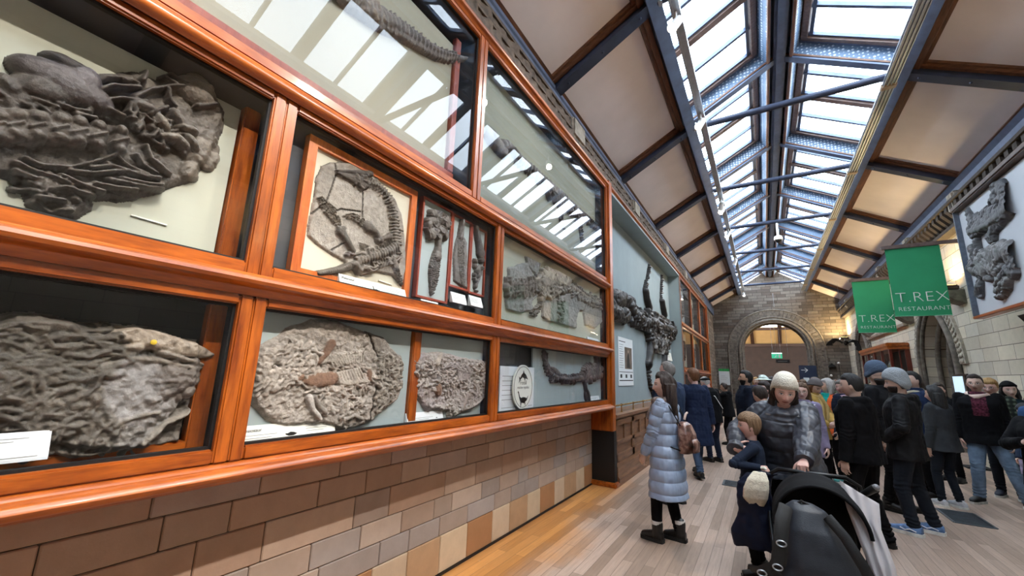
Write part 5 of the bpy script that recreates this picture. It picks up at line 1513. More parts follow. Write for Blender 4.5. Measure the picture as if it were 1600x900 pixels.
def spotlight(y, target, lab, energy, group='track spotlights', x=-.6, z=6.25, cone=75):
    t = thing('track_spotlight', lab, 'spotlight', (x, y, z), group)
    p = Vector((x, y, z - .17)); d = (Vector(target) - p).normalized()
    MB().tube([(x, y, z), (x, y, z - .10)], .015, 8).build('stem', M_WHITE, t, 40)
    MB().lathe([(.03, -.10), (.055, -.08), (.06, .0), (.062, .10), (.068, .13), (.060, .132), (.056, .11)], p, 20, d).build('housing', M_WHITE, t, 40)
    MB().lathe([(.052, .105), (.05, .112), (.01, .116)], p, 16, d).build('lens', M_BULB, t, 40)
    q = p + d * .16
    lamp('spotlight_beam', 'SPOT', q, energy, (1.0, .92, .82), t, target=target, spot_size=math.radians(cone), spot_blend=.8, shadow_soft_size=.05)
SPOT = 110
for y, tg, lab in ((4.7, (-2.4, 2.4, 1.9), 'nearest white spotlight on the left track, glaring at the camera'), (7.1, (-2.4, 4.6, 1.9), 'second white spotlight along the left track, lit'),
                   (11.1, (-2.2, 14.5, 2.0), 'upper white spotlight of the close pair on the track'), (11.45, (-2.4, 9.6, 2.4), 'lower white spotlight of the close pair on the track'),
                   (13.6, (-2.4, 12.0, 2.6), 'white spotlight just beyond the close pair on the track'), (17.1, (-2.2, 18.0, 2.0), 'white spotlight far along the left track'), (24.1, (0, 21.5, 1.0), 'farthest glowing spotlight at the end of the left track')):
    spotlight(y, tg, lab, SPOT)
for y, tg in ((.9, (-2.3, .3, 2.2)), (-1.0, (-2.3, -.6, 1.9))):
    spotlight(y, tg, 'white spotlight on the left track above the photographer', 160)
for y, tg, e in ((-.6, (-2.3, .1, 2.45), 520), (.4, (-2.2, .4, 1.6), 420), (2.0, (-2.2, 1.9, 1.6), 560), (4.0, (-1.2, 3.8, 0), 420), (3.2, (-2.2, 1.9, 2.6), 350)):  # tray spotlights added out of view to brighten the left cases and floor
    spotlight(y, tg, 'white spotlight on the steel tray above the photographer', e, 'spotlights on the right tray', 2.12, 6.44, 32)
t = thing('dome_camera', 'white dome camera on a stalk hung from the third tie rod', 'camera', (.72, 14.7, 6.64))
MB().tube([(.72, 14.7, 6.62), (.72, 14.7, 6.16)], .03, 12).build('stalk', M_WHITE, t, 40)
MB().lathe([(.03, .12), (.10, .08), (.12, .0), (.12, -.04), (.09, -.05)], (.72, 14.7, 6.06), 20).build('housing', M_WHITE, t, 40)
MB().lathe([(.09, -.045), (.085, -.08), (.05, -.12), (.005, -.14)], (.72, 14.7, 6.06), 20).build('dome', plain('smoked dome', '202226', .15), t, 40)
o = MB().tube([(.78, Y1 - .012, 6.55), (.78, Y1 - .012, 5.75)], .008, 6).build('conduit', M_STEEL); tag(o, 'thin pale conduit running down the end wall above the arch', 'pipe')

# ------------------------------------------------------------------ uplights on the right wall
def uplight(y, z, lab, energy, col=(1.0, .74, .36)):
    t = thing('wall_uplight', lab, 'wall lamp', (XR, y, z), 'uplights on the right wall')
    MB().prism([(XR, z - .30), (XR - .18, z - .22), (XR - .34, z - .08), (XR - .36, z), (XR, z)], y - .22, y + .22, 'y').build('stone_corbel', M_STONE_TRIM, t)
    mb = MB(); mb.bbox(XR - .40, XR - .06, y - .19, y + .19, z + .01, z + .12, .02); mb.build('housing', plain('brown lamp housing', '3a2a20', .5), t)
    MB().box(XR - .405, XR - .395, y - .13, y + .13, z + .035, z + .085).build('front_lens', glow('lit front lens', 'fff0d0', 9), t)
    MB().box(XR - .36, XR - .10, y - .15, y + .15, z + .121, z + .126).build('top_lens', glow('lit top lens', 'ffcf80', 8), t)
    lamp('uplight_beam', 'AREA', (XR - .24, y, z + .16), energy, col, t, target=(XR - 1.1, y, z + 2.2), size=.3)
UP = 42
uplight(12.55, 3.72, 'lit lamp on a stone corbel between the green banner and the skeleton panel', UP)
uplight(16.2, 3.72, 'lit lamp on a stone corbel hidden behind the green banners', UP)
uplight(21.2, 3.72, 'lit lamp on a stone corbel above the mahogany cabinet', UP)
uplight(26.3, 3.80, 'lit lamp in the corner of the end wall and right wall', UP * 2.6)
uplight(3.6, 3.72, 'lit lamp on a stone corbel outside the view', UP)

# ------------------------------------------------------------------ tall mahogany cabinet by the right wall
t = thing('mahogany_cabinet', 'tall mahogany display cabinet with glass doors against the right wall', 'cabinet', (3.6, 19, 0))
cy0, cy1, cx = 16.86, 21.1, 3.36
mb = MB(); mb.bbox(cx - .06, XR, cy0 - .05, cy1 + .05, 2.80, 2.92, .02).bbox(cx - .03, XR, cy0 - .02, cy1 + .02, 2.72, 2.80, .01); mb.build('cornice', M_MAHOG_Y, t)
MB().bbox(cx - .03, XR, cy0 - .02, cy1 + .02, 0, .75, .02).build('base', M_MAHOG_Y, t)
MB().box(XR - .03, XR - .005, cy0, cy1, .75, 2.72).build('back', plain('dark cabinet lining', '1d1a18', .8), t)
M_DKRED = wood('dark red mahogany', '4a150c', '74281a', 'z', .35, 5)
for k in range(5):
    y = cy0 + (cy1 - cy0 - .1) * k / 4
    MB().bbox(cx, cx + .07, y, y + .10, .75, 2.72, .008).build('upright', M_DKRED, t)
for k in range(4):
    y = cy0 + (cy1 - cy0 - .1) * k / 4 + .10
    MB().box(cx + .02, cx + .026, y, y + (cy1 - cy0 - .1) / 4 - .10, .75, 2.72).build('glass_door', M_GLASS, t)
MB().bbox(XR - .12, XR, cy0, cy0 + .06, .75, 2.72, .008).build('upright', M_DKRED, t)
MB().bbox(cx + .22, cx + .25, cy0, cy0 + .05, .75, 2.72, .004).build('upright', M_DKRED, t)
MB().box(cx + .07, XR - .12, cy0 + .02, cy0 + .026, .75, 2.72).build('glass_end', M_GLASS, t)
for z in (1.35, 2.0): MB().box(cx + .08, XR - .03, cy0 + .06, cy1 - .06, z, z + .015).build('shelf', M_GLASS, t)
rng = random.Random(9)
for k in range(8):
    y = cy0 + .35 + k * .5; z = (.75, 1.365, 2.015)[k % 3]
    mb = MB(); mb.ball((3.62, y, z + .18), (.09, .15, .17), 10)
    for q in range(4): mb.caps((3.62, y - .1 + q * .06, z + .2), (3.60 + .04 * rng.random(), y - .14 + q * .09, z + .36 + .05 * rng.random()), .03, .012, 8)
    o = mb.build('cabinet_fossil', plain('pale green fossil cast', '7d8a80', .7), None, 50); tag(o, 'grey fossil cast standing in the mahogany cabinet', 'fossil', 'fossil casts in the mahogany cabinet')

# information screens on stands either side of the right hand arch
def screen_stand(y, x, zc, w, lab):
    t = thing('information_screen', lab, 'screen', (x, y, 0), 'information screens by the arch')
    MB().bbox(x - .03, x + .03, y - .05, y + .05, 0, zc - .2, .01).build('post', M_DARKWALL, t)
    MB().bbox(x - .2, x + .2, y - .2, y + .2, 0, .03, .01).build('foot', M_DARKWALL, t)
    mb = MB(); mb.bbox(x - .03, x + .06, y - w / 2, y + w / 2, zc - .24, zc + .22, .03); mb.build('housing', plain('dark brown housing', '3b2c25', .5), t)
    MB().box(x - .036, x - .030, y - w / 2 + .14, y + w / 2 - .06, zc - .2, zc + .17).build('lit_screen', glow('pale lit screen', 'b9cfdc', .75), t)
screen_stand(15.95, 3.62, 1.68, .72, 'dark framed screen with a pale blue picture, left of the pale arch')
screen_stand(12.70, 3.62, 1.70, .74, 'dark framed screen with a pale blue picture, right of the pale arch')

# ------------------------------------------------------------------ end wall furniture
t = thing('direction_sign', 'tall navy standing sign with a white arrow, in front of the arch', 'sign', (1.2, 17.2, 0))
navy = plain('navy sign panel', '14233f', .55, 0, .03, 2)
sx0, sx1, sz1, sy = 1.03, 1.52, 2.19, 17.2
MB().bbox(sx0, sx1, sy - .02, sy + .02, .05, sz1, .008).build('panel', navy, t)
MB().bbox(sx0 - .1, sx1 + .1, sy - .2, sy + .2, 0, .05, .01).build('foot', navy, t)
MB().bar((sx0 + .06, sy - .024, 2.03), (sx0 + .24, sy - .024, 2.03), .018, .004, (0, 1, 0)).bar((sx0 + .245, sy - .024, 2.03), (sx0 + .165, sy - .024, 2.10), .018, .004, (0, 1, 0)).bar((sx0 + .245, sy - .024, 2.03), (sx0 + .165, sy - .024, 1.96), .018, .004, (0, 1, 0)).build('arrow', M_WHITE, t)
MB().box(sx0 + .10, sx0 + .26, sy - .026, sy - .02, 1.60, 1.78).build('notice', M_CARD2, t)
MB().box(sx0 + .22, sx0 + .44, sy - .025, sy - .02, 1.55, 1.562).build('printed_line', M_GREYINK, t)
t = thing('notice_board', 'white notice board with a green header on the end wall, left of the arch', 'notice board', (-2.0, Y1, 1.4))
MB().bbox(-2.28, -1.72, Y1 - .045, Y1 - .01, 1.30, 2.22, .006).build('board', M_CARD2, t)
MB().box(-2.28, -1.72, Y1 - .052, Y1 - .045, 2.08, 2.22).build('header', plain('bright green header', '2f9a4c', .6), t)
MB().box(-2.2, -1.9, Y1 - .047, Y1 - .045, 1.60, 1.61).box(-2.2, -1.84, Y1 - .047, Y1 - .045, 1.7, 1.71).box(-2.2, -1.95, Y1 - .047, Y1 - .045, 1.8, 1.81).build('printed_lines', M_GREYINK, t)
t = thing('exit_sign', 'green lit exit sign hung beyond the arch', 'exit sign', (.72, 28.6, 3.1))
MB().bbox(.46, .98, 28.57, 28.63, 2.93, 3.26, .01).build('box', glow('green lit sign', '35a07a', .9), t)
MB().box(.46, .98, 28.56, 28.57, 3.19, 3.26).build('top_strip', glow('pale lit strip', 'd8efe2', .8), t)
mb = MB(); mb.ball((.70, 28.565, 3.14), .022, 8); mb.bar((.70, 28.565, 3.11), (.66, 28.565, 3.04), .03, .006, (0, 1, 0)); mb.bar((.66, 28.565, 3.04), (.71, 28.565, 2.97), .02, .006, (0, 1, 0)); mb.bar((.66, 28.565, 3.04), (.60, 28.565, 2.98), .02, .006, (0, 1, 0)); mb.bar((.70, 28.565, 3.09), (.77, 28.565, 3.06), .015, .006, (0, 1, 0)); mb.box(.80, .90, 28.56, 28.57, 2.96, 3.15)
mb.build('running_figure', M_WHITE, t)
for x in (.52, .92): MB().tube([(x, 28.6, 3.25), (x, 28.6, 6.2)], .008, 6).build('hanger', M_STEEL, t)
t = thing('hanging_strip_sign', 'long black strip sign hung below the exit sign', 'sign', (1.0, 28.4, 2.7))
MB().bbox(.64, 1.32, 28.38, 28.42, 2.66, 2.86, .005).build('strip', M_BLACK, t)
MB().box(.74, 1.2, 28.372, 28.38, 2.745, 2.775).build('printed_line', M_GREYINK, t)
for x in (.7, 1.26): MB().tube([(x, 28.4, 2.85), (x, 28.4, 6.2)], .006, 6).build('hanger', M_STEEL, t)
t = thing('studio_lamp', 'black hooded lamp on a thin stand by the end wall', 'lamp', (3.3, 26.6, 0))
MB().tube([(3.3, 26.6, 0), (3.3, 26.6, 2.60)], .014, 8).build('stand', M_BLACK, t)
MB().lathe([(.02, 0), (.20, .01), (.20, .03), (.02, .04)], (3.3, 26.6, 0), 14).build('foot', M_BLACK, t)
MB().ball((3.3, 26.6, 2.63), .06, 10).build('lamp_head', M_WHITE, t, 60)
o = MB().prism([(2.86, 2.44), (3.22, 2.44), (3.04, 2.62)], Y1 - .22, Y1, 'y').build('wall_hood', M_BLACK); tag(o, 'small black peaked hood on the end wall right of the arch', 'hood')
t = thing('wall_camera', 'small white camera on the end wall below the black hood', 'camera', (2.96, Y1, 2.0))
MB().ball((2.96, Y1 - .16, 2.0), .06, 10).build('body', M_WHITE, t, 60); MB().tube([(2.96, Y1 - .12, 2.0), (2.96, Y1, 2.05)], .02, 8).build('bracket', M_BLACK, t)

# black flying reptile model hung in the corner
t = thing('flying_reptile_model', 'black flying reptile model hung in the far right corner', 'model', (3.3, 23.5, 3.5))
mb = MB(); p0 = Vector((3.25, 23.6, 3.42))
mb.caps(p0 + Vector((0, -.2, .02)), p0 + Vector((.05, .25, -.05)), .10, .05, 10); mb.caps(p0 + Vector((-.02, -.25, .06)), p0 + Vector((-.12, -.75, .02)), .07, .015, 10)
mb.caps(p0 + Vector((-.02, -.22, .08)), p0 + Vector((.08, .06, .26)), .03, .008, 8)
mb.build('body', M_BLACK, t, 60)
for s, pts in ((-1, ((-.08, .0, .03), (-.30, .0, .20), (-.42, .0, .20), (-.60, .05, .06), (-.70, .1, -.10))), (1, ((.08, .0, .0), (.28, -.05, .14), (.42, -.1, .10), (.50, -.1, -.15), (.56, -.1, -.45)))):
    mb = MB(); P = [p0 + Vector(q) for q in pts]
    mb.tube(P, [.035, .03, .03, .02, .006], 8)
    for a, b, k in zip(P[:-1], P[1:], range(4)):
        c1, c0 = (p0 + Vector((s * .10, .2, -.10))), (p0 + Vector((s * .06, .22, -.10)))
        m = (a + b) / 2
        mb.poly([a, b, b.lerp(c1, .30 + .05 * k), a.lerp(c1, .45 - .05 * k)], (0, .006, .006), 1)
    mb.build('wing', M_BLACK, t)
MB().tube([p0 + Vector((0, 0, .08)), (3.25, 23.6, 6.2)], .004, 6).build('wire', M_STEEL, t)

# ------------------------------------------------------------------ floor grilles
def grille(y0, y1, x0, x1, lab, rz):
    t = thing('floor_grille', lab, 'floor grille', ((x0 + x1) / 2, (y0 + y1) / 2, 0))
    mb = MB(); n = int((y1 - y0) / .03)
    mb.box(x0, x1, y0, y1, 0.0, .002); mb.build('sunken_tray', M_BLACK, t)
    mb = MB()
    for k in range(n): mb.box(x0 + .02, x1 - .02, y0 + .02 + k * .03, y0 + .034 + k * .03, .002, .007)
    o = mb.build('bars', plain('dark steel grille', '4a5056', .5, .4), t)
    mb = MB()
    vs = [(x0, y0), (x1, y0), (x1, y1), (x0, y1)]
    for (a, b), (c_, d) in zip(vs, vs[1:] + vs[:1]): mb.bar((a, b, .005), (c_, d, .005), .025, .010)
    mb.build('rim', plain('steel rim', '555c62', .5, .4), t)
grille(7.55, 8.2, 1.86, 2.22, 'dark slotted floor grille in front of the man with blue running shoes', 0)
grille(7.62, 7.98, -.70, -.50, 'small dark floor grille left of the boy', 0)
# ------------------------------------------------------------------ people
def fused(mb, voxel, name, mats, smooth=3, parent=None, post=None):
    """fuse overlapping solids into one continuous skin"""
    me = mb.mesh(name + '_raw', mats)
    o = bpy.data.objects.new(name + '_raw', me); COL.objects.link(o)
    m = o.modifiers.new('r', 'REMESH'); m.mode = 'VOXEL'; m.voxel_size = voxel; m.use_smooth_shade = True
    if smooth:
        s = o.modifiers.new('s', 'SMOOTH'); s.factor = .5; s.iterations = smooth
    dg = bpy.context.evaluated_depsgraph_get()
    out = bpy.data.meshes.new_from_object(o.evaluated_get(dg), depsgraph=dg)
    bpy.data.objects.remove(o); bpy.data.meshes.remove(me)
    out.name = name
    out.materials.clear()
    for x in (mats if isinstance(mats, (list, tuple)) else [mats]): out.materials.append(x)
    if post is not None:
        n = len(out.vertices); co = np.empty(n * 3, np.float32); out.vertices.foreach_get('co', co); co = co.reshape(-1, 3)
        nm = np.empty(n * 3, np.float32); out.vertices.foreach_get('normal', nm); nm = nm.reshape(-1, 3)
        co2 = post(co, nm, out)
        if co2 is not None: out.vertices.foreach_set('co', co2.astype(np.float32).ravel())
    out.shade_smooth(); out.update()
    ob = bpy.data.objects.new(name, out); COL.objects.link(ob)
    if parent is not None: ob.parent = parent
    return ob

def skin_mat(name, tone, lips, brow, iris='3a2a20'):
    """skin whose eyes, brows and lips are placed by the head's own coordinates ('hc')"""
    if name in MATS: return MATS[name]
    t = NT(name)
    a = t.n('ShaderNodeAttribute'); a.attribute_name = 'hc'
    sp = t.n('ShaderNodeSeparateXYZ'); t.l(a.outputs['Vector'], sp.inputs[0])
    x = t.math('ABSOLUTE', sp.outputs[0]); y, z = sp.outputs[1], sp.outputs[2]
    front = t.math('GREATER_THAN', y, .03)
    def ell(cx, cz, rx, rz, soft=.25):
        p = t.math('DIVIDE', t.math('SUBTRACT', x, cx), rx); q = t.math('DIVIDE', t.math('SUBTRACT', z, cz), rz)
        d = t.math('ADD', t.math('MULTIPLY', p, p), t.math('MULTIPLY', q, q))
        m = t.n('ShaderNodeMapRange'); m.inputs['From Min'].default_value = 1 + soft; m.inputs['From Max'].default_value = 1 - soft
        t.l(d, m.inputs['Value'])
        return t.math('MULTIPLY', m.outputs[0], front)
    v = t.coords(); n = t.noise(v, 9, 3)
    tn = lin(tone)
    c = t.ramp(n, [(.3, tuple(k * .88 for k in tn[:3]) + (1,)), (.7, tuple(min(1, k * 1.1) for k in tn[:3]) + (1,))])
    c = t.mix(t.math('MULTIPLY', ell(.040, -.035, .024, .022, .8), .18), c, lin(lips))
    c = t.mix(t.math('MULTIPLY', ell(0, -.035, .014, .014, .8), .15), c, lin(lips))
    c = t.mix(t.math('MULTIPLY', ell(.031, .0, .020, .012, .5), .45), c, tuple(k * .42 for k in tn[:3]) + (1,))
    c = t.mix(ell(.031, .0, .0135, .0058, .15), c, lin('cfc8c2'))
    c = t.mix(ell(.031, .0, .0060, .0060, .15), c, lin(iris))
    c = t.mix(t.math('MULTIPLY', ell(.031, .0062, .0150, .0022, .3), .9), c, lin('1c1512'))
    c = t.mix(t.math('MULTIPLY', ell(.033, .0215, .020, .0048, .5), .85), c, lin(brow))
    c = t.mix(t.math('MULTIPLY', ell(0, -.066, .024, .0085, .35), .8), c, lin(lips))
    c = t.mix(t.math('MULTIPLY', ell(0, -.066, .022, .0016, .5), .8), c, lin('3a1a18'))
    c = t.mix(t.math('MULTIPLY', ell(.009, -.047, .005, .003, .5), .6), c, lin('3a1a18'))
    t.base(c); t.set(Roughness=.5)
    t.b.inputs['Subsurface Weight'].default_value = .12; t.b.inputs['Subsurface Radius'].default_value = (.012, .005, .003)
    MATS[name] = t.m
    return t.m

def hair_mat(name, dark, light, rough=.58):
    if name in MATS: return MATS[name]
    t = NT(name); v = t.coords((14, 14, 1.2)); n = t.noise(v, 9, 5, .6)
    t.base(t.ramp(n, [(.3, lin(dark)), (.72, lin(light))])); t.set(Roughness=rough)
    t.bump(n, .8, .012)
    MATS[name] = t.m
    return t.m

def cloth(name, c, rough=.85, var=.10, scale=8, bump=.25, bscale=160, spec=.2, sheen=0.0):
    return plain(name, c, rough, 0, var, scale, bump, bscale, spec, (1, 1, 1), sheen)
def knit(name, c):
    if name in MATS: return MATS[name]
    t = NT(name); v = t.coords((1, 1, 1)); w = t.n('ShaderNodeTexVoronoi'); w.inputs['Scale'].default_value = 95; t.l(v, w.inputs['Vector'])
    cc = lin(c); t.base(t.ramp(w.outputs['Distance'], [(.1, tuple(k * .75 for k in cc[:3]) + (1,)), (.6, tuple(min(1, k * 1.1) for k in cc[:3]) + (1,))])); t.set(Roughness=.95)
    t.bump(w.outputs['Distance'], .6, .006); MATS[name] = t.m
    return t.m

# ---- head surface, in metres for a 1.70 m adult; x right, y forward, z up, eyes at z = 0
def head_grid(nu=72, nv=52):
    th = np.linspace(0.02, PI - .02, nv)[:, None]; ph = (np.arange(nu) / nu * 2 * PI)[None, :]
    d = np.stack([np.sin(th) * np.cos(ph), np.sin(th) * np.sin(ph), np.cos(th) * np.ones_like(ph)], -1)
    return d
HEAD_D = head_grid()
def head_surface(d, jaw=1.0, fem=0.0):
    x, y, z = d[..., 0] * .076, d[..., 1] * .097, d[..., 2] * .117
    lo = np.clip(-z / .117, 0, 1)
    s = 1 - (.34 + .05 * fem) * lo ** 1.7 * jaw
    x = x * s
    back = np.clip(-y / .097, 0, 1)
    y = y * np.where(y < 0, 1 - .38 * lo ** 1.3, 1 - .10 * lo)
    y = np.where(y > 0, y - .006 * np.clip(1 - np.abs(z) / .1, 0, 1), y) - .004
    z = z + .014 * lo * back
    g = lambda a, b, ra, rb: np.exp(-((x - a) / ra) ** 2 - ((z - b) / rb) ** 2)
    gs = lambda a, b, ra, rb: g(a, b, ra, rb) + g(-a, b, ra, rb)
    f = np.clip(d[..., 1] * 1.6, 0, 1)
    add = -.011 * gs(.031, .0, .017, .012) + .004 * gs(.033, .022, .026, .008) + .0045 * gs(.031, .0, .010, .006)
    nz = np.clip((.012 - z) / .055, 0, 1) * (z > -.052)
    nz = nz * np.clip((z + .054) / .010, 0, 1)
    add = add + .027 * nz * np.exp(-(x / (.007 + .006 * nz)) ** 2) + .008 * gs(.012, -.041, .007, .008)
    add = add + .0075 * g(0, -.060, .020, .006) + .0075 * g(0, -.073, .017, .006) - .005 * g(0, -.0665, .022, .0028)
    add = add + .011 * g(0, -.103, .024, .014) - .003 * g(0, -.086, .025, .006) + .004 * gs(.045, -.03, .02, .02)
    y = y + add * f
    return np.stack([x, y, z], -1)
def grid_faces(nv, nu):
    fs = [(i * nu + k, (i + 1) * nu + k, (i + 1) * nu + (k + 1) % nu, i * nu + (k + 1) % nu) for i in range(nv - 1) for k in range(nu)]
    return fs + [tuple(range(nu)), tuple(range((nv - 1) * nu, nv * nu))[::-1]]

def ss(x, a, b):
    t = np.clip((x - a) / (b - a), 0, 1); return t * t * (3 - 2 * t)
def smooth_shell(d, P, t):
    n = P / np.linalg.norm(P, axis=-1, keepdims=True)
    return P + n * t[..., None]

def rx(a): return Matrix.Rotation(a, 3, 'X')
def ry(a): return Matrix.Rotation(a, 3, 'Y')
def rz(a): return Matrix.Rotation(a, 3, 'Z')

def ik(root, target, l1, l2, hint):
    """two-bone limb: returns the middle joint and the reached end"""
    v = target - root; d = min(v.length, (l1 + l2) * .998); v = v.normalized()
    h = Vector(hint); h = (h - v * h.dot(v)); h = h.normalized() if h.length > 1e-5 else Vector((0, 1, 0))
    a = (l1 * l1 - l2 * l2 + d * d) / (2 * d); k = math.sqrt(max(0, l1 * l1 - a * a))
    return root + v * a + h * k, root + v * d

FINGERS = ((-.032, .082, .036, .0085, -.10), (-.011, .088, .042, .0088, -.03), (.010, .086, .039, .0085, .03), (.030, .078, .031, .0075, .12))
def add_hand(mb, wrist, fwd, palm, thumb_side, curl, k, spread=1.0, n=8):
    """palm with four separate fingers and a thumb; fwd along the hand, palm = palm normal"""
    f = Vector(fwd).normalized(); p = Vector(palm); p = (p - f * p.dot(f)).normalized(); s = f.cross(p) * thumb_side
    P = lambda a, b, c: Vector(wrist) + (s * a + f * b + p * c) * k
    mb.loft([(P(0, .0, 0), s * .024 * k, p * .017 * k), (P(0, .03, 0), s * .034 * k, p * .017 * k), (P(0, .065, 0), s * .042 * k, p * .015 * k), (P(0, .088, .002), s * .040 * k, p * .012 * k)], 14, 2.6)
    mb.ball(P(.024, .035, .010), (.018 * k, .018 * k, .018 * k), 8)
    for (x, y, L, r, sp) in FINGERS:
        x = -x
        base = P(x, y, .002); a = 0; d = (f + s * (-sp * spread)).normalized(); q = base
        mb.caps(P(x * .9, y - .03, 0), q, (r + .001) * k, r * k, n)
        for i, ln in enumerate((L, L * .72, L * .55)):
            a += curl * (1.0, 1.15, .8)[i]
            dd = d * math.cos(a) + p * math.sin(a)
            e = q + dd * ln * k
            mb.caps(q, e, r * (1 - .06 * i) * k, r * (.94 - .08 * i) * k, n); q = e
    # thumb leaves the side of the palm near its base
    q = P(.030, .022, .006); a = .25 + curl * .25
    for i, ln in enumerate((.042, .034, .027)):
        dd = s * (.78 - .30 * i) + f * (.62 + .16 * i) + p * (.25 + curl * .45 * (i + .4))
        e = q + dd.normalized() * ln * k
        mb.caps(q, e, (.0125 - .0012 * i) * k, (.0112 - .0014 * i) * k, n); q = e

class Person:
    """local frame: x to the person's right, y the way they face, z up; feet on z = 0"""
    def __init__(s, label_txt, loc, face, H=1.70, near=.007, lean=0.0, side=0.0, twist=0.0, head=(0, 0, 0), feet=None, hands=None, hints=None, curl=(.45, .45), palms=None,
                 skin='light', fem=0.0, girth=1.0, group=None, knee=None, name='person', crouch=0.0, hs=1.06):
        s.hs = hs
        s.k = H / 1.70; s.H = H; s.vox = near; s.fem = fem; s.g = girth
        s.t = thing(name, label_txt, 'person', (loc[0], loc[1], 0), group, face)
        k = s.k
        s.pel = Vector((0, 0, (.90 - crouch) * k))
        s.R = rz(twist) @ rx(-lean) @ ry(side)
        T = s.T
        s.neck = T(0, -.005, .56); s.hd = s.R @ rz(head[0]) @ rx(head[1]) @ ry(head[2])
        s.headc = s.neck + (s.hd @ Vector((0, .022, .020 + .115 * hs))) * k
        sw = .178 - .018 * fem
        s.sh = [T(-sw, -.01, .495), T(sw, -.01, .495)]
        hp = .09
        s.hip = [s.pel + Vector((-hp, 0, -.02)) * k, s.pel + Vector((hp, 0, -.02)) * k]
        feet = feet or ((-.10, .02, 0), (.10, -.02, 0))
        s.feet = feet
        s.ank = [Vector((f[0], f[1], (f[2] if len(f) > 2 else 0) + .085)) * k for f in feet]
        s.fdir = [Vector((math.sin(f[3]) if len(f) > 3 else (-.12, .12)[i], math.cos(f[3]) if len(f) > 3 else 1, 0)).normalized() for i, f in enumerate(feet)]
        kn = knee or ((0, 1, 0), (0, 1, 0)); s.knee = []
        for i in (0, 1):
            L = max(.806 * k, (s.ank[i] - s.hip[i]).length * 1.004)
            m, e = ik(s.hip[i], s.ank[i], .505 * L, .495 * L, Vector(kn[i])); s.knee.append(m); s.ank[i] = e
        hands = hands or ((-.24, .04, .80), (.24, .04, .80)); hints = hints or ((-.4, -1, 0), (.4, -1, 0))
        s.el, s.wr = [], []
        for i in (0, 1):
            m, e = ik(s.sh[i], Vector(hands[i]) * k, .30 * k, .262 * k, Vector(hints[i])); s.el.append(m); s.wr.append(e)
        s.curl = curl; s.palms = palms or ((1, 0, 0), (-1, 0, 0))
        s.skin = {'light': skin_mat('light skin', 'cfae9e', 'a9675e', '5a4030'), 'pale': skin_mat('pale skin', 'dab9ac', 'b0706a', '6a5040', '4a5a66'), 'tan': skin_mat('tan skin', 'b48d76', '8a5448', '1d1512'), 'pink': skin_mat('pink skin', 'd4aca0', 'ab625a', '8a7a6c', '4a5a66')}[skin]
    def T(s, x, y, z):
        """point on the upper body, measured from the pelvis"""
        return s.pel + (s.R @ Vector((x, y, z))) * s.k
    def head_pts(s, P):
        M = np.array(s.hd) * s.k * s.hs
        return P @ M.T + np.array(s.headc)
    def body(s):
        k, g = s.k, s.g; mb = MB()
        X, Y = s.R @ Vector((1, 0, 0)), s.R @ Vector((0, 1, 0))
        f = s.fem
        rings = [(-.10, .11, .085, 0), (0, .165 + .008 * f, .115, -.005), (.10, .150 - .006 * f, .105, 0), (.20, .140 - .012 * f, .10, .004), (.32, .158 - .008 * f, .112, .008), (.42, .170 - .012 * f, .108, .004), (.495, .150, .085, -.01), (.54, .075, .06, -.008)]
        mb.loft([(s.T(0, dy, z), X * w * k * g, Y * d * k * g) for z, w, d, dy in rings], 22, 2.3)
        for i in (0, 1):
            mb.caps(s.sh[i], s.el[i], .050 * k, .036 * k); mb.caps(s.el[i], s.wr[i], .037 * k, .024 * k)
            mb.caps(s.hip[i], s.knee[i], .082 * k, .055 * k); mb.caps(s.knee[i], s.ank[i], .054 * k, .035 * k)
            mb.caps(s.ank[i] - Vector((0, 0, .045 * k)) - s.fdir[i] * .03 * k, s.ank[i] + s.fdir[i] * .13 * k - Vector((0, 0, .055 * k)), .034 * k, .026 * k)
            fw = (s.wr[i] - s.el[i]).normalized()
            add_hand(mb, s.wr[i], fw + Vector(s.palms[i][3:6] if len(s.palms[i]) > 3 else (0, 0, 0)), s.palms[i][:3], (-1, 1)[i], s.curl[i], k)
        mb.caps(s.neck - (s.R @ Vector((0, .0, .04))) * k, s.headc + (s.hd @ Vector((0, -.03, -.06))) * k, .055 * k, .050 * k)
        P = head_surface(HEAD_D, 1.0, f); nv, nu = P.shape[:2]
        mb.add(s.head_pts(P.reshape(-1, 3)), grid_faces(nv, nu))
        for sx in (-1, 1):
            c = s.head_pts(np.array([[sx * .074, -.012, -.012]]))[0]
            mb.ball(c, (.010 * k, .019 * k, .030 * k), 10, s.hd @ rz(-sx * .35))
        Minv = np.linalg.inv(np.array(s.hd) * s.k * s.hs); hc = np.array(s.headc)
        def post(co, nm, me):
            q = (co - hc) @ Minv.T
            near = (np.abs(q[:, 0]) < .1) & (np.abs(q[:, 2]) < .14) & (np.abs(q[:, 1]) < .15)
            q = np.where(near[:, None], q, np.array([[1, -1, 1]]))
            a = me.attributes.new('hc', 'FLOAT_VECTOR', 'POINT'); a.data.foreach_set('vector', q.astype(np.float32).ravel())
        s.bodyo = fused(mb, s.vox, 'body', s.skin, 2, s.t, post)
        return s
    # ---- hair and hats follow the head's own surface
    def shell(s, name, mat, tfun, extra=None, vox=None, smooth=2, strand=0.0):
        P = head_surface(HEAD_D, 1.0, s.fem); t = tfun(P[..., 0], P[..., 1], P[..., 2], HEAD_D)
        Q = smooth_shell(HEAD_D, P, t); mb = MB()
        nv, nu = Q.shape[:2]; mb.add(s.head_pts(Q.reshape(-1, 3)), grid_faces(nv, nu))
        if extra: extra(mb)
        def post(co, nm, me):
            if not strand: return None
            c = co * np.array([26, 26, 5.0])
            n = np.array([mnoise.noise(Vector(v)) for v in c]); return co + nm * (n * strand)[:, None]
        return fused(mb, vox or max(.006, s.vox * .9), name, mat, smooth, s.t, post)
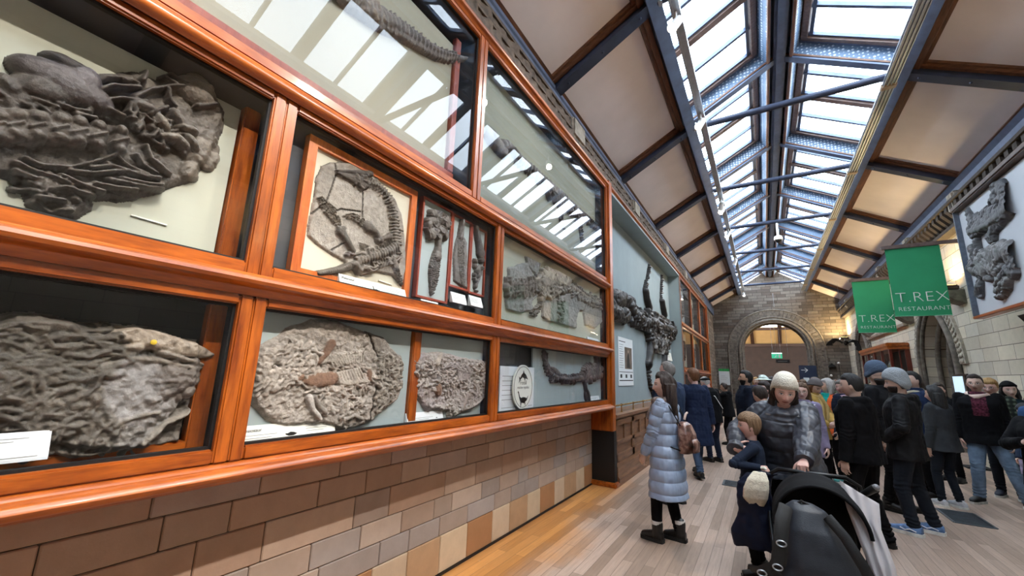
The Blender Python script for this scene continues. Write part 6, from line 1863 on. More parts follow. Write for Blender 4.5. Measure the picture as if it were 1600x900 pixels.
    def hair_short(s, mat, line=.062, thick=.014, nape=-.075, side=.0, quiff=0.0):
        def t(x, y, z, d):
            front = ss(d[..., 1], -.15, .35)
            edge = nape + (line - nape) * front + side * np.clip(np.abs(d[..., 0]) - .6, 0, 1) * 0
            edge = edge - .05 * np.exp(-((d[..., 1] - .10) / .12) ** 2) * (np.abs(d[..., 0]) > .5)
            a = ss(z, edge - .012, edge + .012)
            edge = edge + .045 * np.exp(-((d[..., 1] + .12) / .22) ** 2) * (np.abs(d[..., 0]) > .5)
            a = ss(z, edge - .016, edge + .016)
            body = thick * (.28 + .72 * ss(z, -.01, .075))
            return -.012 + (.012 + body + quiff * ss(z, .05, .12) * ss(d[..., 1], 0, .7)) * a
        return s.shell('hair', mat, t, strand=.005)
    def hair_long(s, mat, length=.36, line=.066, thick=.018, width=.085, fwd=0.0, wave=.012, vox=None):
        def t(x, y, z, d):
            front = ss(d[..., 1], .05, .50)
            edge = -.10 + (line + .10) * front - .03 * np.exp(-(d[..., 0] / .15) ** 2) * 0
            part = .010 * np.exp(-(d[..., 0] / .10) ** 2) * ss(d[..., 1], -.2, .4)
            a = ss(z, edge - .012, edge + .012); return -.012 + (.012 + thick - part) * a
        k = s.k
        def extra(mb):
            A = s.hd @ Vector((1, 0, 0)); B = s.hd @ Vector((0, 1, 0)); U = s.hd @ Vector((0, 0, 1))
            c0 = s.headc; down = Vector((0, 0, -1))
            rings = []
            for i in range(9):
                v = i / 8; z = .03 - .03 - v * length
                base = c0 + U * (.02 * k) * (1 - v) + down * (v * length * k) + (s.R @ Vector((0, -.052 - .030 * min(1, v * 2.5) + fwd * v, 0))) * k
                rings.append((base, A * (width * (1.0 + .10 * math.sin(v * 5)) * (1 - .35 * v ** 3)) * k, B * ((.072 if length > .3 else .046) - .012 * v) * k))
            mb.loft(rings, 18, 2.2)
            for sx in (-1, 1):
                pts = [c0 + (s.hd @ Vector((sx * .072, -.005, .04))) * k, c0 + (s.hd @ Vector((sx * .088, -.028, -.05))) * k, c0 + (s.hd @ Vector((sx * .094, -.035, -.13))) * k + down * .0, c0 + (s.hd @ Vector((sx * .088, -.01, -.15))) * k + down * (max(.02, length - .18) * k)]
                mb.tube(pts, [.022 * k, .028 * k, .030 * k, .012 * k], 10)
        return s.shell('hair', mat, t, extra, vox, 2, strand=wave)
    def beanie(s, mat, edge=.038, back=-.03, thick=.022, top=.03, cuff=.045):
        def t(x, y, z, d):
            e = back + (edge - back) * ss(d[..., 1], -.8, .8)
            a = ss(z, e - .006, e + .006); c = ss(z, e, e + .004) * (1 - ss(z, e + cuff, e + cuff + .006))
            return -.014 + (.014 + thick) * a + .004 * c + top * ss(z, .03, .118) * a
        return s.shell('hat', mat, t, vox=max(.005, s.vox * .8), smooth=1)
    def beard(s, mat, thick=.010):
        def t(x, y, z, d):
            e = -.030 - .026 * np.exp(-(x / .022) ** 2)
            a = (1 - ss(z, e - .010, e + .004)) * ss(d[..., 1], -.05, .15)
            mouth = np.exp(-(x / .020) ** 2 - ((z + .066) / .010) ** 2)
            return -.010 + (.010 + thick) * a * (1 - .3 * mouth) + .006 * (1 - ss(z, -.11, -.09)) * a
        return s.shell('beard', mat, t, vox=max(.005, s.vox * .8), smooth=1, strand=.002)
    def glasses(s, mat):
        k = s.k; mb = MB()
        Pn = lambda x, y, z: Vector(s.head_pts(np.array([[x, y, z]]))[0])
        for sx in (-1, 1):
            pts = [Pn(sx * .033 + .022 * math.cos(a), .098 - .010 * abs(math.cos(a)) , -.003 + .016 * math.sin(a)) for a in [2 * PI * i / 16 for i in range(17)]]
            mb.tube(pts, .0017 * k, 6)
            mb.tube([Pn(sx * .055, .090, .004), Pn(sx * .076, .05, .006), Pn(sx * .078, -.01, .004)], .0016 * k, 6)
        mb.tube([Pn(-.011, .100, .0), Pn(0, .103, .003), Pn(.011, .100, .0)], .0016 * k, 6)
        o = mb.build('glasses', mat, None, 60); o.parent = s.t
        return o
    # ---- clothes
    def top(s, name, mat, hem=-.05, off=.020, sleeve=(.062, .050, .040), flare=0.0, puff=0.0, pitch=.085, collar=.5, sl_end=.0, fold=.006, hood=False, paint=None, smooth=3, extra=None, hem_y=0.0, mats=None):
        """jacket or jumper; hem measured from the pelvis (negative = below it); puff > 0 makes quilted rolls"""
        k, g = s.k, s.g; mb = MB(); f = s.fem
        X, Y = s.R @ Vector((1, 0, 0)), s.R @ Vector((0, 1, 0)); X0, Y0_ = Vector((X.x, X.y, 0)).normalized(), Vector((Y.x, Y.y, 0)).normalized()
        up = [(0, .168 + .006 * f, .122, -.003), (.10, .158 - .004 * f, .116, .002), (.20, .152 - .010 * f, .112, .005), (.32, .166 - .006 * f, .120, .008), (.42, .178 - .010 * f, .116, .004), (.49, .164, .094, -.008), (.53, .105, .072, -.010), (.555, .074, .066, -.006)]
        rings = []
        if hem < 0:
            n = max(1, int(-hem / .08))
            for i in range(n + 1):
                z = hem * (1 - i / (n + 1)); q = z / min(-.01, hem)
                rings.append((s.pel + Vector((0, hem_y * q, z)) * k, X0 * (.172 + off + flare * q) * k * g, Y0_ * (.128 + off + flare * q) * k * g))
        for z, w, d, dy in up:
            if z < hem: continue
            rings.append((s.T(0, dy, z), X * (w + off) * k * g, Y * (d + off) * k * g))
        if collar:
            rings.append((s.T(0, .004, .555 + .06 * collar), X * (.070 + off * .6) * k, Y * (.070 + off * .6) * k))
        mb.loft(rings, 26, 2.3)
        a, b, c = sleeve
        for i in (0, 1):
            e = s.wr[i] + (s.wr[i] - s.el[i]).normalized() * (.012 - sl_end) * k
            d0 = (s.el[i] - s.sh[i]).normalized()
            mb.caps(s.sh[i] - d0 * .01 * k, s.el[i], a * k, b * k, 14); mb.tube([s.el[i], s.el[i].lerp(e, .5), e], [b * k, (b * .55 + c * .45) * k, c * k], 14); mb.ball(s.el[i], b * k, 12)
            mb.caps(s.T(0, 0, .46), s.sh[i], .085 * k, a * k, 12)
        if hood:
            pts = [s.T(.105 * math.cos(t_), -.03 + -.075 * math.sin(t_), .53 + .02 * math.sin(t_)) for t_ in [PI * (-.15 + 1.3 * j / 10) for j in range(11)]]
            mb.tube(pts, [.025 * k] + [.048 * k] * 9 + [.025 * k], 10)
            mb.ball(s.T(0, -.115, .47), (.10 * k, .05 * k, .09 * k), 12, s.R)
        if extra: extra(mb)
        sh, el, wr = [np.array(v) for v in s.sh], [np.array(v) for v in s.el], [np.array(v) for v in s.wr]
        pel = np.array(s.pel); RT = np.array(s.R)
        seed = random.random() * 50
        def segd(co, p, q):
            v = q - p; L = np.linalg.norm(v); u = np.clip(((co - p) @ v) / (L * L), 0, 1)
            return np.linalg.norm(co - p - u[:, None] * v, axis=1), u * L
        def post(co, nm, me):
            out = co.copy(); disp = np.zeros(len(co))
            dist = np.full(len(co), 1e9); tt = np.zeros(len(co))
            for i in (0, 1):
                d1, u1 = segd(co, sh[i], el[i]); d2, u2 = segd(co, el[i], wr[i]); u2 = u2 + np.linalg.norm(el[i] - sh[i])
                dd = np.where(d1 < d2, d1, d2); uu = np.where(d1 < d2, u1, u2); m = dd < dist; dist = np.where(m, dd, dist); tt = np.where(m, uu, tt)
            loc = (co - pel) @ RT / k
            arm = dist < .078 * k
            arm &= ~((np.abs(loc[:, 0]) < .15) & (tt < .06))
            if puff:
                ph = np.where(arm, tt / (pitch * k * .95), loc[:, 2] / pitch + .35)
                w = np.abs(np.sin(ph * PI)) ** .55
                disp += puff * k * (w - .72)
                if flare or hem < -.2:      # second, upright quilting lines on long coats
                    w2 = np.abs(np.sin(np.arctan2(loc[:, 1], loc[:, 0]) * 3.0 + .6)) ** .5
                    disp += np.where(arm, 0, puff * .45 * k * (w2 - .75))
            fr = 10.0
            nz = np.array([mnoise.noise(Vector((v[0] * fr + seed, v[1] * fr, v[2] * fr * .8))) + .5 * mnoise.noise(Vector((v[0] * 26, v[1] * 26 + seed, v[2] * 22))) for v in co])
            disp += nz * fold * k
            # creases gather at the elbow and the waist
            el_ = np.exp(-((tt - .30 * k) / (.07 * k)) ** 2) * arm
            disp += el_ * .0035 * k * np.sin(tt * 150 / k + nz * 5)
            if paint is not None:
                n = len(me.polygons); pc = np.empty(n * 3, np.float32); me.polygons.foreach_get('center', pc); pc = pc.reshape(-1, 3)
                pl = (pc - pel) @ RT / k
                d1, _ = segd(pc, sh[0], wr[0]); 
                pa = np.minimum(np.minimum(segd(pc, sh[0], el[0])[0], segd(pc, el[0], wr[0])[0]), np.minimum(segd(pc, sh[1], el[1])[0], segd(pc, el[1], wr[1])[0])) < .078 * k
                me.polygons.foreach_set('material_index', paint(pl, pa).astype(np.int32))
            return out + nm * disp[:, None]
        return fused(mb, s.vox, name, mats or mat, smooth, s.t, post)
    def trousers(s, mat, r=(.094, .068, .052), hem=.05, fold=.006, name='trousers'):
        k = s.k; mb = MB(); g = s.g
        X, Y = Vector((1, 0, 0)), Vector((0, 1, 0))
        X = (s.R @ X); X.z = 0; X.normalize(); Y = Vector((-X.y, X.x, 0))
        mb.loft([(s.pel + Vector((0, 0, z)) * k, X * w * k * g, Y * d * k * g) for z, w, d in ((-.11, .14, .10), (-.05, .172, .122), (.02, .174, .124), (.10, .162, .115))], 20, 2.3)
        for i in (0, 1):
            e = s.ank[i].lerp(s.knee[i], 0) ; e = s.ank[i] + (s.ank[i] - s.knee[i]).normalized() * (.06 - hem) * k
            mb.caps(s.hip[i], s.knee[i], r[0] * k * g, r[1] * k, 14)
            d = (e - s.knee[i]); mb.tube([s.knee[i], s.knee[i] + d * .5, e], [r[1] * k, (r[1] + r[2]) / 2 * k, r[2] * k], 14)
            mb.ball(s.knee[i], r[1] * k, 12)
        seed = random.random() * 50; kz = [v.z for v in s.knee]
        def post(co, nm, me):
            nz = np.array([mnoise.noise(Vector((v[0] * 13 + seed, v[1] * 13, v[2] * 9))) for v in co])
            an = np.exp(-((co[:, 2] - .13 * k) / (.09 * k)) ** 2) + .6 * np.exp(-((co[:, 2] - kz[0]) / (.09 * k)) ** 2)
            return co + nm * ((nz * fold + an * fold * .8 * np.sin(co[:, 2] * 150 / k + nz * 4)) * k)[:, None]
        return fused(mb, max(s.vox, .007), name, mat, 3, s.t, post)
    def shoes(s, mat, sole, boot=0.0, L=.252, w=.046, sole_h=.028, name='shoe', stripe=None):
        k = s.k
        for i in (0, 1):
            f = s.fdir[i]; r = Vector((f.y, -f.x, 0)); z0 = s.ank[i].z - .085 * k
            o = Vector((s.ank[i].x, s.ank[i].y, z0)) - f * .065 * k
            mb = MB(); up = Vector((0, 0, 1))
            prof = [(0, .75, .075), (.04, .97, .085), (.10, .97, .088), (.15, 1.0, .074), (.19, 1.03, .062), (.225, .88, .052), (L, .5, .036)]
            mb.loft([(o + f * a * k + up * (h / 2 + sole_h * .6) * k, r * w * b * k, up * (h / 2) * k) for a, b, h in prof], 16, 2.6)
            mb.caps(o + f * .062 * k + up * .06 * k, o + f * .058 * k + up * (.09 + boot) * k, (.054 if boot else .046) * k, (.058 if boot else .042) * k, 12)
            ob = fused(mb, max(s.vox, .006), name, mat, 2, s.t)
            sb = MB(); sp = []
            for a, b in ((-.008, .55), (.0, .78), (.04, .98), (.10, .92), (.16, 1.04), (.20, 1.06), (.232, .88), (L + .006, .48)): sp.append((a, b))
            pts = [o + f * a * k + r * (w + .004) * b * k for a, b in sp] + [o + f * a * k - r * (w + .004) * b * k for a, b in reversed(sp)]
            sb.poly([(p.x, p.y, z0 + .0005) for p in pts], (0, 0, sole_h * k), 1)
            so = sb.build('sole', sole, None, 40); so.parent = ob
            if stripe:
                st = MB()
                for q in (-1, 1):
                    st.tube([o + f * a * k + r * (q * w * 1.0 * b) * k + up * h * k for a, b, h in ((.04, .98, .05), (.09, 1.0, .066), (.13, 1.02, .05), (.17, 1.04, .066))], .006 * k, 6)
                sto = st.build('side_stripe', stripe, None, 60); sto.parent = ob
    def scarf(s, mat, r=.035, R=.085, drop=0.0, name='scarf', tail=None):
        k = s.k; mb = MB()
        for j, dz in enumerate((.50, .545)):
            pts = [s.T((R + .008 * j) * math.cos(a), .01 + (R + .004) * math.sin(a), dz + .012 * math.sin(3 * a + j) + .02 * math.sin(a) * -1) for a in [2 * PI * i / 20 for i in range(21)]]
            mb.tube(pts, [r * k * (1 + .18 * math.sin(5 * i + j)) for i in range(21)], 10)
        if tail:
            for x, L in tail: mb.tube([s.T(x, .10, .49), s.T(x * 1.1, .145, .38), s.T(x * 1.15, .15, .49 - L)], [.035 * k, .045 * k, .04 * k], 10, flat=.5, up=(1, 0, 0))
        return fused(mb, s.vox, name, mat, 3, s.t)
    def strip(s, name, mat, pts, w, th=.006):
        """flat strap through body points"""
        mb = MB(); P = [s.T(*p) for p in pts]
        mb.tube(P, w / 2 * s.k, 8, flat=th / w, up=(0, 0, 1))
        o = mb.build(name, mat, None, 60); o.parent = s.t
        return o

BLK = cloth('black cloth', '0d0d10', spec=.15, sheen=0); NAVY = cloth('navy cloth', '1b2233'); CHAR = cloth('charcoal cloth', '222327', sheen=0); JEANS = cloth('blue denim', '3f5068', bscale=300); LJEANS = cloth('pale blue denim', '6d8197', bscale=300, var=.16)
DJEANS = cloth('dark slate denim', '1c2129', bscale=300); BSHOE = plain('black shoe leather', '141414', .4, 0, .1, 10); BSOLE = plain('black rubber', '101010', .7); WSOLE = plain('white rubber', 'd5d5d0', .6)
H_DARK = hair_mat('dark brown hair', '140d0a', '3a2820'); H_BLACK = hair_mat('black hair', '08080a', '1c1a1b'); H_AUB = hair_mat('auburn hair', '4a2c1a', '8a5a38'); H_GREY = hair_mat('short grey hair', '55504c', '8f8a86'); H_SILV = hair_mat('silver hair', '8b8682', 'c9c5c0')
H_BROWN = hair_mat('light brown hair', '3d2c1e', '7a5c40'); H_BLOND = hair_mat('fair hair', '8d6a3e', 'c9a46c')
# ------------------------------------------------------------------ the visitors
def to_local(loc, face, H, P):
    d = rz(-face) @ Vector((P[0] - loc[0], P[1] - loc[1], P[2])); return tuple(d / (H / 1.70))
def place(o, loc, face):
    o.location = (loc[0], loc[1], 0); o.rotation_euler = (0, 0, face); return o

# woman in the pale blue quilted coat
p = Person('woman in a long pale blue quilted coat and black ankle boots', (-.95, 4.74), 1.36, 1.64, .0055, head=(.52, .06, .03), hs=1.12, fem=1,
           feet=((-.10, .10, 0, .02), (.10, -.06, 0, -.05)), hands=((-.16, .20, .83), (.20, .16, .82)), hints=((-.6, -.8, -.1), (.6, -.8, 0)), curl=(.5, .6), palms=((.8, -.2, 0), (-.8, -.2, 0)), skin='light')
p.body(); p.hair_long(H_DARK, .42, .066, .024, .118, wave=.020)
PALEBLUE = plain('pale blue quilted nylon', '92a2bb', .38, 0, .06, 5, .12, 60, .5)
p.top('quilted_coat', PALEBLUE, hem=-.45, off=.030, sleeve=(.074, .064, .052), flare=.035, puff=.016, pitch=.118, collar=.2, fold=.005)
p.trousers(BLK, (.088, .066, .050), .07, .003, 'leggings'); p.shoes(BSHOE, BSOLE, boot=.085, L=.24, w=.044, sole_h=.034, name='ankle_boot')
p.scarf(plain('grey brown fur scarf', '8a7c76', .95, 0, .3, 30, .8, 90), .046, .092, tail=((-.06, .16),))
for i in (0, 1):
    mb = MB(); a = p.ank[i]; mb.tube([a + Vector((0, 0, .085)), a + Vector((0, 0, .118))], .060 * p.k, 14)
    o = mb.build('sock_top', plain('white sock', 'd8d4d0', .9), None, 60); o.parent = p.t
p.strip('collar_strap', BLK, ((-.11, .13, .30), (-.125, .05, .52), (-.10, -.11, .46)), .022)
# her little backpack
t = place(thing('backpack', 'small shiny brown patterned backpack on the woman in the pale blue coat', 'backpack', (0, 0, 0)), (-.95, 4.74), 1.36)
camo = NT('brown patterned satin'); v = camo.coords(); n = camo.noise(v, 12, 3); camo.base(camo.ramp(n, [(.35, lin('2e201c')), (.5, lin('6b4a40')), (.62, lin('9a7f74'))])); camo.set(Roughness=.3); camo = camo.m
k = p.k; mb = MB()
mb.loft([(p.T(0, -.215, .02), Vector((.11 * k, 0, 0)), Vector((0, .06 * k, 0))), (p.T(0, -.235, .10), Vector((.135 * k, 0, 0)), Vector((0, .085 * k, 0))), (p.T(0, -.23, .22), Vector((.125 * k, 0, 0)), Vector((0, .08 * k, 0))), (p.T(0, -.21, .31), Vector((.09 * k, 0, 0)), Vector((0, .06 * k, 0))), (p.T(0, -.20, .34), Vector((.04 * k, 0, 0)), Vector((0, .03 * k, 0)))], 18, 2.6)
fused(mb, .007, 'bag', camo, 2, t)
MB().loft([(p.T(0, -.315, .04), Vector((.085 * k, 0, 0)), Vector((0, .02 * k, 0))), (p.T(0, -.32, .13), Vector((.085 * k, 0, 0)), Vector((0, .022 * k, 0))), (p.T(0, -.30, .17), Vector((.07 * k, 0, 0)), Vector((0, .015 * k, 0)))], 14, 3).build('front_pocket', camo, None, 60).parent = t
for sx in (-1, 1):
    MB().tube([p.T(sx * .09, -.20, .30), p.T(sx * .13, -.10, .50), p.T(sx * .13, .06, .47), p.T(sx * .13, .135, .32), p.T(sx * .15, .05, .12), p.T(sx * .11, -.20, .05)], .012, 8, flat=.5).build('strap', BLK, None, 60).parent = t
MB().tube([p.T(.0, -.21, .36), p.T(.02, -.22, .42), p.T(.06, -.22, .43)], .012, 8).build('pale_loop', plain('pale loop', 'b9a49a', .6), None, 60).parent = t

# grey-haired man and the pair behind her
p = Person('tall grey haired man in a dark blue jacket behind the woman in pale blue', (-1.17, 6.12), 1.05, 1.83, .008, head=(.25, .05, 0), skin='pink', hands=((-.26, .02, .80), (.26, .06, .80)), girth=1.1)
p.body(); p.hair_short(H_GREY, .072, .010); p.top('jacket', cloth('dark blue jacket', '26344c'), -.14, .035, (.072, .060, .050), .01, 0, collar=.6, fold=.009); p.trousers(CHAR); p.shoes(BSHOE, BSOLE)
p = Person('auburn haired woman in a long navy coat and jeans, walking beside the wall cases', (-1.08, 8.0), .55, 1.77, .008, head=(.45, .0, 0), fem=.8, skin='pink', feet=((-.09, -.24, .03, .0), (.09, .22, 0, 0)), hands=((-.24, .12, .82), (.25, -.06, .80)))
p.body(); p.hair_short(H_AUB, .060, .030, -.085, quiff=.01); p.top('long_coat', cloth('navy wool coat', '1d2740'), -.40, .035, (.070, .060, .050), .05, .004, .12, .4, fold=.009); p.trousers(JEANS); p.shoes(BSHOE, BSOLE)
p = Person('old man in a flat cap and black jacket with a white shoulder strap', (-.98, 9.55), .85, 1.67, .009, head=(.3, -.25, 0), skin='pink', lean=.12)
p.body(); p.hair_short(H_SILV, .05, .010)
CAPM = cloth('black tweed cap', '1a1a1c')
p.beanie(CAPM, .062, .02, .022, -.02, .02)
mb = MB(); mb.loft([(p.headc + (p.hd @ Vector((0, .115, .064))) * p.k, (p.hd @ Vector((.075, 0, 0))), (p.hd @ Vector((0, .055, -.012)))), (p.headc + (p.hd @ Vector((0, .115, .072))) * p.k, (p.hd @ Vector((.072, 0, 0))), (p.hd @ Vector((0, .052, -.012))))], 16); mb.build('cap_peak', CAPM, None, 60).parent = p.t
p.top('jacket', BLK, -.12, .032, (.070, .058, .048), .01); p.trousers(NAVY); p.shoes(BSHOE, BSOLE); p.strip('white_strap', plain('white strap', 'd8d6d0', .8), ((-.13, .06, .53), (0, -.155, .40), (.16, -.15, .15)), .035)

# bearded man and the photographer
p = Person('bearded dark haired man in a navy coat looking up to the left, behind the boy', (-.30, 8.4), 1.75, 1.77, .008, head=(.0, .16, 0), skin='tan', hands=((-.25, .02, .78), (.25, .02, .78)), palms=((1, 0, 0), (-1, 0, 0)), girth=1.05)
p.body(); p.hair_short(H_BLACK, .066, .014, quiff=.012); p.beard(H_BLACK, .008); p.top('coat', cloth('navy parka', '161d2c'), -.26, .038, (.074, .062, .050), .02, 0, collar=.5, hood=True, fold=.009); p.trousers(BLK); p.shoes(BSHOE, BSOLE)
p = Person('person in black raising a camera to photograph the far wall, before the notice board', (-.86, 12.2), 1.35, 1.52, .010, head=(.1, .0, 0), lean=.10, hands=((-.06, .26, 1.46), (.07, .26, 1.46)), hints=((-1, -.2, -.6), (1, -.2, -.6)), curl=(.8, .8), palms=((1, 0, .2), (-1, 0, .2)), skin='tan')
p.body(); p.hair_short(H_DARK, .06, .014); p.top('jacket', BLK, -.12, .03, (.068, .056, .046), .01, hood=True); p.trousers(BLK); p.shoes(BSHOE, BSOLE)
q = place(thing('camera', 'small black camera held up by the person in black before the notice board', 'camera', (0, 0, 0)), (-.86, 12.2), 1.35)
MB().bbox(-.06, .06, .30, .34, 1.31, 1.39, .01).build('camera_body', BSHOE).parent = q; MB().lathe([(.03, 0), (.032, .05), (.026, .052)], (0, .34, 1.35), 14, (0, 1, 0)).build('lens', BSHOE, None, 50).parent = q
o = MB().box(-.10, .10, .19, .192, .86, 1.02).build('paper_sheet', M_CARD2); tag(o, 'white sheet of paper hanging before the person with the camera', 'paper'); place(o, (-.86, 12.2), 1.35)

# mother, boy
ML, MF = (.13, 4.74), PI + .02
hand_h = to_local(ML, MF, 1.68, (.205, 4.06, .985)); hand_b = to_local(ML, MF, 1.68, (-.275, 4.285, 1.045))
p = Person('mother in a dark grey puffer jacket and cream beanie, bending over a boy and stroller', ML, MF, 1.68, .005, lean=.34, side=0.0, twist=-.05, head=(.10, .12, -.14), fem=1, skin='pink', girth=1.2, hs=1.1,
           hands=(hand_h, hand_b), hints=((-.9, -.3, -.5), (1, -.8, -.3)), curl=(1.05, .42), palms=((0, .25, -1, .2, .6, -.2), (0, -1, -.1, -3.0, -.4, .2)), feet=((-.10, -.02, 0), (.10, .0, 0)))
p.body()
p.hair_long(H_DARK, .17, .05, .012, .080, wave=.008); p.beanie(knit('cream knit', 'cfccc0'), .042, -.03, .024, .034, .05)
PUFF = plain('dark grey puffer nylon', '3a3e48', .46, 0, .08, 6, .15, 50, .5)
def coll(mb):
    pts = [p.T(.125 * math.cos(a), .02 + .115 * math.sin(a), .505 + .045 * math.sin(a) * -1) for a in [2 * PI * j / 22 for j in range(23)]]
    mb.tube(pts, .064 * p.k, 12)
p.top('puffer_jacket', PUFF, -.10, .060, (.106, .096, .066), .02, .012, .135, .3, fold=.016, extra=coll)
p.trousers(BLK); p.shoes(BSHOE, BSOLE)
for sx in (-1, 1):
    MB().bar(p.T(sx * .10, .155, .545), p.T(sx * .14, .125, .54), .016, .008, (0, 0, 1)).build('toggle', plain('silver toggle', 'b8bcc4', .3, .8), None).parent = p.t
MB().tube([p.T(0, .175, .45), p.T(0, .205, .30), p.T(0, .20, .12)], .008, 6).build('zip', BSHOE, None, 60).parent = p.t
BL, BF = (-.15, 4.42), 1.62
hb = to_local(BL, BF, 1.29, (-.10, 4.235, .915))
p = Person('small boy in a navy jumper looking left, held by his mother', BL, BF, 1.29, .0045, head=(.10, .04, 0), skin='pink', hands=(hb, (.21, .05, .80)), hints=((-.5, 1, -.4), (.8, -.5, -.3)), curl=(.9, .8), palms=((.6, .3, -.6), (-1, 0, 0)), feet=((-.09, .04, 0), (.09, -.02, 0)), hs=1.26)
p.body()
p.hair_short(hair_mat('sandy brown hair', '54402c', '96785a'), .040, .020, -.080, quiff=.008)
p.top('navy_jumper', cloth('navy jersey', '1a2436'), -.06, .018, (.062, .052, .042), .0, collar=.25, fold=.006); p.trousers(BLK, (.080, .058, .046)); p.shoes(BSHOE, BSOLE, boot=.03, L=.22)
o = MB().tube([(-.085, 4.175, .925), (-.062, 4.168, .93), (-.05, 4.165, .92)], [.014, .016, .012], 10).build('snack', plain('white snack', 'd9d4c6', .6), None, 60); tag(o, 'small pale snack in the hand of the boy', 'snack')

# ---- stroller, the bag on it, cloth and coat
SX, SY = .235, 3.98
t = thing('stroller', 'black child stroller pushed by the mother in the cream beanie', 'stroller', (SX, SY, 0))
FR = plain('black stroller frame', '1a1c20', .35, .4, .05, 8); HOODM = cloth('black stroller fabric', '101114', .8, bump=.3)
def hood_pt(a, b):      # a: -1..1 across, b: 0 (rear rim) .. 1 (front rim)
    th = a * PI / 2 * .98; R_ = .275
    x = SX + .015 + R_ * math.sin(th); z = .62 + .33 * math.cos(th) * (1 - .10 * b); y = SY + .10 - .30 * b
    return Vector((x, y, z + .03 * math.sin(b * PI)))
mb = MB(); na, nb = 22, 9; vs = []
for s_ in (0, 1):
    for i in range(nb + 1):
        for j in range(na + 1):
            b = i / nb; q = hood_pt(-1 + 2 * j / na, b); c_ = Vector((SX, q.y, .62)); q = q + (c_ - q) * (.03 * s_) + (q - c_).normalized() * .010 * abs(math.sin(b * PI * 3))
            vs.append(q)
N = (nb + 1) * (na + 1); fs = []
for i in range(nb):
    for j in range(na):
        a = i * (na + 1) + j; fs += [(a, a + 1, a + na + 2, a + na + 1), (N + a, N + a + na + 1, N + a + na + 2, N + a + 1)]
for j in range(na):
    for r in (0, nb): a = r * (na + 1) + j; fs.append((a, a + 1, N + a + 1, N + a))
for i in range(nb):
    for cidx in (0, na): a = i * (na + 1) + cidx; fs.append((a, a + na + 1, N + a + na + 1, N + a))
mb.add(vs, fs); hd = mb.build('hood', HOODM, t, 50)
rm = MB(); rm.tube([hood_pt(-1 + 2 * j / 24, 1.0) for j in range(25)], .012, 8); rm.build('hood_rim', HOODM, hd, 60)
rm = MB(); rm.tube([hood_pt(-1 + 2 * j / 24, 0.0) for j in range(25)], .010, 8); rm.build('hood_rim', HOODM, hd, 60)
MB().tube([(SX - .29, SY + .16, .66), (SX - .27, SY + .12, .90), (SX - .20, SY + .08, .955), (SX + .22, SY + .08, .955), (SX + .30, SY + .12, .90), (SX + .32, SY + .16, .66)], .016, 10).build('handle_bar', FR, t, 60)
MB().caps((SX + .305, SY + .02, .87), (SX + .36, SY - .04, .93), .022, .026, 12).build('handle_grip', plain('black foam grip', '0d0d0e', .5), t, 60)
MB().ball((SX + .368, SY - .05, .94), .022, 12).build('grip_cap', plain('grey cap', '74757a', .3), t, 60)
for sx in (-1, 1):
    MB().tube([(SX + sx * .29, SY + .16, .68), (SX + sx * .28, SY - .08, .48), (SX + sx * .25, SY - .40, .15)], .014, 10).build('side_frame', FR, t, 60)
    MB().tube([(SX + sx * .28, SY - .06, .50), (SX + sx * .27, SY + .28, .15)], .014, 10).build('rear_frame', FR, t, 60)
pts_ = [hood_pt(-1 + 2 * j / 24, 0.02) for j in range(25)]; MB().poly([q + Vector((0, .004, 0)) for q in pts_] + [(SX + .25, SY + .10, .45), (SX - .25, SY + .10, .45)], (0, .012, 0), 1).build('rear_panel', HOODM, t)
MB().loft([((SX, SY + .075, .86), (.19, 0, 0), (0, .02, 0)), ((SX, SY + .07, .62), (.235, 0, 0), (0, .03, 0)), ((SX, SY + .03, .42), (.235, 0, 0), (0, .04, 0)), ((SX, SY - .12, .36), (.235, 0, 0), (0, .12, .02)), ((SX, SY - .26, .34), (.23, 0, 0), (0, .03, .02))], 18, 3).build('seat', HOODM, t, 50)
MB().bbox(SX - .22, SX + .22, SY - .25, SY + .22, .16, .28, .05).build('basket', HOODM, t)
for sx in (-1, 1):
    for y in (SY - .42, SY + .30):
        w_ = MB(); w_.lathe([(.085, -.018), (.115, -.020), (.125, -.010), (.125, .010), (.115, .020), (.085, .018)], (SX + sx * .27, y, .125), 28, (1, 0, 0)); wo = w_.build('wheel', BSOLE, t, 50)
        hb_ = MB(); hb_.lathe([(.02, -.03), (.03, -.02), (.03, .02), (.02, .03)], (SX + sx * .27, y, .125), 14, (1, 0, 0))
        for q in range(6): hb_.bar((SX + sx * .27, y, .125), (SX + sx * .27, y + .09 * math.cos(q * PI / 3), .125 + .09 * math.sin(q * PI / 3)), .014, .014, (1, 0, 0))
        hb_.build('spokes', FR, wo)
# big dark rucksack hung across the front of the stroller
t = thing('rucksack', 'large dark slate rucksack with padded straps resting on the stroller', 'rucksack', (SX + .10, SY - .46, .15))

BAGM = plain('dark slate rucksack nylon', '20252e', .5, 0, .10, 9, .3, 140); bx, by, bz = .175, SY - .43, .155
mb = MB(); mb.loft([((bx + .05, by, -.02), (.29, 0, 0), (0, .13, 0)), ((bx + .04, by - .015, .10), (.295, 0, 0), (0, .15, 0)), ((bx + .02, by, .34), (.25, 0, 0), (0, .145, 0)), ((bx - .0, by + .02, .54), (.175, 0, 0), (0, .12, 0)), ((bx - .015, by + .04, .65), (.115, 0, 0), (0, .08, 0)), ((bx - .02, by + .05, .685), (.06, 0, 0), (0, .04, 0))], 26, 2.3)
fused(mb, .009, 'bag', BAGM, 3, t, lambda co, nm, me: co + nm * (np.array([mnoise.noise(Vector(v) * 7) for v in co]) * .012)[:, None]).location = (-(SX + .10), -(SY - .46), bz - .15)
STR = plain('black webbing', '0e0f11', .7, 0, .1, 30, .4, 200); BUCK = plain('pale buckle', 'a9adb2', .35, .6)
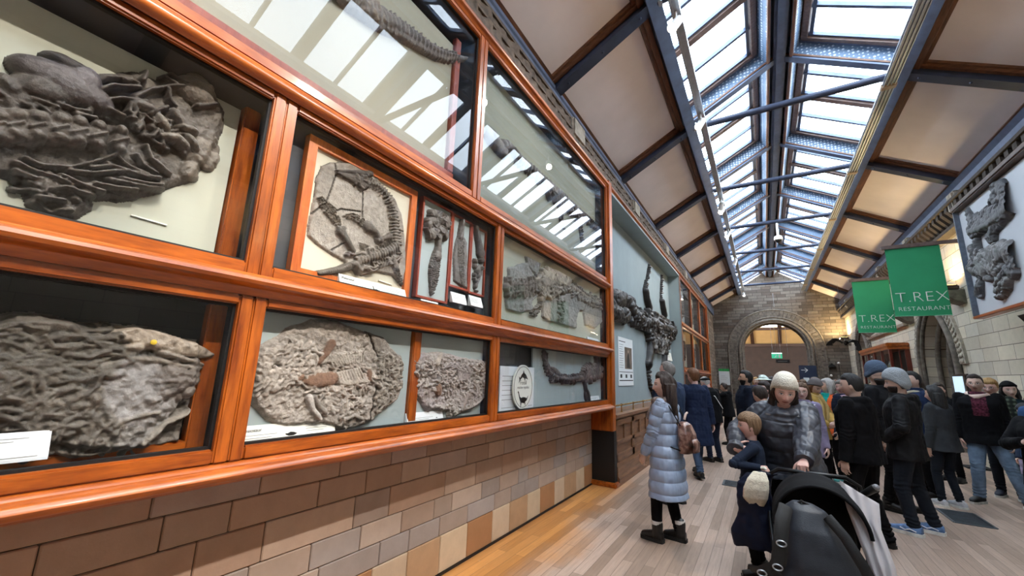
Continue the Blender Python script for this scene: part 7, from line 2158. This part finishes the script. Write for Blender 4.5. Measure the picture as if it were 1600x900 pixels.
def pad(pts, w, name='shoulder_strap'):
    return MB().tube([(q[0], q[1], q[2] + bz) for q in pts], w / 2, 10, flat=.30, up=(0, 1, 0)).build(name, STR, t, 60)
pad([(bx - .12, by - .03, .66), (bx - .15, by - .135, .60), (bx - .17, by - .17, .48), (bx - .19, by - .185, .36), (bx - .24, by - .17, .26)], .085)
pad([(bx + .10, by - .04, .64), (bx + .17, by - .135, .56), (bx + .24, by - .165, .42), (bx + .29, by - .165, .28), (bx + .33, by - .15, .18)], .060)
pad([(bx - .20, by - .18, .34), (bx - .30, by - .15, .27), (bx - .36, by - .08, .24)], .05, 'waist_strap'); pad([(bx - .22, by - .19, .30), (bx - .14, by - .19, .22), (bx - .08, by - .18, .14)], .04, 'waist_strap')
for q in ((bx - .168, by - .187, .47), (bx - .20, by - .20, .33), (bx - .29, by - .175, .265), (bx - .17, by - .205, .25), (bx + .30, by - .185, .26)):
    MB().tube([(q[0] + .026 * math.cos(a), q[1] - .006, q[2] + bz + .017 * math.sin(a)) for a in [2 * PI * i / 14 for i in range(15)]], .005, 6).build('buckle', BUCK, t, 60)
MB().tube([(bx - .06, by + .03, .67 + bz), (bx - .03, by + .01, .70 + bz), (bx + .02, by + .03, .67 + bz)], .010, 8).build('grab_loop', STR, t, 60)
# white cloth hung over the handle
def drape(name, top, rows, mat, lab, cat, seed, th=.006, fold=.03, nf=4):
    """cloth hanging from a line of points; rows give (dx, dy, dz, width factor) down the fall"""
    rng = random.Random(seed); nx, nz = 30, 36; P = [Vector(q) for q in top]; vs = []
    def along(u):
        s_ = u * (len(P) - 1); i = min(len(P) - 2, int(s_)); return P[i].lerp(P[i + 1], s_ - i)
    mid = along(.5)
    def row(v):
        s_ = v * (len(rows) - 1); i = min(len(rows) - 2, int(s_)); f = s_ - i
        return [a + (b - a) * f for a, b in zip(rows[i], rows[i + 1])]
    ph = rng.random() * 6
    for s_ in (0, 1):
        for i in range(nz + 1):
            v = i / nz; dx, dy, dz, wf = row(v)
            for j in range(nx + 1):
                u = j / nx; a = along(u); b = mid + (a - mid) * wf + Vector((dx, dy, dz))
                b.y += fold * v ** .6 * math.sin(u * nf * PI * 2 + ph + v) + .012 * mnoise.noise(Vector((u * 5, v * 6, seed))); b.z += .02 * mnoise.noise(Vector((u * 4, v * 3, seed + 9))) * v
                b.y += th * s_; vs.append(b)
    N = (nz + 1) * (nx + 1); fs = []
    for i in range(nz):
        for j in range(nx):
            a = i * (nx + 1) + j; fs += [(a, a + 1, a + nx + 2, a + nx + 1), (N + a, N + a + nx + 1, N + a + nx + 2, N + a + 1)]
    for j in range(nx):
        for r in (0, nz): a = r * (nx + 1) + j; fs.append((a, a + 1, N + a + 1, N + a))
    for i in range(nz):
        for c_ in (0, nx): a = i * (nx + 1) + c_; fs.append((a, a + nx + 1, N + a + nx + 1, N + a))
    o = MB().add(vs, fs).build(name, mat, None, 80); return tag(o, lab, cat) if lab else o
WCL = plain('white muslin', 'c9c4c6', .9, 0, .03, 4, .2, 60)
drape('muslin_cloth', ((.405, 3.93, .955), (.50, 3.90, .90), (.60, 3.88, .845)), ((0, 0, 0, 1.0), (-.00, -.06, -.16, .85), (.04, -.12, -.36, .80), (.06, -.15, -.52, .62), (.07, -.16, -.60, .5)), WCL, 'white muslin cloth draped over the right side of the stroller handle', 'cloth', 4, .004, .018, 3)
# navy fleece-lined coat
t = thing('child_coat', 'navy coat with cream fleece lining, hanging beside the boy and stroller', 'coat', (-.16, 4.12, .3))
NV = cloth('navy coat nylon', '10172a', .6); mb = MB()
mb.loft([((-.165, 4.13, .32), (.165, 0, 0), (0, .07, 0)), ((-.185, 4.12, .42), (.155, 0, 0), (0, .08, 0)), ((-.150, 4.12, .58), (.125, 0, 0), (0, .08, 0)), ((-.155, 4.11, .70), (.125, 0, 0), (0, .085, 0)), ((-.150, 4.12, .80), (.115, 0, 0), (0, .08, 0)), ((-.10, 4.13, .88), (.09, 0, 0), (0, .06, 0)), ((-.02, 4.12, .91), (.06, 0, 0), (0, .04, 0))], 24, 2.4)
fused(mb, .008, 'shell', NV, 3, t, lambda co, nm, me: co + nm * (np.array([.016 * mnoise.noise(Vector((v[0] * 16, v[1] * 9, v[2] * 4))) + .006 * mnoise.noise(Vector(v) * 26) for v in co]))[:, None]).location = (.16, -4.12, -.3)
FL = plain('cream fleece', 'cfc8b6', .98, 0, .06, 60, .6, 130)
mb = MB()
for x0, lean_, w_ in ((-.172, -.06, 1.0), (-.105, .12, .9)):
    mb.loft([((x0 + lean_ * 0, 4.045, .66), (.022 * w_, 0, 0), (0, .012, 0)), ((x0, 4.022, .72), (.058 * w_, 0, .004), (0, .030, 0)), ((x0 + .012, 4.018, .79), (.060 * w_, 0, .004), (0, .036, 0)), ((x0 + .030 - .02 * lean_, 4.030, .86), (.046 * w_, 0, 0), (0, .034, 0)), ((x0 + .045 - .12 * lean_, 4.062, .915), (.022, 0, 0), (0, .02, 0))], 18, 2.2)
fused(mb, .006, 'fleece_lining', FL, 2, t, lambda co, nm, me: co + nm * (np.array([.0025 * mnoise.noise(Vector(v) * 110) for v in co]))[:, None]).location = (.16, -4.12, -.3)
MB().tube([(-.005, 4.02, .70), (.0, 4.01, .60), (.01, 4.01, .50)], .005, 6).build('zip', BUCK, t, 60)

# group in the middle distance
p = Person('woman with glasses and fair brown hair, peering over the shoulder of the mother', (.43, 7.15), PI - .15, 1.60, .009, fem=1, skin='pale', head=(.1, 0, 0))
p.body(); p.hair_long(H_BROWN, .20, .06, .016); p.glasses(BSHOE); p.top('coat', cloth('lilac grey coat', '8b83a0'), -.2, .03, hood=True); p.trousers(NAVY); p.shoes(BSHOE, BSOLE); p.strip('white_strap', plain('white strap', 'd8d6d0', .8), ((-.15, .06, .53), (0, .16, .36), (.15, .15, .15)), .03)
p = Person('woman in a mustard coat and grey brown beret, head bowed to the right', (.66, 8.55), -2.15, 1.69, .009, fem=1, skin='light', head=(-.2, -.45, .1), hands=((-.05, .24, 1.02), (.10, .22, 1.00)), curl=(.8, .8), hints=((-1, -.3, -.4), (1, -.3, -.2)))
p.body(); p.hair_long(H_AUB, .14, .055, .014); p.beanie(cloth('grey brown beret', '6a6464', .95), .05, .0, .020, .01, .02)
p.top('coat', cloth('mustard wool', 'b0904e', .9), -.15, .034, (.074, .064, .052), .02); p.top('black_waistcoat', BLK, -.2, .030, (.06, .045, .03), .02) if False else None
p.trousers(BLK); p.shoes(BSHOE, BSOLE); p.scarf(cloth('pale mustard scarf', 'cbb27a'), .026, .082, tail=((-.06, .42), (.06, .36)))
def vest_paint(pl, pa):
    x, y = pl[:, 0], pl[:, 1]
    m = np.zeros(len(pl), int)
    m[(np.abs(x) < .085 + .10 * np.clip(.2 - pl[:, 2], 0, .3)) & (y > 0) & ~pa] = 1
    m[(np.abs(np.abs(x) - .115) < .028) & (y > 0) & ~pa] = 2
    return m
p = Person('silver haired woman in a teal top and open navy and orange jacket', (.94, 9.25), 2.30, 1.68, .008, fem=1, skin='light', head=(-.55, .10, 0), hands=((-.22, .10, .85), (.12, .24, 1.10)), hints=((-.5, -1, 0), (.8, -.6, -.4)))
p.body(); p.hair_long(H_SILV, .20, .058, .018, .086, .01); p.top('open_jacket', NAVY, -.14, .032, (.072, .060, .048), .02, .008, .09, .4, paint=vest_paint, mats=[NAVY, cloth('teal jersey', '12998c'), cloth('orange lining', 'd0602e')])
p.trousers(BLK, (.085, .06, .044)); p.shoes(plain('teal running shoe', '4fa8a4', .6), WSOLE)
p = Person('woman with a phone and patterned scarf beside the silver haired woman', (1.22, 9.9), 2.6, 1.66, .010, fem=1, skin='pink', hands=((-.10, .26, 1.12), (.22, .05, .84)), hints=((-1, -.4, -.4), (.4, -1, 0)), curl=(.8, .5))
p.body(); p.hair_short(H_GREY, .06, .022); p.top('jacket', cloth('purple navy jacket', '34304c'), -.15, .03); p.trousers(JEANS); p.shoes(BSHOE, BSOLE); p.scarf(cloth('pink white scarf', 'c7a9b4', .9, .3, 40), .03, .08, tail=((0, .25),))
p = Person('woman in glasses facing left between the bearded man and the mother', (-.02, 7.5), 2.0, 1.60, .010, fem=1, skin='pink', head=(.2, .05, 0))
p.body(); p.hair_short(H_DARK, .06, .020); p.glasses(M_CARD); p.top('jacket', cloth('navy white patterned jumper', '8b8793', .9, .4, 30), -.08, .025); p.trousers(BLK); p.shoes(BSHOE, BSOLE)
p = Person('person in a dark brown jacket just behind the mother', (-.03, 6.1), 1.2, 1.56, .009, skin='light', head=(-.4, -.3, 0))
p.body(); p.hair_short(H_DARK, .06, .016); p.top('jacket', cloth('dark brown jacket', '2e2422'), -.1, .036, (.076, .064, .05), hood=True); p.trousers(BLK); p.shoes(BSHOE, BSOLE)

# the men in black and the group on the right
p = Person('black haired man in black seen from behind, hand hanging by his side', (.83, 5.93), .95, 1.72, .007, head=(.35, .02, 0), skin='light', hands=((-.27, .02, .80), (.26, .06, .86)), girth=1.08, feet=((-.13, .03, 0), (.13, -.05, 0)))
p.body(); p.hair_short(H_BLACK, .055, .013, -.062, quiff=.008); p.top('jacket', BLK, -.09, .036, (.074, .066, .054), .005, hood=True, fold=.010); p.trousers(BLK, (.100, .078, .068), .02, .012); p.shoes(BSHOE, BSOLE, boot=.03)
p = Person('tall bearded man in a slate blue beanie and glasses, facing right', (1.36, 7.75), -2.05, 1.87, .008, head=(-.2, .0, 0), skin='light')
p.body(); p.beanie(knit('slate blue knit', '4a5a70'), .045, -.02, .024, .055, .04); p.beard(H_BLACK, .022); p.glasses(BSHOE); p.top('jacket', cloth('black parka', '16171b'), -.12, .036, (.074, .064, .052), hood=True); p.trousers(BLK); p.shoes(BSHOE, BSOLE, boot=.03)
p = Person('man in a grey beanie and black jacket, hands in pockets, blue running shoes', (1.36, 6.74), 1.25, 1.77, .007, head=(.15, -.08, 0), skin='light', hands=((-.17, .15, .98), (.19, .16, .96)), hints=((-.9, -.8, .0), (.9, -.8, 0)), lean=-.04, girth=1.05, feet=((-.13, .02, 0, .15), (.15, -.12, 0, .05)))
p.body(); p.beanie(knit('pale grey knit', '8d949a'), .036, -.060, .024, .034, .05); p.beard(H_DARK, .012); p.hair_short(H_DARK, .04, .008, -.08); p.top('jacket', cloth('black soft shell', '131417', .6), -.13, .036, (.076, .066, .054), .008, hood=True, fold=.010)
p.trousers(DJEANS, (.096, .070, .058)); p.shoes(plain('blue running shoe', '5f7fae', .6, 0, .2, 30), WSOLE, L=.29, w=.050, sole_h=.034, name='running_shoe', stripe=plain('white shoe stripe', 'dfe3ea', .6))
p = Person('dark haired man in a blue jacket with cream collar, behind the grey beanie', (2.0, 8.9), 1.95, 1.83, .009, head=(.1, .03, 0), skin='light')
p.body(); p.hair_short(H_BLACK, .066, .012, quiff=.008); p.top('jacket', cloth('royal navy jacket', '1f2c4a'), -.1, .034, hood=False, collar=.7); p.scarf(cloth('cream fleece collar', 'c9c0a8'), .022, .085); p.trousers(BLK); p.shoes(BSHOE, BSOLE)
p = Person('woman with long black hair in a dark grey cardigan and white trainers, back turned', (2.10, 8.40), .75, 1.62, .008, fem=1, head=(.2, 0, 0), skin='light', feet=((-.09, .08, 0, .35), (.10, -.02, 0, .2)))
p.body(); p.hair_long(H_BLACK, .50, .06, .020, .098, .0, .012); p.top('cardigan', cloth('dark grey knit', '34373b', .95), -.11, .034, (.072, .062, .052), .015); p.trousers(DJEANS, (.092, .060, .046)); p.shoes(plain('white trainer', 'c9ccd2', .6, 0, .1, 20), WSOLE, name='trainer')
p = Person('man in glasses, black coat, pale scarf and light jeans with legs apart', (2.74, 9.10), 2.85, 1.81, .008, head=(-.1, .0, 0), skin='light', girth=1.08, feet=((-.27, .05, 0, -.5), (.16, .12, 0, .45)))
p.body(); p.hair_short(H_DARK, .068, .014, quiff=.012); p.glasses(BSHOE)
def tee(pl, pa):
    m = np.zeros(len(pl), int); m[(np.abs(pl[:, 0]) < .075) & (pl[:, 1] > 0) & (pl[:, 2] > .26) & ~pa] = 1; return m
p.top('coat', BLK, -.12, .036, (.076, .064, .052), .01, paint=tee, mats=[BLK, cloth('maroon print', '4a1f2c', .9, .5, 40)]); p.scarf(cloth('pale pink scarf', 'd6bdb2', .95), .034, .082); p.trousers(LJEANS, (.10, .074, .062)); p.shoes(plain('black trainer', '17181a', .6), WSOLE, name='trainer')
def plaid_mat():
    t_ = NT('green plaid'); v_ = t_.coords(); w1 = t_.n('ShaderNodeTexWave'); w1.inputs['Scale'].default_value = 5; w2 = t_.n('ShaderNodeTexWave'); w2.bands_direction = 'Z'; w2.inputs['Scale'].default_value = 5
    t_.l(v_, w1.inputs[0]); t_.l(v_, w2.inputs[0]); f_ = t_.math('MULTIPLY', t_.math('ADD', w1.outputs['Fac'], w2.outputs['Fac']), .5)
    t_.base(t_.ramp(f_, [(.25, lin('0f1512')), (.6, lin('243026')), (.95, lin('5d6a5c'))])); t_.set(Roughness=.9); return t_.m
def plaid_front(pl, pa):
    m = np.zeros(len(pl), int); m[(np.abs(pl[:, 0]) < .028) & (pl[:, 1] > 0) & ~pa] = 1; return m
p = Person('fair haired woman in glasses and a dark green plaid jacket, near the right edge', (3.10, 9.75), 2.7, 1.76, .008, fem=1, skin='pink', head=(-.1, -.08, 0), hands=((-.24, .06, .84), (.2, .20, .90)), hints=((-.4, -1, 0), (.6, -1, 0)))
p.body(); p.hair_short(H_BLOND, .052, .028, -.085); p.glasses(plain('rust glasses', '6a2a24', .3)); p.top('plaid_jacket', CHAR, -.12, .034, (.074, .064, .052), paint=plaid_front, mats=[plaid_mat(), cloth('rust jumper', 'a2522e')]); p.trousers(DJEANS); p.shoes(plain('navy trainer', '1c2233', .6), WSOLE, name='trainer')
o = MB().box(2.76, 2.89, 8.305, 8.309, .56, .74).build('leaflet', plain('lilac leaflet', 'b9aed0', .7, 0, .35, 14)); tag(o, 'lilac patterned leaflet held low by the stooping person near the right edge', 'leaflet')
p = Person('woman in a black beret and dark jacket, smiling over shoulders near the right edge', (3.42, 10.1), 3.0, 1.73, .009, fem=1, skin='light', head=(.1, -.05, .08))
p.body(); p.hair_long(H_BLACK, .16, .055, .014); p.beanie(cloth('black felt beret', '121214', .9), .052, .0, .024, -.004, .015); p.top('jacket', cloth('dark teal jacket', '1a2a30'), -.1, .034, collar=.1); p.trousers(BLK); p.shoes(BSHOE, BSOLE)
p = Person('dark haired youth in a blue hoodie at the right edge, back turned', (2.93, 7.95), .4, 1.66, .009, skin='light')
p.body(); p.hair_short(H_DARK, .06, .020); p.top('hoodie', cloth('slate blue hoodie', '2f4a6e'), -.1, .036, (.078, .066, .052), hood=True); p.trousers(DJEANS); p.shoes(BSHOE, BSOLE)
p = Person('person in a black hooded coat at the extreme right, hand raised to the chest', (2.46, 6.75), 2.2, 1.56, .008, skin='pink', hands=((-.22, .06, .82), (.02, .26, 1.20)), hints=((-.4, -1, 0), (1, -.3, -.5)), curl=(.5, .7))
p.body(); p.hair_short(H_BLACK, .05, .016); p.top('coat', BLK, -.2, .04, (.080, .068, .054), .02, hood=True); p.trousers(DJEANS); p.shoes(BSHOE, BSOLE)
p = Person('person in a dark blue grey jacket stooping over a lilac leaflet', (3.12, 8.5), 1.9, 1.45, .009, skin='light', lean=.25, hands=((-.08, .30, .86), (.12, .30, .86)), curl=(.8, .8))
p.body(); p.hair_short(H_BLACK, .05, .020); p.top('jacket', cloth('blue grey jacket', '2a3446'), -.1, .04, (.080, .068, .054), hood=True); p.trousers(BLK); p.shoes(BSHOE, BSOLE)
p = Person('person all in black standing behind the man in light jeans', (2.75, 10.7), 2.4, 1.68, .010, skin='light')
p.body(); p.hair_short(H_DARK, .06, .016); p.top('jacket', BLK, -.1, .034); p.trousers(BLK); p.shoes(BSHOE, BSOLE)

# far crowd before the arch
rng = random.Random(12)
coats = [('rust', '8a3f28'), ('black', '121215'), ('navy', '1c2740'), ('grey', '5a5c60'), ('olive', '4a4a30'), ('cream', 'bfb49c'), ('maroon', '561f2a'), ('purple', '5a4a78'), ('brown', '4a3426'), ('teal', '2a5a60')]
hairs = [('dark', H_DARK), ('black', H_BLACK), ('fair', H_BLOND), ('grey', H_GREY), ('brown', H_BROWN), ('auburn', H_AUB)]
spots = [(.15, 11.2), (.55, 11.8), (.95, 11.4), (1.35, 12.2), (1.75, 11.5), (2.2, 12.0), (2.6, 11.6), (-.05, 13.2), (.4, 13.8), (.85, 13.4), (1.9, 13.6), (2.4, 14.0), (-.25, 15.6), (.2, 16.2), (.7, 15.8), (1.8, 15.9), (2.3, 16.8), (-.1, 18.4), (.45, 19.0), (.9, 18.4), (1.7, 19.2), (2.3, 18.8), (-.3, 21.5), (.25, 22.2), (1.0, 21.8), (1.6, 22.6), (2.4, 21.9), (.1, 24.8), (.8, 25.6), (1.4, 25.0)]
seen = set()
extras = [('a white sun hat', 2), ('a bag strap across the chest', 0)]
where = {11: 'just behind the silver haired woman', 13: 'before the navy sign', 15: 'beside the navy sign', 18: 'beyond the navy sign', 21: 'nearing the arch', 24: 'under the arch'}
for i, (x, y) in enumerate(spots):
    ci = i % len(coats); cn, cc = coats[(i * 7 + 3) % len(coats)]; hn, hm = hairs[(i * 5 + i // 6) % len(hairs)]
    wk = max(v for v in where if v <= int(y))
    H = 1.58 + .24 * rng.random(); fc = rng.choice((PI, 2.6, 2.0, .4, -2.2, 1.2, PI + .4))
    lab = '%s haired person in a %s coat %s' % (hn, cn, where[wk])
    if lab in seen: lab = '%s haired person in a %s coat and scarf %s' % (hn, cn, where[wk])
    seen.add(lab)
    p = Person(lab, (x, y), fc, H, .014, fem=i % 2, skin=('light', 'pale', 'tan', 'pink')[i % 4], head=(rng.uniform(-.5, .5), rng.uniform(-.2, .1), 0), girth=.95 + .15 * rng.random(), group='far crowd before the arch')
    p.body()
    if i % 3 == 0: p.hair_long(hm, .18 + .1 * rng.random(), .058, .018, .088, vox=.012)
    else: p.hair_short(hm, .06, .018)
    cm = cloth(cn + ' crowd coat', cc)
    p.top('coat', cm, -.10 - .2 * (i % 2), .034, (.074, .062, .050), .02, hood=(i % 4 == 0))
    p.trousers((BLK, JEANS, NAVY, DJEANS)[i % 4]); p.shoes(BSHOE, BSOLE)
    if 'scarf' in lab: p.scarf(cloth('pale crowd scarf', 'b9b0a8'), .03, .08)
p = Person('person in a white brimmed hat above the cream beanie, in the crowd', (-.02, 10.6), 2.6, 1.72, .011, skin='light')
p.body(); p.hair_short(H_GREY, .05, .012); WH = plain('white cotton hat', 'cfdcd6', .8)
p.beanie(WH, .055, .03, .02, .0, .03)
mb = MB(); mb.lathe([(.085, .0), (.16, -.02), (.165, -.016), (.085, .01)], p.headc + Vector((0, 0, .055)), 24); mb.build('hat_brim', WH, None, 60).parent = p.t
p.top('coat', cloth('navy crowd coat', '1c2740'), -.1, .034); p.trousers(BLK); p.shoes(BSHOE, BSOLE)
